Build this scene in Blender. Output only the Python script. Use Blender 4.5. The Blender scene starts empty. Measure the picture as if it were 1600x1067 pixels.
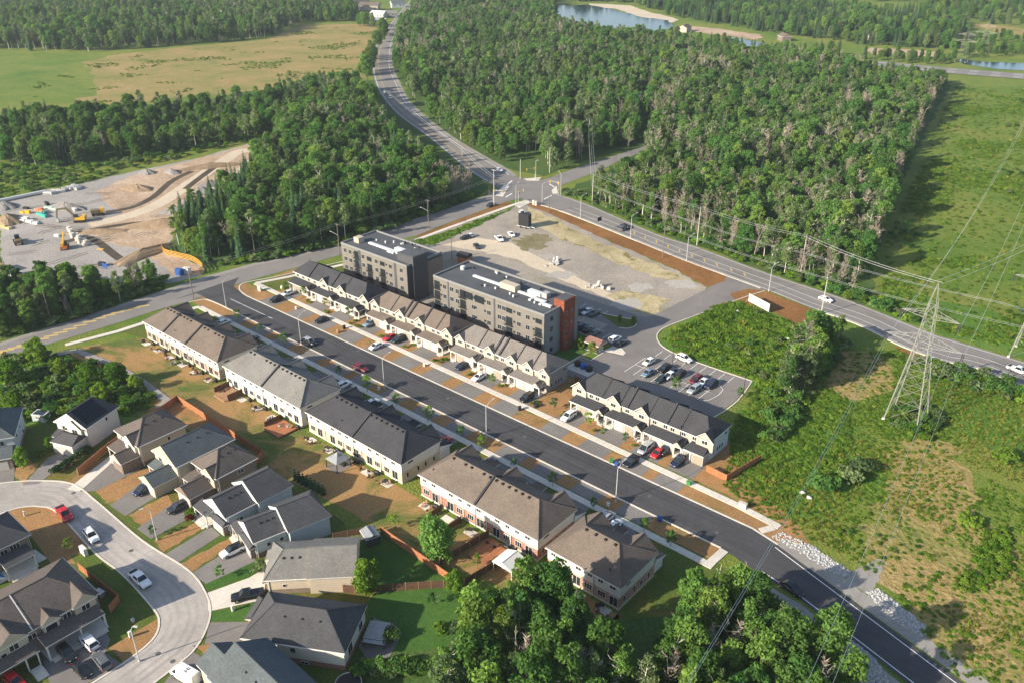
import bpy, math, random
import numpy as np
from mathutils import Vector, Matrix

# ------------------------------------------------------------------ camera, sky, sun, exposure
SC = bpy.context.scene
COL = SC.collection
CAM_H = 112.0
PITCH = math.radians(27.18)
YAW = math.radians(40.55)
FPX = 1345.0
cam_data = bpy.data.cameras.new('camera')
cam_data.sensor_width = 36.0
cam_data.lens = 36.0 * FPX / 1600.0
cam_data.clip_start = 1.0
cam_data.clip_end = 20000.0
cam = bpy.data.objects.new('camera', cam_data)
cam.location = (0, 0, CAM_H)
cam.rotation_euler = (math.pi / 2 - PITCH, 0, YAW)
COL.objects.link(cam)
SC.camera = cam

SUN_EL = math.radians(23.8)
SH_AZ = math.radians(69.0)          # direction in which shadows fall
world = bpy.data.worlds.new('World')
SC.world = world
world.use_nodes = True
wn = world.node_tree
bg = wn.nodes['Background']
sky_t = wn.nodes.new('ShaderNodeTexSky')
sky_t.sky_type = 'NISHITA'
sky_t.sun_disc = False
sky_t.sun_elevation = SUN_EL
sky_t.sun_rotation = math.atan2(-math.cos(SH_AZ), -math.sin(SH_AZ))
sky_t.air_density = 1.0
sky_t.dust_density = 1.0
wn.links.new(sky_t.outputs[0], bg.inputs[0])
bg.inputs[1].default_value = 0.108
sun_d = bpy.data.lights.new('sun', 'SUN')
sun_d.energy = 5.0
sun_d.angle = math.radians(0.6)
sun_d.color = (1.0, 0.90, 0.74)
sun = bpy.data.objects.new('sun', sun_d)
ldir = Vector((math.cos(SH_AZ) * math.cos(SUN_EL), math.sin(SH_AZ) * math.cos(SUN_EL), -math.sin(SUN_EL)))
sun.rotation_euler = ldir.to_track_quat('-Z', 'Y').to_euler()
sun.location = (-100, -200, 200)
COL.objects.link(sun)
SC.view_settings.view_transform = 'Standard'
SC.view_settings.look = 'None'
SC.view_settings.gamma = 1.0
SC.view_settings.use_curve_mapping = False
SC.view_settings.exposure = 1.0
SC.cycles.max_bounces = 5
SC.cycles.diffuse_bounces = 2
SC.cycles.glossy_bounces = 2
SC.cycles.transmission_bounces = 3
SC.cycles.transparent_max_bounces = 6
SC.cycles.volume_bounces = 0
SC.cycles.caustics_reflective = False
SC.cycles.caustics_refractive = False

R = random.Random(7)
NR = np.random.default_rng(11)
rad = math.radians

# ------------------------------------------------------------------ survey: photo point -> point on the ground
_c, _s = math.cos(YAW), math.sin(YAW)


def gp(x, y, z=0.0):
    a = (x - 800.0) / FPX
    b = -(y - 533.5) / FPX
    dy = math.cos(PITCH) + b * math.sin(PITCH)
    dz = -math.sin(PITCH) + b * math.cos(PITCH)
    t = (z - CAM_H) / dz
    lx, ly = a * t, dy * t
    return (lx * _c - ly * _s, lx * _s + ly * _c, z)


def pix(X, Y, Z=0.0):
    X = np.asarray(X, float); Y = np.asarray(Y, float)
    lx = X * _c + Y * _s
    ly = -X * _s + Y * _c
    vz = Z - CAM_H
    fw = ly * math.cos(PITCH) - vz * math.sin(PITCH)
    up = ly * math.sin(PITCH) + vz * math.cos(PITCH)
    return 800 + FPX * lx / fw, 533.5 - FPX * up / fw, fw


def gps(pts, z=0.0):
    return [gp(x, y, z)[:2] for x, y in pts]


def inside(px, py, poly):
    px = np.asarray(px); py = np.asarray(py)
    r = np.zeros(px.shape, bool)
    n = len(poly)
    for i in range(n):
        x0, y0 = poly[i]; x1, y1 = poly[(i + 1) % n]
        if y0 == y1:
            continue
        c = ((y0 > py) != (y1 > py)) & (px < (x1 - x0) * (py - y0) / (y1 - y0) + x0)
        r ^= c
    return r


# ------------------------------------------------------------------ materials
def newmat(name):
    m = bpy.data.materials.new(name)
    m.use_nodes = True
    nt = m.node_tree
    return m, nt, nt.nodes['Principled BSDF']


def N(nt, t, **kw):
    n = nt.nodes.new(t)
    for k, v in kw.items():
        setattr(n, k, v)
    return n


def noise(nt, vec, scale, detail=3.0, rough=0.55, dist=0.0):
    n = N(nt, 'ShaderNodeTexNoise')
    n.inputs['Scale'].default_value = scale
    n.inputs['Detail'].default_value = detail
    n.inputs['Roughness'].default_value = rough
    n.inputs['Distortion'].default_value = dist
    nt.links.new(vec, n.inputs['Vector'])
    return n.outputs['Fac']


def ramp(nt, fac, stops):
    n = N(nt, 'ShaderNodeValToRGB')
    e = n.color_ramp.elements
    while len(e) < len(stops):
        e.new(0.5)
    for i, (p, c) in enumerate(stops):
        e[i].position = p
        e[i].color = (c[0], c[1], c[2], 1) if hasattr(c, '__len__') else (c, c, c, 1)
    nt.links.new(fac, n.inputs[0])
    return n.outputs[0]


def mixc(nt, fac, a, b, mode='MIX'):
    n = N(nt, 'ShaderNodeMix', data_type='RGBA', blend_type=mode)
    for i, v in ((0, fac), (6, a), (7, b)):
        if hasattr(v, 'is_linked') or hasattr(v, 'links'):
            nt.links.new(v, n.inputs[i])
        elif i == 0:
            n.inputs[0].default_value = v
        else:
            n.inputs[i].default_value = (v[0], v[1], v[2], 1)
    return n.outputs[2]


def bump(nt, bs, h, strength=0.5, dist=0.1):
    n = N(nt, 'ShaderNodeBump')
    n.inputs['Strength'].default_value = strength
    n.inputs['Distance'].default_value = dist
    nt.links.new(h, n.inputs['Height'])
    nt.links.new(n.outputs[0], bs.inputs['Normal'])


def plain(name, c, rough=0.7, metal=0.0, var=0.12, scale=1.5, spec=0.3):
    m, nt, bs = newmat(name)
    tc = N(nt, 'ShaderNodeTexCoord').outputs['Object']
    f = noise(nt, tc, scale, 4)
    lo = [v * (1 - var) for v in c]; hi = [min(1, v * (1 + var)) for v in c]
    nt.links.new(ramp(nt, f, [(0.3, lo), (0.7, hi)]), bs.inputs['Base Color'])
    bs.inputs['Roughness'].default_value = rough
    bs.inputs['Metallic'].default_value = metal
    bs.inputs['Specular IOR Level'].default_value = spec
    return m


def ground(name, cols, big=0.03, mid=0.25, fine=2.0, bstr=0.6, bdist=0.3, patch=None, psc=0.05, pth=(0.52, 0.6), rough=0.95):
    """cols: colours over a ramp of mixed noises; patch: another colour laid over in ragged blotches"""
    m, nt, bs = newmat(name)
    pos = N(nt, 'ShaderNodeNewGeometry').outputs['Position']
    a = noise(nt, pos, big, 6, 0.6, 0.6)
    b = noise(nt, pos, mid, 5, 0.65)
    c = noise(nt, pos, fine, 4, 0.7)
    m1 = N(nt, 'ShaderNodeMath', operation='MULTIPLY_ADD')
    nt.links.new(b, m1.inputs[0]); m1.inputs[1].default_value = 0.6
    m2 = N(nt, 'ShaderNodeMath', operation='MULTIPLY_ADD')
    nt.links.new(c, m2.inputs[0]); m2.inputs[1].default_value = 0.45
    nt.links.new(a, m2.inputs[2])
    nt.links.new(m2.outputs[0], m1.inputs[2])
    sc = N(nt, 'ShaderNodeMath', operation='MULTIPLY')
    nt.links.new(m1.outputs[0], sc.inputs[0]); sc.inputs[1].default_value = 1 / 2.05
    n = len(cols)
    col = ramp(nt, sc.outputs[0], [(0.34 + 0.32 * i / max(1, n - 1), cc) for i, cc in enumerate(cols)])
    if patch:
        p = noise(nt, pos, psc, 7, 0.68, 0.8)
        col = mixc(nt, ramp(nt, p, [(pth[0], 0.0), (pth[1], 1.0)]), col, patch)
    sp = ramp(nt, c, [(0.3, 0.72), (0.7, 1.25)])
    col = mixc(nt, 1.0, col, sp, 'MULTIPLY')
    nt.links.new(col, bs.inputs['Base Color'])
    bs.inputs['Roughness'].default_value = rough
    bs.inputs['Specular IOR Level'].default_value = 0.15
    if bstr:
        bump(nt, bs, c, bstr, bdist)
    return m


def asphalt(name, c, streak=0.18, rough=0.85, stretch=None):
    m, nt, bs = newmat(name)
    pos = N(nt, 'ShaderNodeNewGeometry').outputs['Position']
    a = noise(nt, pos, 0.09, 6, 0.65, 1.0)
    b = noise(nt, pos, 1.3, 5, 0.7)
    d = noise(nt, pos, 14.0, 2, 0.5)
    col = ramp(nt, a, [(0.3, [v * (1 - streak) for v in c]), (0.7, [v * (1 + streak) for v in c])])
    if stretch:
        mp = N(nt, 'ShaderNodeMapping'); mp.inputs['Scale'].default_value = stretch
        nt.links.new(pos, mp.inputs[0])
        col = mixc(nt, 1.0, col, ramp(nt, noise(nt, mp.outputs[0], 0.12, 5, 0.6), [(0.3, 0.84), (0.7, 1.18)]), 'MULTIPLY')
    pt = noise(nt, pos, 0.05, 2, 0.4)
    col = mixc(nt, 1.0, col, ramp(nt, pt, [(0.56, 1.0), (0.58, 0.93)]), 'MULTIPLY')
    col = mixc(nt, 1.0, col, ramp(nt, b, [(0.3, 0.9), (0.7, 1.1)]), 'MULTIPLY')
    col = mixc(nt, 1.0, col, ramp(nt, d, [(0.3, 0.86), (0.7, 1.14)]), 'MULTIPLY')
    nt.links.new(col, bs.inputs['Base Color'])
    bs.inputs['Roughness'].default_value = rough
    bs.inputs['Specular IOR Level'].default_value = 0.25
    return m


def shingle(name, c):
    m, nt, bs = newmat(name)
    pos = N(nt, 'ShaderNodeNewGeometry').outputs['Position']
    f = noise(nt, pos, 3.0, 5, 0.75)
    g = noise(nt, pos, 0.25, 5, 0.65, 0.5)
    vz = N(nt, 'ShaderNodeTexVoronoi'); vz.inputs['Scale'].default_value = 3.2
    mp = N(nt, 'ShaderNodeMapping'); mp.inputs['Scale'].default_value = (1, 1, 2.6)
    nt.links.new(pos, mp.inputs[0]); nt.links.new(mp.outputs[0], vz.inputs['Vector'])
    sep = N(nt, 'ShaderNodeSeparateColor'); nt.links.new(vz.outputs['Color'], sep.inputs[0])
    col = ramp(nt, f, [(0.3, [v * 0.82 for v in c]), (0.7, [v * 1.2 for v in c])])
    col = mixc(nt, 1.0, col, ramp(nt, g, [(0.3, 0.84), (0.7, 1.14)]), 'MULTIPLY')
    col = mixc(nt, 1.0, col, ramp(nt, sep.outputs[0], [(0.0, 0.90), (1.0, 1.10)]), 'MULTIPLY')
    nt.links.new(col, bs.inputs['Base Color'])
    bs.inputs['Roughness'].default_value = 0.9
    bs.inputs['Specular IOR Level'].default_value = 0.2
    bump(nt, bs, f, 0.35, 0.05)
    return m


def siding(name, c, period=0.2, var=0.05):
    m, nt, bs = newmat(name)
    pos = N(nt, 'ShaderNodeNewGeometry').outputs['Position']
    sep = N(nt, 'ShaderNodeSeparateXYZ'); nt.links.new(pos, sep.inputs[0])
    mu = N(nt, 'ShaderNodeMath', operation='MULTIPLY'); mu.inputs[1].default_value = 1 / period
    nt.links.new(sep.outputs[2], mu.inputs[0])
    fr = N(nt, 'ShaderNodeMath', operation='FRACT'); nt.links.new(mu.outputs[0], fr.inputs[0])
    f = noise(nt, pos, 0.8, 4, 0.6)
    col = ramp(nt, f, [(0.3, [v * (1 - var) for v in c]), (0.7, [min(0.9, v * (1 + var)) for v in c])])
    nt.links.new(col, bs.inputs['Base Color'])
    bs.inputs['Roughness'].default_value = 0.6
    bs.inputs['Specular IOR Level'].default_value = 0.25
    bump(nt, bs, fr.outputs[0], 0.5, 0.02)
    return m


def brick(name, c, mortar, sx=1.0):
    m, nt, bs = newmat(name)
    pos = N(nt, 'ShaderNodeNewGeometry').outputs['Position']
    sep = N(nt, 'ShaderNodeSeparateXYZ'); nt.links.new(pos, sep.inputs[0])
    ad = N(nt, 'ShaderNodeMath', operation='ADD'); nt.links.new(sep.outputs[0], ad.inputs[0]); nt.links.new(sep.outputs[1], ad.inputs[1])
    cb = N(nt, 'ShaderNodeCombineXYZ'); nt.links.new(ad.outputs[0], cb.inputs[0]); nt.links.new(sep.outputs[2], cb.inputs[1])
    bt = N(nt, 'ShaderNodeTexBrick')
    bt.inputs['Color1'].default_value = (*[v * 1.15 for v in c], 1)
    bt.inputs['Color2'].default_value = (*[v * 0.75 for v in c], 1)
    bt.inputs['Mortar'].default_value = (*mortar, 1)
    bt.inputs['Scale'].default_value = 1.0
    bt.inputs['Brick Width'].default_value = 0.3 * sx
    bt.inputs['Row Height'].default_value = 0.11 * sx
    bt.inputs['Mortar Size'].default_value = 0.012
    nt.links.new(cb.outputs[0], bt.inputs['Vector'])
    f = noise(nt, pos, 0.9, 3, 0.6)
    col = mixc(nt, 1.0, bt.outputs[0], ramp(nt, f, [(0.3, 0.85), (0.7, 1.15)]), 'MULTIPLY')
    nt.links.new(col, bs.inputs['Base Color'])
    bs.inputs['Roughness'].default_value = 0.85
    return m


def glass(name, c=(0.02, 0.025, 0.03), rough=0.12):
    m, nt, bs = newmat(name)
    bs.inputs['Base Color'].default_value = (*c, 1)
    bs.inputs['Roughness'].default_value = rough
    bs.inputs['Specular IOR Level'].default_value = 0.5
    return m


def paint(name, c, rough=0.3, metal=0.0):
    m, nt, bs = newmat(name)
    tc = N(nt, 'ShaderNodeTexCoord').outputs['Object']
    f = noise(nt, tc, 2.0, 3)
    nt.links.new(ramp(nt, f, [(0.3, [v * 0.94 for v in c]), (0.7, [min(1, v * 1.05) for v in c])]), bs.inputs['Base Color'])
    bs.inputs['Roughness'].default_value = rough
    bs.inputs['Metallic'].default_value = metal
    bs.inputs['Coat Weight'].default_value = 0.35
    bs.inputs['Coat Roughness'].default_value = 0.08
    return m


def leafmat(name, ca, cb, trans=0.3, dv=0.35):
    """per-object colour between ca and cb, leaf-scale variation, some light through the leaf"""
    m = bpy.data.materials.new(name)
    m.use_nodes = True
    nt = m.node_tree
    nt.nodes.remove(nt.nodes['Principled BSDF'])
    out = nt.nodes['Material Output']
    rnd = N(nt, 'ShaderNodeObjectInfo').outputs['Random']
    tc = N(nt, 'ShaderNodeTexCoord').outputs['Object']
    col = mixc(nt, rnd, ca, cb)
    f = noise(nt, tc, 0.9, 4, 0.7)
    col = mixc(nt, 1.0, col, ramp(nt, f, [(0.3, 1 - dv), (0.7, 1 + dv)]), 'MULTIPLY')
    mu = N(nt, 'ShaderNodeMath', operation='MULTIPLY'); nt.links.new(rnd, mu.inputs[0]); mu.inputs[1].default_value = 7.31
    fr = N(nt, 'ShaderNodeMath', operation='FRACT'); nt.links.new(mu.outputs[0], fr.inputs[0])
    col = mixc(nt, 1.0, col, ramp(nt, fr.outputs[0], [(0.0, 0.72), (1.0, 1.3)]), 'MULTIPLY')
    d = N(nt, 'ShaderNodeBsdfDiffuse'); t = N(nt, 'ShaderNodeBsdfTranslucent')
    nt.links.new(col, d.inputs[0])
    tcol = mixc(nt, 1.0, col, (1.15, 1.25, 0.55), 'MULTIPLY')
    nt.links.new(tcol, t.inputs[0])
    mx = N(nt, 'ShaderNodeMixShader'); mx.inputs[0].default_value = trans
    nt.links.new(d.outputs[0], mx.inputs[1]); nt.links.new(t.outputs[0], mx.inputs[2])
    nt.links.new(mx.outputs[0], out.inputs[0])
    return m


# ------------------------------------------------------------------ meshes and objects
def tag(o, label=None, cat=None, group=None, kind=None):
    if label: o['label'] = label
    if cat: o['category'] = cat
    if group: o['group'] = group
    if kind: o['kind'] = kind
    return o


def link(name, data, parent=None, loc=None, rz=None):
    o = bpy.data.objects.new(name, data)
    COL.objects.link(o)
    if parent is not None: o.parent = parent
    if loc is not None: o.location = loc
    if rz is not None: o.rotation_euler = (0, 0, rz)
    return o


def thing(name, label, cat, loc=(0, 0, 0), rz=0.0, group=None):
    o = link(name, None, None, loc, rz)
    o.empty_display_size = 0.5
    return tag(o, label, cat, group)


def copy_tree(o, loc=None, rz=None, parent=None, scale=None):
    c = o.copy()
    COL.objects.link(c)
    if parent is not None: c.parent = parent
    if loc is not None: c.location = loc
    if rz is not None: c.rotation_euler = (0, 0, rz)
    if scale is not None: c.scale = scale
    for ch in KIDS.get(o.name, ()):
        copy_tree(ch, parent=c)
    return c


KIDS = {}


def remember(o):
    """note the children of a prototype once, so that copying is quick"""
    for ch in o.children:
        KIDS.setdefault(o.name, []).append(ch)
        remember(ch)


class MB:
    """collects faces with a material slot each"""
    def __init__(s):
        s.v = []; s.f = []; s.m = []

    def poly(s, pts, m=0):
        i = len(s.v); s.v += [tuple(p) for p in pts]
        s.f.append(tuple(range(i, i + len(pts)))); s.m.append(m)
        return s

    def box(s, x0, x1, y0, y1, z0, z1, m=0, bottom=True, top=True):
        i = len(s.v)
        s.v += [(x0, y0, z0), (x1, y0, z0), (x1, y1, z0), (x0, y1, z0), (x0, y0, z1), (x1, y0, z1), (x1, y1, z1), (x0, y1, z1)]
        fs = [(0, 1, 5, 4), (1, 2, 6, 5), (2, 3, 7, 6), (3, 0, 4, 7)]
        if bottom: fs.append((3, 2, 1, 0))
        if top: fs.append((4, 5, 6, 7))
        s.f += [tuple(i + k for k in f) for f in fs]; s.m += [m] * len(fs)
        return s

    def tube(s, p0, p1, r0, r1=None, n=6, m=0, cap=True):
        r1 = r0 if r1 is None else r1
        p0 = Vector(p0); p1 = Vector(p1)
        d = (p1 - p0).normalized()
        a = d.orthogonal().normalized(); b = d.cross(a)
        i = len(s.v)
        for p, r in ((p0, r0), (p1, r1)):
            for k in range(n):
                t = 2 * math.pi * k / n
                s.v.append(tuple(p + (a * math.cos(t) + b * math.sin(t)) * r))
        for k in range(n):
            s.f.append((i + k, i + (k + 1) % n, i + n + (k + 1) % n, i + n + k)); s.m.append(m)
        if cap:
            s.f.append(tuple(range(i + n - 1, i - 1, -1))); s.m.append(m)
            s.f.append(tuple(range(i + n, i + 2 * n))); s.m.append(m)
        return s

    def path(s, pts, r, n=4, m=0):
        for a, b in zip(pts, pts[1:]):
            s.tube(a, b, r, r, n, m, cap=False)
        return s

    def prism(s, poly, z0, z1, m=0, mt=None):
        """vertical prism over a plan outline, counter-clockwise"""
        n = len(poly); i = len(s.v)
        s.v += [(p[0], p[1], z0) for p in poly] + [(p[0], p[1], z1) for p in poly]
        for k in range(n):
            j = (k + 1) % n
            s.f.append((i + k, i + j, i + n + j, i + n + k)); s.m.append(m)
        s.f.append(tuple(range(i + n, i + 2 * n))); s.m.append(m if mt is None else mt)
        s.f.append(tuple(range(i + n - 1, i - 1, -1))); s.m.append(m)
        return s

    def mesh(s, name, mats):
        me = bpy.data.meshes.new(name)
        me.from_pydata(s.v, [], s.f)
        for mt in (mats if isinstance(mats, (list, tuple)) else [mats]):
            me.materials.append(mt)
        if any(s.m):
            me.polygons.foreach_set('material_index', s.m)
        me.update()
        return me

    def obj(s, name, mats, parent=None, loc=None, rz=None):
        return link(name, s.mesh(name, mats), parent, loc, rz)


def quads_mesh(name, V, mats, midx=None, F=None):
    """V: (n,4,3) quads -> mesh, fast"""
    V = np.asarray(V, np.float32).reshape(-1, 3)
    nq = len(V) // 4
    me = bpy.data.meshes.new(name)
    me.vertices.add(len(V)); me.vertices.foreach_set('co', V.ravel())
    me.loops.add(nq * 4); me.loops.foreach_set('vertex_index', np.arange(nq * 4, dtype=np.int32))
    me.polygons.add(nq); me.polygons.foreach_set('loop_start', np.arange(0, nq * 4, 4, dtype=np.int32))
    for mt in mats: me.materials.append(mt)
    if midx is not None: me.polygons.foreach_set('material_index', np.asarray(midx, np.int32))
    me.update(calc_edges=True)
    return me


def wobble(poly, step=2.0, amp=0.5, seed=0):
    """subdivide an outline and make its edge ragged"""
    rr = random.Random(seed)
    out = []
    n = len(poly)
    for i in range(n):
        a = poly[i]; b = poly[(i + 1) % n]
        L = math.hypot(b[0] - a[0], b[1] - a[1])
        k = max(1, min(60, int(L / step)))
        nx, ny = (-(b[1] - a[1]) / max(L, 1e-6), (b[0] - a[0]) / max(L, 1e-6))
        for j in range(k):
            t = j / k
            w = rr.uniform(-amp, amp) if j else 0
            out.append((a[0] + (b[0] - a[0]) * t + nx * w, a[1] + (b[1] - a[1]) * t + ny * w))
    return out


def sheet(name, poly, z, m, label=None, cat=None, parent=None, ragged=0.0, step=2.0, group=None):
    if ragged:
        poly = wobble(poly, step, ragged, len(name) + len(poly))
    b = MB(); b.poly([(x, y, z) for x, y in poly])
    me = b.mesh(name, m)
    if me.polygons[0].normal.z < 0: me.flip_normals()
    o = link(name, me, parent)
    if label: tag(o, label, cat, group, 'structure')
    return o


def smooth_line(pts, n=6):
    """Catmull-Rom through points"""
    P = [pts[0]] + list(pts) + [pts[-1]]
    out = []
    for i in range(1, len(P) - 2):
        p0, p1, p2, p3 = [np.array(p, float) for p in P[i - 1:i + 3]]
        for k in range(n):
            t = k / n
            out.append(tuple(0.5 * (2 * p1 + (p2 - p0) * t + (2 * p0 - 5 * p1 + 4 * p2 - p3) * t * t + (3 * p1 - p0 - 3 * p2 + p3) * t ** 3)))
    out.append(tuple(pts[-1]))
    return out


def offs(pts, d):
    out = []
    for i, p in enumerate(pts):
        a = pts[max(0, i - 1)]; b = pts[min(len(pts) - 1, i + 1)]
        L = math.hypot(b[0] - a[0], b[1] - a[1]) or 1
        out.append((p[0] - (b[1] - a[1]) / L * d, p[1] + (b[0] - a[0]) / L * d))
    return out


def ribbon(mb, pts, w, z0, z1, m=0):
    """a kerb, path or painted line along a polyline: flat if z0 is None, else with height"""
    A = offs(pts, w / 2); B = offs(pts, -w / 2)
    for i in range(len(pts) - 1):
        mb.poly([(*A[i], z1), (*B[i], z1), (*B[i + 1], z1), (*A[i + 1], z1)], m)
        if z0 is not None:
            mb.poly([(*A[i], z0), (*A[i], z1), (*A[i + 1], z1), (*A[i + 1], z0)], m)
            mb.poly([(*B[i], z1), (*B[i], z0), (*B[i + 1], z0), (*B[i + 1], z1)], m)
    if z0 is not None:
        mb.poly([(*A[0], z0), (*B[0], z0), (*B[0], z1), (*A[0], z1)], m)
        mb.poly([(*B[-1], z0), (*A[-1], z0), (*A[-1], z1), (*B[-1], z1)], m)
    return mb
# ------------------------------------------------------------------ ground materials
DRY = (0.30, 0.165, 0.07); DRY2 = (0.20, 0.125, 0.05)
G_MEADOW = ground('meadow_grass', [(0.06, 0.135, 0.016), (0.11, 0.18, 0.024), (0.18, 0.21, 0.038), (0.25, 0.22, 0.058)], 0.022, 0.16, 1.6, 1.0, 0.6)
G_GREEN = ground('weed_green', [(0.055, 0.135, 0.016), (0.095, 0.185, 0.026), (0.15, 0.215, 0.04)], 0.04, 0.25, 1.7, 1.0, 0.6)
G_GOLD = ground('hay_grass', [(0.10, 0.14, 0.03), (0.22, 0.20, 0.06), (0.30, 0.22, 0.085), (0.38, 0.27, 0.13)], 0.03, 0.14, 0.8, 0.9, 0.6, patch=(0.12, 0.16, 0.035), psc=0.025, pth=(0.60, 0.74))
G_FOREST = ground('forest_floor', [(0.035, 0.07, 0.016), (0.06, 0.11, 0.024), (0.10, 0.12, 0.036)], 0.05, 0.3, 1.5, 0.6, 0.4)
G_DRY = ground('dry_lawn', [DRY2, DRY, (0.38, 0.22, 0.095)], 0.08, 0.5, 3.0, 0.5, 0.1, patch=(0.14, 0.14, 0.035), psc=0.14, pth=(0.56, 0.68))
G_BACK = ground('back_lawn', [(0.05, 0.10, 0.018), (0.085, 0.12, 0.025), (0.14, 0.135, 0.035), (0.24, 0.16, 0.05)], 0.05, 0.25, 2.5, 0.5, 0.1, patch=(0.31, 0.185, 0.075), psc=0.05, pth=(0.43, 0.54))
G_BERM = ground('burnt_verge', [(0.14, 0.065, 0.022), (0.21, 0.10, 0.034), (0.27, 0.145, 0.055)], 0.06, 0.4, 1.5, 0.6, 0.2)
G_LAWN = ground('watered_lawn', [(0.03, 0.085, 0.014), (0.05, 0.115, 0.02), (0.075, 0.14, 0.028)], 0.1, 0.5, 3.0, 0.3, 0.06)
G_MIX = ground('patchy_lawn', [(0.045, 0.10, 0.014), (0.085, 0.115, 0.02), (0.2, 0.13, 0.04)], 0.06, 0.35, 2.5, 0.4, 0.1)
G_GRAVEL = ground('gravel_yard', [(0.22, 0.20, 0.185), (0.31, 0.285, 0.26), (0.40, 0.365, 0.33)], 0.03, 0.12, 1.5, 0.3, 0.08)
G_LOT = ground('vacant_gravel', [(0.21, 0.185, 0.155), (0.30, 0.262, 0.22), (0.39, 0.335, 0.275)], 0.035, 0.15, 1.5, 0.35, 0.1, patch=(0.24, 0.21, 0.13), psc=0.06, pth=(0.54, 0.68))
G_STRAW = ground('straw_dirt', [(0.24, 0.20, 0.11), (0.40, 0.33, 0.19), (0.52, 0.44, 0.28)], 0.05, 0.25, 1.5, 0.5, 0.15, patch=(0.17, 0.15, 0.05), psc=0.12, pth=(0.54, 0.64))
G_DIRT = ground('bare_earth', [(0.26, 0.17, 0.11), (0.40, 0.29, 0.20), (0.54, 0.42, 0.31)], 0.035, 0.15, 1.0, 0.7, 0.25)
G_TRACK = ground('pale_track', [(0.46, 0.38, 0.28), (0.58, 0.49, 0.37)], 0.05, 0.3, 2, 0.3, 0.1)
G_RIP = ground('riprap_bed', [(0.25, 0.25, 0.25), (0.36, 0.36, 0.355)], 0.2, 1.0, 3.0, 0.5, 0.2)
A_NEW = asphalt('new_asphalt', (0.062, 0.061, 0.064), 0.16, stretch=(0.10, 6.0, 1))
A_OLD = asphalt('worn_asphalt', (0.205, 0.188, 0.176), 0.10)
A_LOT = asphalt('lot_asphalt', (0.19, 0.172, 0.16), 0.12)
A_DRV = asphalt('drive_asphalt', (0.185, 0.17, 0.158), 0.15)
A_CRES = asphalt('crescent_paving', (0.36, 0.325, 0.295), 0.14, stretch=(0.5, 1.5, 1))
A_CHIP = asphalt('shoulder_gravel', (0.27, 0.25, 0.225), 0.15)
CONC = asphalt('concrete', (0.58, 0.53, 0.46), 0.06)
WHITE_L = plain('line_white', (0.72, 0.72, 0.7), 0.7, var=0.1)
YELLOW_L = plain('line_yellow', (0.50, 0.36, 0.13), 0.7, var=0.15)
WATER, _nt, _bs = newmat('water'); _bs.inputs['Specular IOR Level'].default_value = 0.22
_bs.inputs['Base Color'].default_value = (0.012, 0.03, 0.055, 1); _bs.inputs['Roughness'].default_value = 0.12
bump(_nt, _bs, noise(_nt, N(_nt, 'ShaderNodeNewGeometry').outputs['Position'], 0.35, 3), 0.25, 0.2)

STREET_N, STREET_F = 125.6, 134.7

# ------------------------------------------------------------------ terrain and large patches
sheet('ground', [(-4500, -2500), (3500, -2500), (3500, 5500), (-4500, 5500)], 0.0, G_MEADOW, 'wild green and yellow meadow covering the land between the roads', 'ground')
FIELDS = [
    ('field', [(120, 100), (190, 84), (300, 72), (420, 62), (470, 40), (560, 37), (600, 40), (596, 60), (572, 95), (570, 126), (430, 140), (300, 150), (200, 165), (120, 160)], G_GOLD, 'dry golden hay field behind the left forest beside the curving road', 3),
    ('field', [(20, 100), (120, 88), (150, 120), (150, 150), (60, 165), (0, 160)], G_MEADOW, 'dull green rough field at the far upper left', 3),
    ('field', [(1296, 7), (1340, 3), (1372, 9), (1340, 16), (1300, 13)], G_GOLD, 'small pale hay field among conifers near the top edge', 4),
    ('field', [(1404, 17), (1432, 15), (1440, 24), (1410, 25)], G_GOLD, 'tiny tan clearing right of the small hay field', 3),
    ('field', [(1515, 36), (1560, 40), (1620, 48), (1620, 58), (1560, 52), (1520, 42)], G_GOLD, 'long pale hay strip at the far right edge', 4),
    ('field', [(1290, 93), (1330, 95), (1355, 100), (1350, 106), (1300, 100)], G_GOLD, 'small yellow clearing left of the far highway', 2),
    ('gravel_pit', [(1360, 75), (1420, 78), (1470, 82), (1465, 90), (1400, 86), (1358, 84)], G_DIRT, 'orange bare earth strip below the far conifer wood', 3),
    ('gravel_pit', [(915, 46), (985, 50), (1020, 57), (1050, 60), (1046, 67), (990, 62), (930, 56)], G_DIRT, 'tan bare earth strip in front of the far lake', 3),
    ('gravel_pit', [(1065, 40), (1120, 45), (1190, 55), (1185, 63), (1110, 54), (1060, 48)], G_DIRT, 'tan bare earth strip right of the far lake', 3),
    ('beach', [(920, 6), (985, 9), (1010, 18), (1060, 31), (1050, 36), (1000, 27), (960, 14), (915, 11)], G_TRACK, 'narrow sandy shore along the far side of the lake', 2),
]
for i, (n, p, m, lb, rg) in enumerate(FIELDS):
    sheet(n, gps(p), 0.05 + 0.01 * i, m, lb, n.split('_')[-1] if n != 'beach' else 'beach', ragged=rg, step=6)
sheet('lake', wobble(gps([(870, 10), (920, 8), (960, 16), (1000, 27), (1045, 33), (1050, 44), (1015, 52), (985, 52), (940, 46), (900, 40), (872, 30)]), 10, 3), 0.25, WATER, 'dark blue lake beyond the right forest near the top edge', 'lake')
sheet('river', wobble(gps([(1500, 93), (1540, 98), (1620, 101), (1620, 112), (1560, 109), (1505, 101)]), 10, 3), 0.25, WATER, 'dark river above the far highway at the right edge', 'river')
sheet('river', wobble(gps([(1140, 58), (1165, 63), (1192, 68), (1190, 76), (1160, 72), (1138, 66)]), 10, 2), 0.25, WATER, 'short dark stretch of water between the far clearings', 'river')
hw = gps([(1368, 100), (1480, 111), (1620, 122)])
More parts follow.
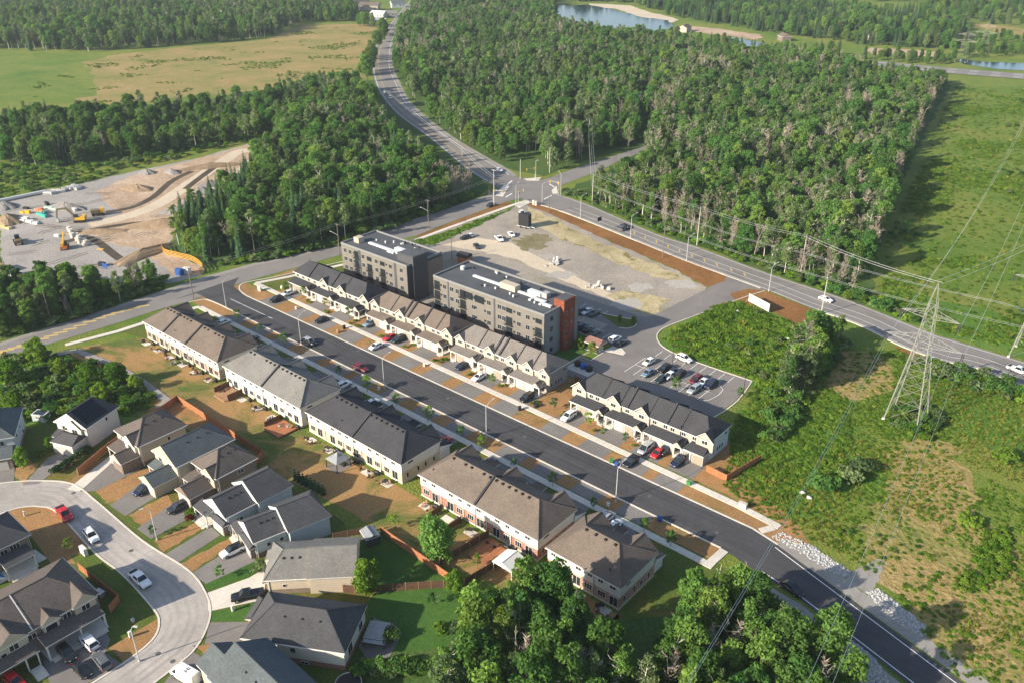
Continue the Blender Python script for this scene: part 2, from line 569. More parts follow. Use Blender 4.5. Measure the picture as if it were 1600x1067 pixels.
sheet('highway', offs(hw, 12) + offs(hw, -12)[::-1], 0.3, A_OLD, 'wide pale highway crossing the far right', 'highway')
mb = MB()
for d in (-8, -4, 4, 8):
    L = offs(hw, d)
    for i in range(len(L) - 1):
        a, b = np.array(L[i]), np.array(L[i + 1]); n = int(np.linalg.norm(b - a) / 14)
        for k in range(n):
            ribbon(mb, [tuple(a + (b - a) * k / n), tuple(a + (b - a) * (k + 0.4) / n)], 0.5, None, 0.33)
tag(mb.obj('road_marking', WHITE_L), 'white lane dashes on the far highway', 'marking', kind='structure')

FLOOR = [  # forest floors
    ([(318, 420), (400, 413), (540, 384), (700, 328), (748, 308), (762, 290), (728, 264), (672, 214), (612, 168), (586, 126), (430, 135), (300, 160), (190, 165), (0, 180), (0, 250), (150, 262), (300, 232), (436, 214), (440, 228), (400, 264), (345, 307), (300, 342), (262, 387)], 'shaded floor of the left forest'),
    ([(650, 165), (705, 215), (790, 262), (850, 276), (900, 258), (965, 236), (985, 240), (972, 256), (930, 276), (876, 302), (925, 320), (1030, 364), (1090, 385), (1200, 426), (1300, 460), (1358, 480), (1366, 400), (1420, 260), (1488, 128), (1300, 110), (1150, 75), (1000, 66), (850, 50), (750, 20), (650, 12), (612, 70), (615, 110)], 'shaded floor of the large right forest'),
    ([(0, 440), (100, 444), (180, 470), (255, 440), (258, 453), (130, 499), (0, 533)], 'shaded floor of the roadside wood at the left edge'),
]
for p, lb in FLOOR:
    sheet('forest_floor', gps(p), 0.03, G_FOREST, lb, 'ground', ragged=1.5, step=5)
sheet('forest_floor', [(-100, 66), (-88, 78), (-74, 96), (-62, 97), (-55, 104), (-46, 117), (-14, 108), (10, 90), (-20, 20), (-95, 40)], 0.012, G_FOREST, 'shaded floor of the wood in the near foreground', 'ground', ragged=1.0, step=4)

# right meadow tints
MEAD = [
    ([(1285, 560), (1330, 548), (1400, 558), (1395, 610), (1340, 625), (1280, 610)], G_GOLD, 'browned grass beside the tall pylon'),
    ([(1400, 685), (1480, 690), (1520, 760), (1560, 830), (1600, 880), (1600, 1067), (1500, 1050), (1420, 960), (1360, 880), (1340, 820), (1390, 770)], G_GOLD, 'broad golden grass below the tall pylon'),
    ([(1040, 520), (1120, 480), (1240, 520), (1230, 600), (1190, 640), (1170, 590), (1080, 560), (1022, 535)], G_GREEN, 'bright tall weeds beside the apartment parking lot'),
    ([(1150, 640), (1240, 620), (1330, 660), (1380, 760), (1300, 800), (1220, 800), (1140, 740)], G_GREEN, 'bright tall weeds right of the end townhouses'),
    ([(1430, 560), (1600, 600), (1600, 720), (1500, 680), (1440, 660)], G_GREEN, 'bright weeds right of the tall pylon'),
    ([(1340, 490), (1400, 450), (1520, 480), (1600, 500), (1600, 560), (1500, 530), (1360, 490)], G_GREEN, 'bright grass beyond the diagonal road at the right edge'),
]
for i, (p, m, lb) in enumerate(MEAD):
    sheet('meadow', gps(p), 0.02 + 0.003 * i, m, lb, 'meadow', ragged=3.0, step=3)
sheet('meadow', gps([(0, 600), (0, 560), (80, 553), (185, 572), (250, 618), (235, 640), (180, 655), (100, 660), (0, 668)]), 0.02, G_GREEN, 'overgrown green hollow left of the rear lawns', 'meadow', ragged=1.0, step=3)

# ------------------------------------------------------------------ construction site and vacant lot
sheet('construction_ground', gps([(0, 318), (150, 282), (220, 266), (300, 250), (400, 222), (430, 216), (438, 226), (425, 241), (400, 264), (345, 305), (300, 335), (262, 382), (254, 388), (320, 418), (312, 433), (250, 446), (180, 452), (100, 442), (0, 436)]), 0.045, G_GRAVEL, 'grey gravel yard of the construction site', 'ground', ragged=0.8, step=3)
sheet('construction_ground', gps([(150, 300), (215, 272), (300, 252), (400, 224), (428, 220), (432, 228), (395, 262), (340, 303), (300, 333), (262, 380), (254, 390), (318, 420), (310, 430), (270, 430), (220, 390), (150, 378), (135, 352), (190, 335)]), 0.055, G_DIRT, 'brown bare earth on the right half of the construction site', 'ground', ragged=1.2, step=3)
trk = smooth_line(gps([(140, 352), (200, 338), (250, 318), (300, 285), (345, 255), (372, 238), (395, 236), (405, 243), (385, 262), (330, 300)]))
tag(ribbon(MB(), trk, 7.0, None, 0.065).obj('haul_track', G_TRACK), 'pale haul track looping over the bare earth', 'track', kind='structure')
G_CUT = ground('dark_cutting', [(0.05, 0.042, 0.032), (0.11, 0.085, 0.06)], 0.1, 0.5, 2, 0.8, 0.3)
for p, lb in (([(165, 332), (205, 325), (240, 308), (268, 284), (300, 268)], 'long dark excavated cutting left of the haul track'), ([(290, 296), (320, 273), (345, 255)], 'short dark trench inside the haul track loop'),
              ([(140, 360), (190, 352), (235, 347)], 'dark strip of spoil in front of the excavator'), ([(100, 380), (140, 372), (180, 400), (210, 420)], 'dark spoil band around the manhole stack')):
    tag(ribbon(MB(), smooth_line(gps(p), 4), 3.2, None, 0.075).obj('trench', G_CUT), lb, 'trench', kind='structure')
sheet('vacant_lot', gps([(640, 384), (668, 372), (720, 348), (800, 326), (826, 318), (862, 334), (940, 372), (1050, 420), (1104, 450), (1100, 456), (1040, 484), (1016, 497), (960, 478), (900, 452), (790, 400), (700, 396), (668, 402)]), 0.045, G_LOT, 'vacant gravel lot behind the two apartment blocks', 'ground', ragged=0.8, step=3)
sheet('straw_strip', gps([(826, 324), (862, 340), (940, 380), (1050, 425), (1098, 452), (1075, 452), (1000, 425), (930, 395), (870, 370), (820, 345)]), 0.055, G_STRAW, 'straw coloured strip along the upper side of the vacant lot', 'ground', ragged=1.5, step=2.5)
sheet('straw_strip', gps([(945, 462), (980, 455), (1050, 470), (1030, 488), (1015, 494), (980, 482)]), 0.056, G_STRAW, 'straw coloured patch at the lower corner of the vacant lot', 'ground', ragged=1.5, step=2.5)
sheet('pale_dust', gps([(690, 384), (745, 372), (800, 380), (860, 410), (930, 446), (1000, 484), (985, 482), (900, 446), (800, 404), (740, 392)]), 0.050, G_TRACK, 'pale dusty strip along the apartment side of the vacant lot', 'ground', ragged=1.0, step=3)
sheet('verge', gps([(828, 317), (862, 326.5), (985, 374), (1135, 432), (1134, 440), (1104, 449), (1050, 419), (940, 372), (862, 336), (824, 322)]), 0.065, G_BERM, 'burnt orange verge between the diagonal road and the vacant lot', 'verge', ragged=0.4, step=2)
sheet('verge', gps([(1140, 459), (1170, 452), (1200, 456), (1265, 482), (1275, 500), (1240, 505), (1190, 480), (1150, 470)]), 0.065, G_BERM, 'burnt orange verge in front of the white hoarding', 'verge', ragged=0.5, step=2)
sheet('verge', gps([(1395, 540), (1440, 555), (1475, 566), (1455, 569), (1410, 556)]), 0.065, G_BERM, 'burnt orange verge under the tall pylon', 'verge', ragged=0.4, step=2)
sheet('verge', gps([(652, 369), (695, 352), (792, 316), (802, 318), (740, 343), (690, 362), (655, 377)]), 0.065, G_BERM, 'burnt orange verge along the cross road near the junction', 'verge', ragged=0.2, step=2)
sheet('verge', gps([(622, 382), (690, 365), (800, 325), (770, 342), (700, 374), (672, 384)]), 0.06, G_GREEN, 'weedy green strip between footpath and vacant lot', 'verge', ragged=1.0, step=2)

# ------------------------------------------------------------------ lawns
sheet('rear_lawn', [(-234, 80), (-224, 98.9), (-59, 98.0), (-58, 96), (-66, 92), (-88, 88), (-100, 84), (-116, 86), (-150, 83), (-180, 80), (-195, 68), (-205, 74)], 0.035, G_BACK, 'patchy green and orange lawn behind the near townhouse row', 'lawn')
sheet('side_lawn', [(-59.4, 96), (-48, 108), (-44, 119), (-54, 121.5), (-62, 121.5), (-62, 112), (-59.2, 111)], 0.035, G_MIX, 'shaded lawn beside the end townhouse of the near row', 'lawn')
sheet('front_lawn', [(-229, 112), (-222, 100), (-185, 112.2), (-60, 112.2), (-56, 118.8), (-229, 119.4)], 0.032, G_MIX, 'shaded lawn in front of the near townhouse row', 'lawn')
sheet('boulevard', [(-236, 121.2), (-54, 121.2), (-54, 125.5), (-236, 125.5)], 0.04, G_DRY, 'dry orange grass strip between near footpath and kerb', 'lawn')
sheet('boulevard', [(-236, 134.9), (-52, 134.9), (-45.5, 133.2), (-41, 138), (-46, 141), (-236, 140.9)], 0.04, G_DRY, 'dry orange grass strip between far kerb and footpath', 'lawn')
sheet('front_lawn', [(-233, 142.4), (-56, 141.4), (-42, 138.5), (-47, 143), (-62, 147.5), (-66, 160), (-233, 160)], 0.036, G_DRY, 'dry orange lawn in front of the far townhouse row', 'lawn')
sheet('front_lawn', [(-234, 143), (-222, 143), (-221, 150), (-219, 165), (-221, 178), (-226, 170)], 0.05, G_MIX, 'greener corner lawn beside the far townhouse row', 'lawn')
sheet('lawn', gps([(620, 386), (648, 380), (672, 388), (668, 394), (640, 394)]), 0.07, G_LAWN, 'small bright lawn beside the smaller apartment block', 'lawn')
sheet('house_lawn', [(-200, 36), (-200, 64), (-195, 68), (-160, 83), (-116, 83), (-98, 74), (-84, 62), (-84, 40), (-104, 20), (-175, 20)], 0.025, G_MIX, 'patchy lawn around the detached houses', 'lawn')
sheet('house_lawn', gps([(20, 790), (60, 787), (95, 798), (140, 852), (120, 880), (80, 880), (50, 840), (0, 830), (0, 800)]), 0.045, G_DRY, 'dry orange corner lawn inside the crescent', 'lawn')
sheet('house_lawn', gps([(110, 868), (150, 858), (185, 888), (240, 945), (252, 970), (235, 1000), (190, 1040), (170, 1000), (150, 930)]), 0.046, G_MIX, 'patchy side lawn of the semi-detached pair', 'lawn')
sheet('house_lawn', gps([(170, 1012), (215, 985), (248, 965), (250, 985), (225, 1014), (195, 1036), (180, 1020)]), 0.05, G_DRY, 'dry grass edge on the inner bend of the crescent', 'lawn')
sheet('house_lawn', gps([(598, 918), (716, 916), (735, 940), (730, 985), (700, 1010), (620, 1020), (570, 950), (585, 925)]), 0.05, G_LAWN, 'bright green lawn behind the lowest dark roofed house', 'lawn')
sheet('house_lawn', gps([(556, 840), (596, 828), (712, 902), (700, 908), (590, 915), (560, 900)]), 0.051, G_LAWN, 'dark green fenced lawn behind the grey bungalow', 'lawn')
DRYP = [([(105, 755), (145, 720), (178, 708), (186, 716), (130, 752), (122, 768)], 'dry grass strip beside the brown house driveway'),
        ([(150, 765), (236, 728), (244, 745), (180, 792), (165, 786)], 'dry lawn left of the dark minivan'),
        ([(200, 805), (262, 772), (270, 785), (222, 822)], 'dry lawn strip below the dark minivan'),
        ([(240, 845), (318, 812), (316, 826), (256, 862)], 'dry lawn around the crescent lamp post'),
        ([(282, 880), (375, 832), (378, 842), (298, 894)], 'dry grass strip left of the white crossover'),
        ([(300, 1008), (325, 1006), (378, 1014), (340, 1037)], 'dry grass patch above the white van'),
        ([(20, 740), (38, 712), (60, 728), (36, 756)], 'dry grass wedge at the left edge')]
for i, (p, lb) in enumerate(DRYP):
    sheet('house_lawn', gps(p), 0.055 + i * 0.001, G_DRY, lb, 'lawn', ragged=0.3, step=1)
sheet('house_lawn', gps([(320, 912), (410, 872), (412, 888), (385, 902), (325, 922)]), 0.062, G_LAWN, 'bright lawn strip above the pale concrete driveway', 'lawn')
sheet('house_lawn', gps([(327, 957), (412, 938), (400, 970), (325, 971)]), 0.063, G_LAWN, 'bright lawn strip below the pale concrete driveway', 'lawn')
sheet('house_lawn', gps([(195, 636), (268, 618), (330, 650), (300, 668), (255, 640)]), 0.064, G_DRY, 'dry fenced lawn behind the brown roofed house', 'lawn')
sheet('house_lawn', [(-232, 96), (-222, 99), (-222, 118), (-231, 118)], 0.041, G_MIX, 'green lawn at the left end of the near townhouses', 'lawn')

# ------------------------------------------------------------------ roads
sheet('street', [(-240, STREET_N), (-54, STREET_N), (-45.5, 123.8), (-36.3, 122.2), (-14.9, 115.6), (20, 103), (40, 94), (44, 104), (20, 113), (-9.7, 122.0), (-46.1, 133.4), (-52, STREET_F), (-228, STREET_F), (-236, 136.5), (-241, 142), (-241, 118)], 0.07, A_NEW, 'new dark asphalt street between the two townhouse rows', 'street')
r1n = gps([(-60, 585), (0, 560), (90, 534), (180, 506), (255, 482), (300, 470)]) + [(-236.5, 122), (-236.5, 140)] + gps([(400, 436), (455, 421), (535, 398), (617, 376), (650, 369), (695, 351), (790, 316), (812, 311)])
r1f = gps([(-60, 562), (0, 541), (30, 531), (130, 500), (250, 461), (320, 437), (400, 415), (535, 386), (600, 362), (700, 329), (770, 307), (782, 297)])
sheet('cross_road', r1n + r1f[::-1], 0.06, A_OLD, 'worn grey cross road running from the left edge to the junction', 'road')
r2n = smooth_line(gps([(826, 316), (862, 325.8), (907, 342), (985, 373), (1072, 408), (1132, 430), (1200, 455), (1265, 481), (1340, 507), (1407, 540), (1472, 563), (1520, 573), (1580, 595), (1640, 617), (1760, 660), (1900, 712)]))
r2f = smooth_line(gps([(868, 303), (920, 321), (1025, 366), (1087, 386), (1200, 428), (1325, 469.5), (1450, 519.5), (1495, 534), (1600, 566), (1640, 580), (1760, 622), (1900, 672)]))
sheet('diagonal_road', r2n + r2f[::-1], 0.06, A_OLD, 'worn grey road running from the junction to the right edge', 'road')
sheet('junction', gps([(782, 297), (772, 288), (786, 268), (800, 276), (848, 282), (905, 264), (935, 268), (872, 292), (868, 303), (862, 326), (826, 316), (812, 311)]), 0.064, A_OLD, 'worn grey junction where four roads meet', 'road')
r3l = smooth_line(gps([(782, 297), (730, 265), (672, 217), (612, 170), (585, 125), (584, 82), (600, 53), (618, 27), (640, 2), (655, -12)]))
r3r = smooth_line(gps([(800, 276), (785, 265), (700, 214), (640, 165), (619, 128), (610, 103), (612, 70), (622, 47), (638, 20), (651, 0), (666, -12)]))
sheet('curving_road', r3l + r3r[::-1], 0.066, A_OLD, 'worn grey road curving away between two forests to the top edge', 'road')
sheet('side_road', smooth_line(gps([(830, 282), (848, 282), (900, 263), (968, 241.5), (1010, 228)])) + gps([(1010, 236), (972, 250), (935, 268), (872, 292), (850, 296)]), 0.068, A_OLD, 'pale side road entering the right forest', 'road')
# gravel shoulders
for pts, lb, d in ((r2f, 'gravel shoulder along the forest side of the diagonal road', -1.0), (r3r, 'gravel shoulder on the right of the curving road', -1.2), (r1f, 'gravel shoulder along the wooded side of the cross road', 1.0)):
    tag(ribbon(MB(), offs(pts, d), 2.4, None, 0.052).obj('road_shoulder', A_CHIP), lb, 'shoulder', kind='structure')
tag(ribbon(MB(), [(-45, 120.6), (-36, 119.6), (-14.9, 113), (5, 106)], 3.2, None, 0.052).obj('road_shoulder', A_CHIP), 'gravel shoulder on the near side of the lower street', 'shoulder', kind='structure')
tag(ribbon(MB(), [(-46, 135), (-9, 124), (20, 115)], 3.2, None, 0.052).obj('road_shoulder', A_CHIP), 'gravel shoulder on the meadow side of the lower street', 'shoulder', kind='structure')

# crescent
cro = smooth_line(gps([(-60, 768), (0, 756), (60, 752), (112, 757), (150, 785), (220, 845), (290, 890), (318, 925), (326, 962), (305, 1010), (262, 1048), (200, 1095)]))
cri = smooth_line(gps([(-60, 826), (0, 802), (30, 792), (62, 790), (92, 800), (150, 862), (192, 895), (238, 945), (251, 970), (240, 1000), (190, 1040), (110, 1090)]))
sheet('crescent', cro + cri[::-1], 0.06, A_CRES, 'pale paved crescent curving through the detached houses', 'street')
kb = MB(); ribbon(kb, offs(cro, 0.25), 0.35, 0.0, 0.13); ribbon(kb, offs(cri, -0.25), 0.35, 0.0, 0.13)
tag(kb.obj('kerb', CONC), 'pale kerbs on both sides of the crescent', 'kerb', kind='structure')

# street kerbs and footpaths
kb = MB()
ribbon(kb, [(-226, STREET_F + 0.15), (-52, STREET_F + 0.15), (-46, 133.6)], 0.4, 0.0, 0.14)
tag(kb.obj('kerb', CONC), 'pale kerb on the far side of the dark street', 'kerb', kind='structure')
kb = MB()
ribbon(kb, smooth_line([(-236, 119), (-234.5, 123.5), (-230, STREET_N - 0.15), (-200, STREET_N - 0.15), (-54, STREET_N - 0.15)], 4), 0.4, 0.0, 0.14)
tag(kb.obj('kerb', CONC), 'pale kerb on the near side of the dark street', 'kerb', kind='structure')
kb = MB()
ribbon(kb, smooth_line([(-226, STREET_F + 0.15), (-232, 136.2), (-235.6, 139.5), (-234.5, 144), (-231.5, 152), (-224, 180)], 5), 0.4, 0.0, 0.14)
tag(kb.obj('kerb', CONC), 'pale kerb rounding the corner of the far row', 'kerb', kind='structure')
kb = MB(); ribbon(kb, offs(r2n, -0.15)[:36], 0.45, 0.0, 0.14)
tag(kb.obj('kerb', CONC), 'pale kerb along the vacant lot side of the diagonal road', 'kerb', kind='structure')
kb = MB(); ribbon(kb, offs(r2n, -0.15)[44:], 0.45, 0.0, 0.14)
tag(kb.obj('kerb', CONC), 'pale kerb along the pylon side of the diagonal road', 'kerb', kind='structure')


FPZ = [.148]


def footpath(pts, w, lb, slab=2.0, m=None):
    f = MB(); pts = [np.array(p, float) for p in pts]
    for a, b in zip(pts, pts[1:]):
        FPZ[0] += .0022
        L = np.linalg.norm(b - a); n = max(1, int(round(L / slab)))
        for k in range(n):
            g = 0.02 / L
            p, q = a + (b - a) * (k / n + g), a + (b - a) * ((k + 1) / n - g)
            ribbon(f, [tuple(p), tuple(q)], w, 0.0, FPZ[0])
    return tag(f.obj('footpath', m or CONC), lb, 'footpath', kind='structure')


footpath([(-232.5, 142.6), (-190, 141.8), (-120, 141.0), (-58, 139.6), (-48.0, 138.7)], 1.7, 'long sunlit footpath in front of the far townhouses')
footpath([(-48.9, 137.8), (-50.4, 135.1)], 1.6, 'short footpath link from far footpath to the kerb')
footpath([(-230, 120.6), (-150, 120.2), (-52.5, 119.7)], 1.7, 'long shaded footpath in front of the near townhouses')
footpath([(-53.4, 120.6), (-53.1, 125.3)], 1.7, 'short footpath link from near footpath to the kerb')
footpath([(-232.5, 142.6), (-229, 152), (-222, 176), (-223.2, 197)], 1.7, 'footpath along the cross road past the smaller apartment block')
footpath(gps([(650, 376), (690, 361), (740, 343), (802, 321), (824, 314)]), 1.8, 'footpath from the lot entrance to the junction')
footpath([(-236, 82), (-233, 96), (-232, 112), (-230, 120.6)], 1.7, 'footpath between cross road and the near townhouses')
footpath(gps([(180, 572), (225, 599), (262, 627), (248, 638)]), 2.2, 'narrow grey path beside the overgrown hollow', m=A_CHIP)
footpath(gps([(60, 560), (120, 548), (180, 572)]), 2.0, 'path from the cross road towards the hollow', m=A_CHIP)
for i, (p, lb) in enumerate(((gps([(774, 306), (788, 288), (796, 292), (786, 308)]), 'pale corner pad on the left of the junction'), (gps([(818, 280), (846, 278), (842, 283), (824, 283)]), 'pale corner pad on the far side of the junction'),
              (gps([(862, 298), (870, 291), (872, 303), (864, 304)]), 'pale corner pad on the right of the junction'), (gps([(806, 322), (826, 315), (828, 318), (812, 326)]), 'pale corner pad on the near side of the junction'))):
    b = MB(); pp = list(p)
    ar = sum(pp[k][0] * pp[(k + 1) % len(pp)][1] - pp[(k + 1) % len(pp)][0] * pp[k][1] for k in range(len(pp)))
    tag(b.prism(pp if ar > 0 else pp[::-1], 0.0, 0.14 + 0.004 * i).obj('corner_pad', CONC), lb, 'pavement', kind='structure')

# parking lot and lot entrance
lot = [(-121.5, 171), (-121.5, 160.5), (-84, 160.5), (-80.5, 162.5), (-78.5, 167.9), (-77.9, 177.6), (-79.6, 189.1), (-96.6, 188.8), (-106, 190.0), (-111.1, 193.5), (-113.5, 198), (-113.5, 203), (-111, 214), (-106, 236), (-103, 246), (-118.6, 249), (-118, 233.6), (-120.3, 206), (-122, 203.5), (-166, 203), (-166, 193), (-136, 192.5), (-127, 192.5), (-127, 183), (-118, 182), (-118, 171)]
sheet('parking_lot', lot, 0.058, A_LOT, 'grey asphalt parking lot behind the far end townhouses', 'parking lot')
sheet('lot_entrance', gps([(616, 384), (650, 372), (660, 375), (676, 388), (690, 398), (676, 402), (650, 394)]), 0.061, A_DRV, 'asphalt entrance drive beside the smaller apartment block', 'driveway')
kb = MB()
ribbon(kb, smooth_line([(-84, 160.3), (-80.3, 162.3), (-78.2, 168), (-77.6, 178), (-79.4, 189.3)], 4), 0.3, 0, 0.14)
ribbon(kb, smooth_line([(-79.4, 189.3), (-96.6, 189), (-106, 190.2), (-111.0, 193.7), (-113.2, 198), (-113.2, 203), (-110.8, 214), (-105.8, 236), (-103, 245.5)], 4), 0.3, 0, 0.14)
ribbon(kb, [(-121.7, 160.5), (-121.7, 171.2), (-118.1, 171.2), (-118.1, 182.2)], 0.3, 0, 0.14)
tag(kb.obj('kerb', CONC), 'pale kerb around the parking lot', 'kerb', kind='structure')
mb = MB()
def row_lines(a0, a1, step, b0, b1):
    a = a0
    while a <= a1 + 0.01:
        ribbon(mb, [(a, b0), (a, b1)], 0.14, None, 0.066); a += step
row_lines(-107.6, -85, 2.75, 171.8, 176.8); row_lines(-107.6, -85, 2.75, 177.1, 182.0)
row_lines(-160, -130, 2.75, 195.0, 200); row_lines(-126, -118, 2.75, 183.5, 188.5); row_lines(-106, -84, 2.75, 184.6, 188.4)
for p in ([(-107.6, 176.95), (-85, 176.95)], [(-85, 182), (-83, 180.4), (-82.6, 177), (-83.2, 173.4), (-85.2, 171.9)]):
    ribbon(mb, p, 0.14, None, 0.0665)
tag(mb.obj('parking_line', WHITE_L), 'white bay lines on the parking lot', 'marking', kind='structure')
# planted island in the lot
isl = smooth_line(gps([(967, 512), (980, 513.5), (992, 510), (994, 504), (989, 499), (978, 498), (935, 489)]), 4)
b = MB(); ribbon(b, isl, 0.3, 0, 0.15)
tag(b.obj('kerb', CONC), 'pale kerb of the planted island in the lot', 'kerb', kind='structure')
sheet('island', isl, 0.09, G_MIX, 'planted island at the end of the shaded parking row', 'island')

# driveways
for i, a in enumerate([-216.5, -202.5, -191.5, -179, -167, -155.5, -144, -132.5, -119.5, -104.2, -92.5, -82.2, -72.8]):
    w = 3.6 if i not in (0, 9, 12) else 3.2
    if i == 8: w = 3.4
    sheet('driveway', [(a - w, 134.9), (a + w, 134.9), (a + w, 140.2 - 0.008 * (a + 120)), (a - w, 140.2 - 0.008 * (a + 120))], 0.062, A_DRV, 'asphalt driveway apron of the far row between kerb and footpath', 'driveway', group='driveway aprons of the far row')
    sheet('driveway', [(a - w, 141.8 - 0.008 * (a + 120)), (a + w, 141.8 - 0.008 * (a + 120)), (a + w, 147.2), (a - w, 147.2)], 0.062, A_DRV, 'asphalt driveway of the far row between footpath and garages', 'driveway', group='driveways of the far row')
for i, a in enumerate([-214, -202, -190.5, -178, -166.5, -156.5, -145, -133, -121.8, -105.5, -95, -84, -72.5]):
    w = 3.5
    sheet('driveway', [(a - w, 121.1), (a + w, 121.1), (a + w, 125.3), (a - w, 125.3)], 0.062, A_DRV, 'asphalt driveway apron of the near row between footpath and kerb', 'driveway', group='driveway aprons of the near row')
    sheet('driveway', [(a - w, 113), (a + w, 113), (a + w, 119.2), (a - w, 119.2)], 0.062, A_DRV, 'shaded asphalt driveway of the near row', 'driveway', group='driveways of the near row')
HD = [([(122, 768), (178, 716), (206, 712), (232, 722), (215, 735), (150, 767)], A_DRV, 'asphalt driveway of the brown roofed house'), ([(105, 764), (172, 712), (182, 716), (124, 768)], CONC, 'curved pale walkway beside the brown house driveway'),
      ([(172, 790), (232, 745), (262, 765), (196, 806)], A_DRV, 'asphalt driveway under the dark minivan'), ([(214, 826), (275, 782), (312, 800), (236, 842)], A_DRV, 'asphalt driveway under the dark pickup'),
      ([(258, 866), (330, 822), (344, 836), (280, 878)], A_DRV, 'empty asphalt driveway beside the dark gabled house'), ([(298, 896), (385, 842), (400, 876), (322, 912)], A_DRV, 'asphalt driveway under the white crossover'),
      ([(324, 926), (390, 902), (413, 888), (414, 920), (410, 937), (326, 955)], CONC, 'pale concrete driveway under the black pickup'), ([(327, 972), (400, 971), (392, 1012), (320, 1006)], A_DRV, 'asphalt driveway of the lowest dark roofed house'),
      ([(298, 1016), (330, 1034), (320, 1075), (250, 1075), (272, 1046)], A_DRV, 'asphalt driveway under the white van'), ([(60, 1006), (125, 972), (165, 985), (172, 1000), (165, 1020), (195, 1040), (120, 1075), (80, 1075)], A_DRV, 'asphalt double driveway of the semi-detached pair'),
      ([(35, 758), (75, 715), (110, 700), (120, 704), (82, 738), (60, 756)], A_DRV, 'asphalt driveway of the white house with dark solar roof'), ([(-20, 755), (0, 722), (24, 716), (22, 752)], A_DRV, 'asphalt driveway at the left edge'),
      ([(0, 900), (55, 858), (74, 872), (0, 912)], CONC, 'concrete patio behind the house with the paddling pool')]
for i, (p, m, lb) in enumerate(HD):
    sheet('driveway', gps(p), 0.066 + 0.001 * i, m, lb, 'driveway')

# riprap
for p, lb in (([(1204, 838), (1222, 829), (1270, 852), (1330, 892), (1318, 903), (1262, 872)], 'upper'), ([(1350, 925), (1372, 918), (1420, 955), (1456, 982), (1440, 998), (1392, 965)], 'lower')):
    sheet('riprap_bed', gps(p), 0.03, G_RIP, f'pale stone bed of the {lb} riprap beside the lower street', 'ground', ragged=0.5, step=1)
sheet('gravel_pad', gps([(1318, 905), (1335, 890), (1372, 872), (1386, 882), (1368, 915), (1350, 925)]), 0.028, A_CHIP, 'gravel turning pad between the two riprap beds', 'ground', ragged=0.6, step=1)
sheet('riprap_bed', gps([(1275, 980), (1300, 972), (1370, 1030), (1395, 1067), (1340, 1067)]), 0.03, G_RIP, 'shaded stone bed on the near side of the lower street', 'ground', ragged=0.6, step=1)

# road paint
mb = MB()
def edge_line(p, w=0.18, z=0.08): ribbon(mb, p, w, None, z)
edge_line([(-45.0, 124.6), (-36.3, 123.0), (-14.9, 116.5), (20, 104)]); edge_line([(-46.1, 132.5), (-9.7, 120.9), (20, 111)])
for a in range(-228, -196, 40): edge_line([(a, 130.2), (a + 22, 130.2)], 0.16)
edge_line(offs(r2n, 0.7)[8:], 0.16, 0.075); edge_line(offs(r2f, -0.7), 0.16, 0.075)
edge_line(offs(r3l, -0.9)[3:], 0.25, 0.079); edge_line(offs(r3r, 0.9)[3:], 0.25, 0.079)
for off in (3.4, 7.0):
    edge_line(offs(r2n, off)[8:], 0.14, 0.075)
for p in ([(790, 309), (800, 303)], [(858, 288), (866, 293)], [(800, 283), (792, 290)], [(850, 312), (862, 306)]):
    edge_line(gps(p), 0.6, 0.0795)
tag(mb.obj('road_marking', WHITE_L), 'white edge and stop lines on the roads', 'marking', kind='structure')
mb = MB()
ce = offs(r2n, 5.2)
def hatch(line, s0, s1, w, gap, ang, z):
    acc = 0; pts = [np.array(p) for p in line]
    for a, b in zip(pts, pts[1:]):
        L = np.linalg.norm(b - a); d = (b - a) / L; nn = np.array([-d[1], d[0]])
        t = 0
        while t < L:
            if acc >= gap:
                acc = 0; c = a + d * t
                if s0 <= c[0] + 0 * c[1] <= s1:
                    u = d * math.cos(ang) + nn * math.sin(ang)
                    ribbon(mb, [tuple(c - u * w), tuple(c + u * w)], 0.45, None, z)
            t += 0.5; acc += 0.5
hatch(ce, -170, -112, 1.5, 6.0, 2.4, 0.0755)
tag(mb.obj('road_marking', YELLOW_L), 'yellow hatch bars down the middle of the diagonal road', 'marking', kind='structure')
mb = MB()
mid1 = smooth_line(gps([(-40, 568), (0, 551), (80, 525), (170, 493), (255, 470), (380, 430), (470, 410)]))
acc = 0
for k in range(len(mid1) - 1):
    a, b = np.array(mid1[k]), np.array(mid1[k + 1]); L = np.linalg.norm(b - a); d = (b - a) / L
    n = max(1, int(L / 4.5))
    for j in range(n):
        c = a + d * (j / n) * L
        if c[1] < 112: ribbon(mb, [tuple(c + np.array([-0.9, -1.6])), tuple(c + np.array([0.9, 1.6]))], 0.9, None, 0.072)
tag(mb.obj('road_marking', YELLOW_L), 'orange yellow hatch bars along the cross road at left', 'marking', kind='structure')
mb = MB()
for d in (4.2, 4.6): ribbon(mb, offs(r3l, -d), 0.16, None, 0.0805)
tag(mb.obj('road_marking', YELLOW_L), 'double centre line of the curving road', 'marking', kind='structure')

sheet('apartment_ground', [(-221, 160), (-122, 160), (-119, 206), (-150, 214), (-205, 214), (-222, 200)], 0.0425, G_LOT, 'gravel ground around the two apartment blocks', 'ground')
sheet('apartment_lawn', [(-220, 160.5), (-214.5, 160.5), (-214.5, 181), (-221, 181)], 0.0475, G_MIX, 'green strip beside the smaller apartment block', 'lawn')

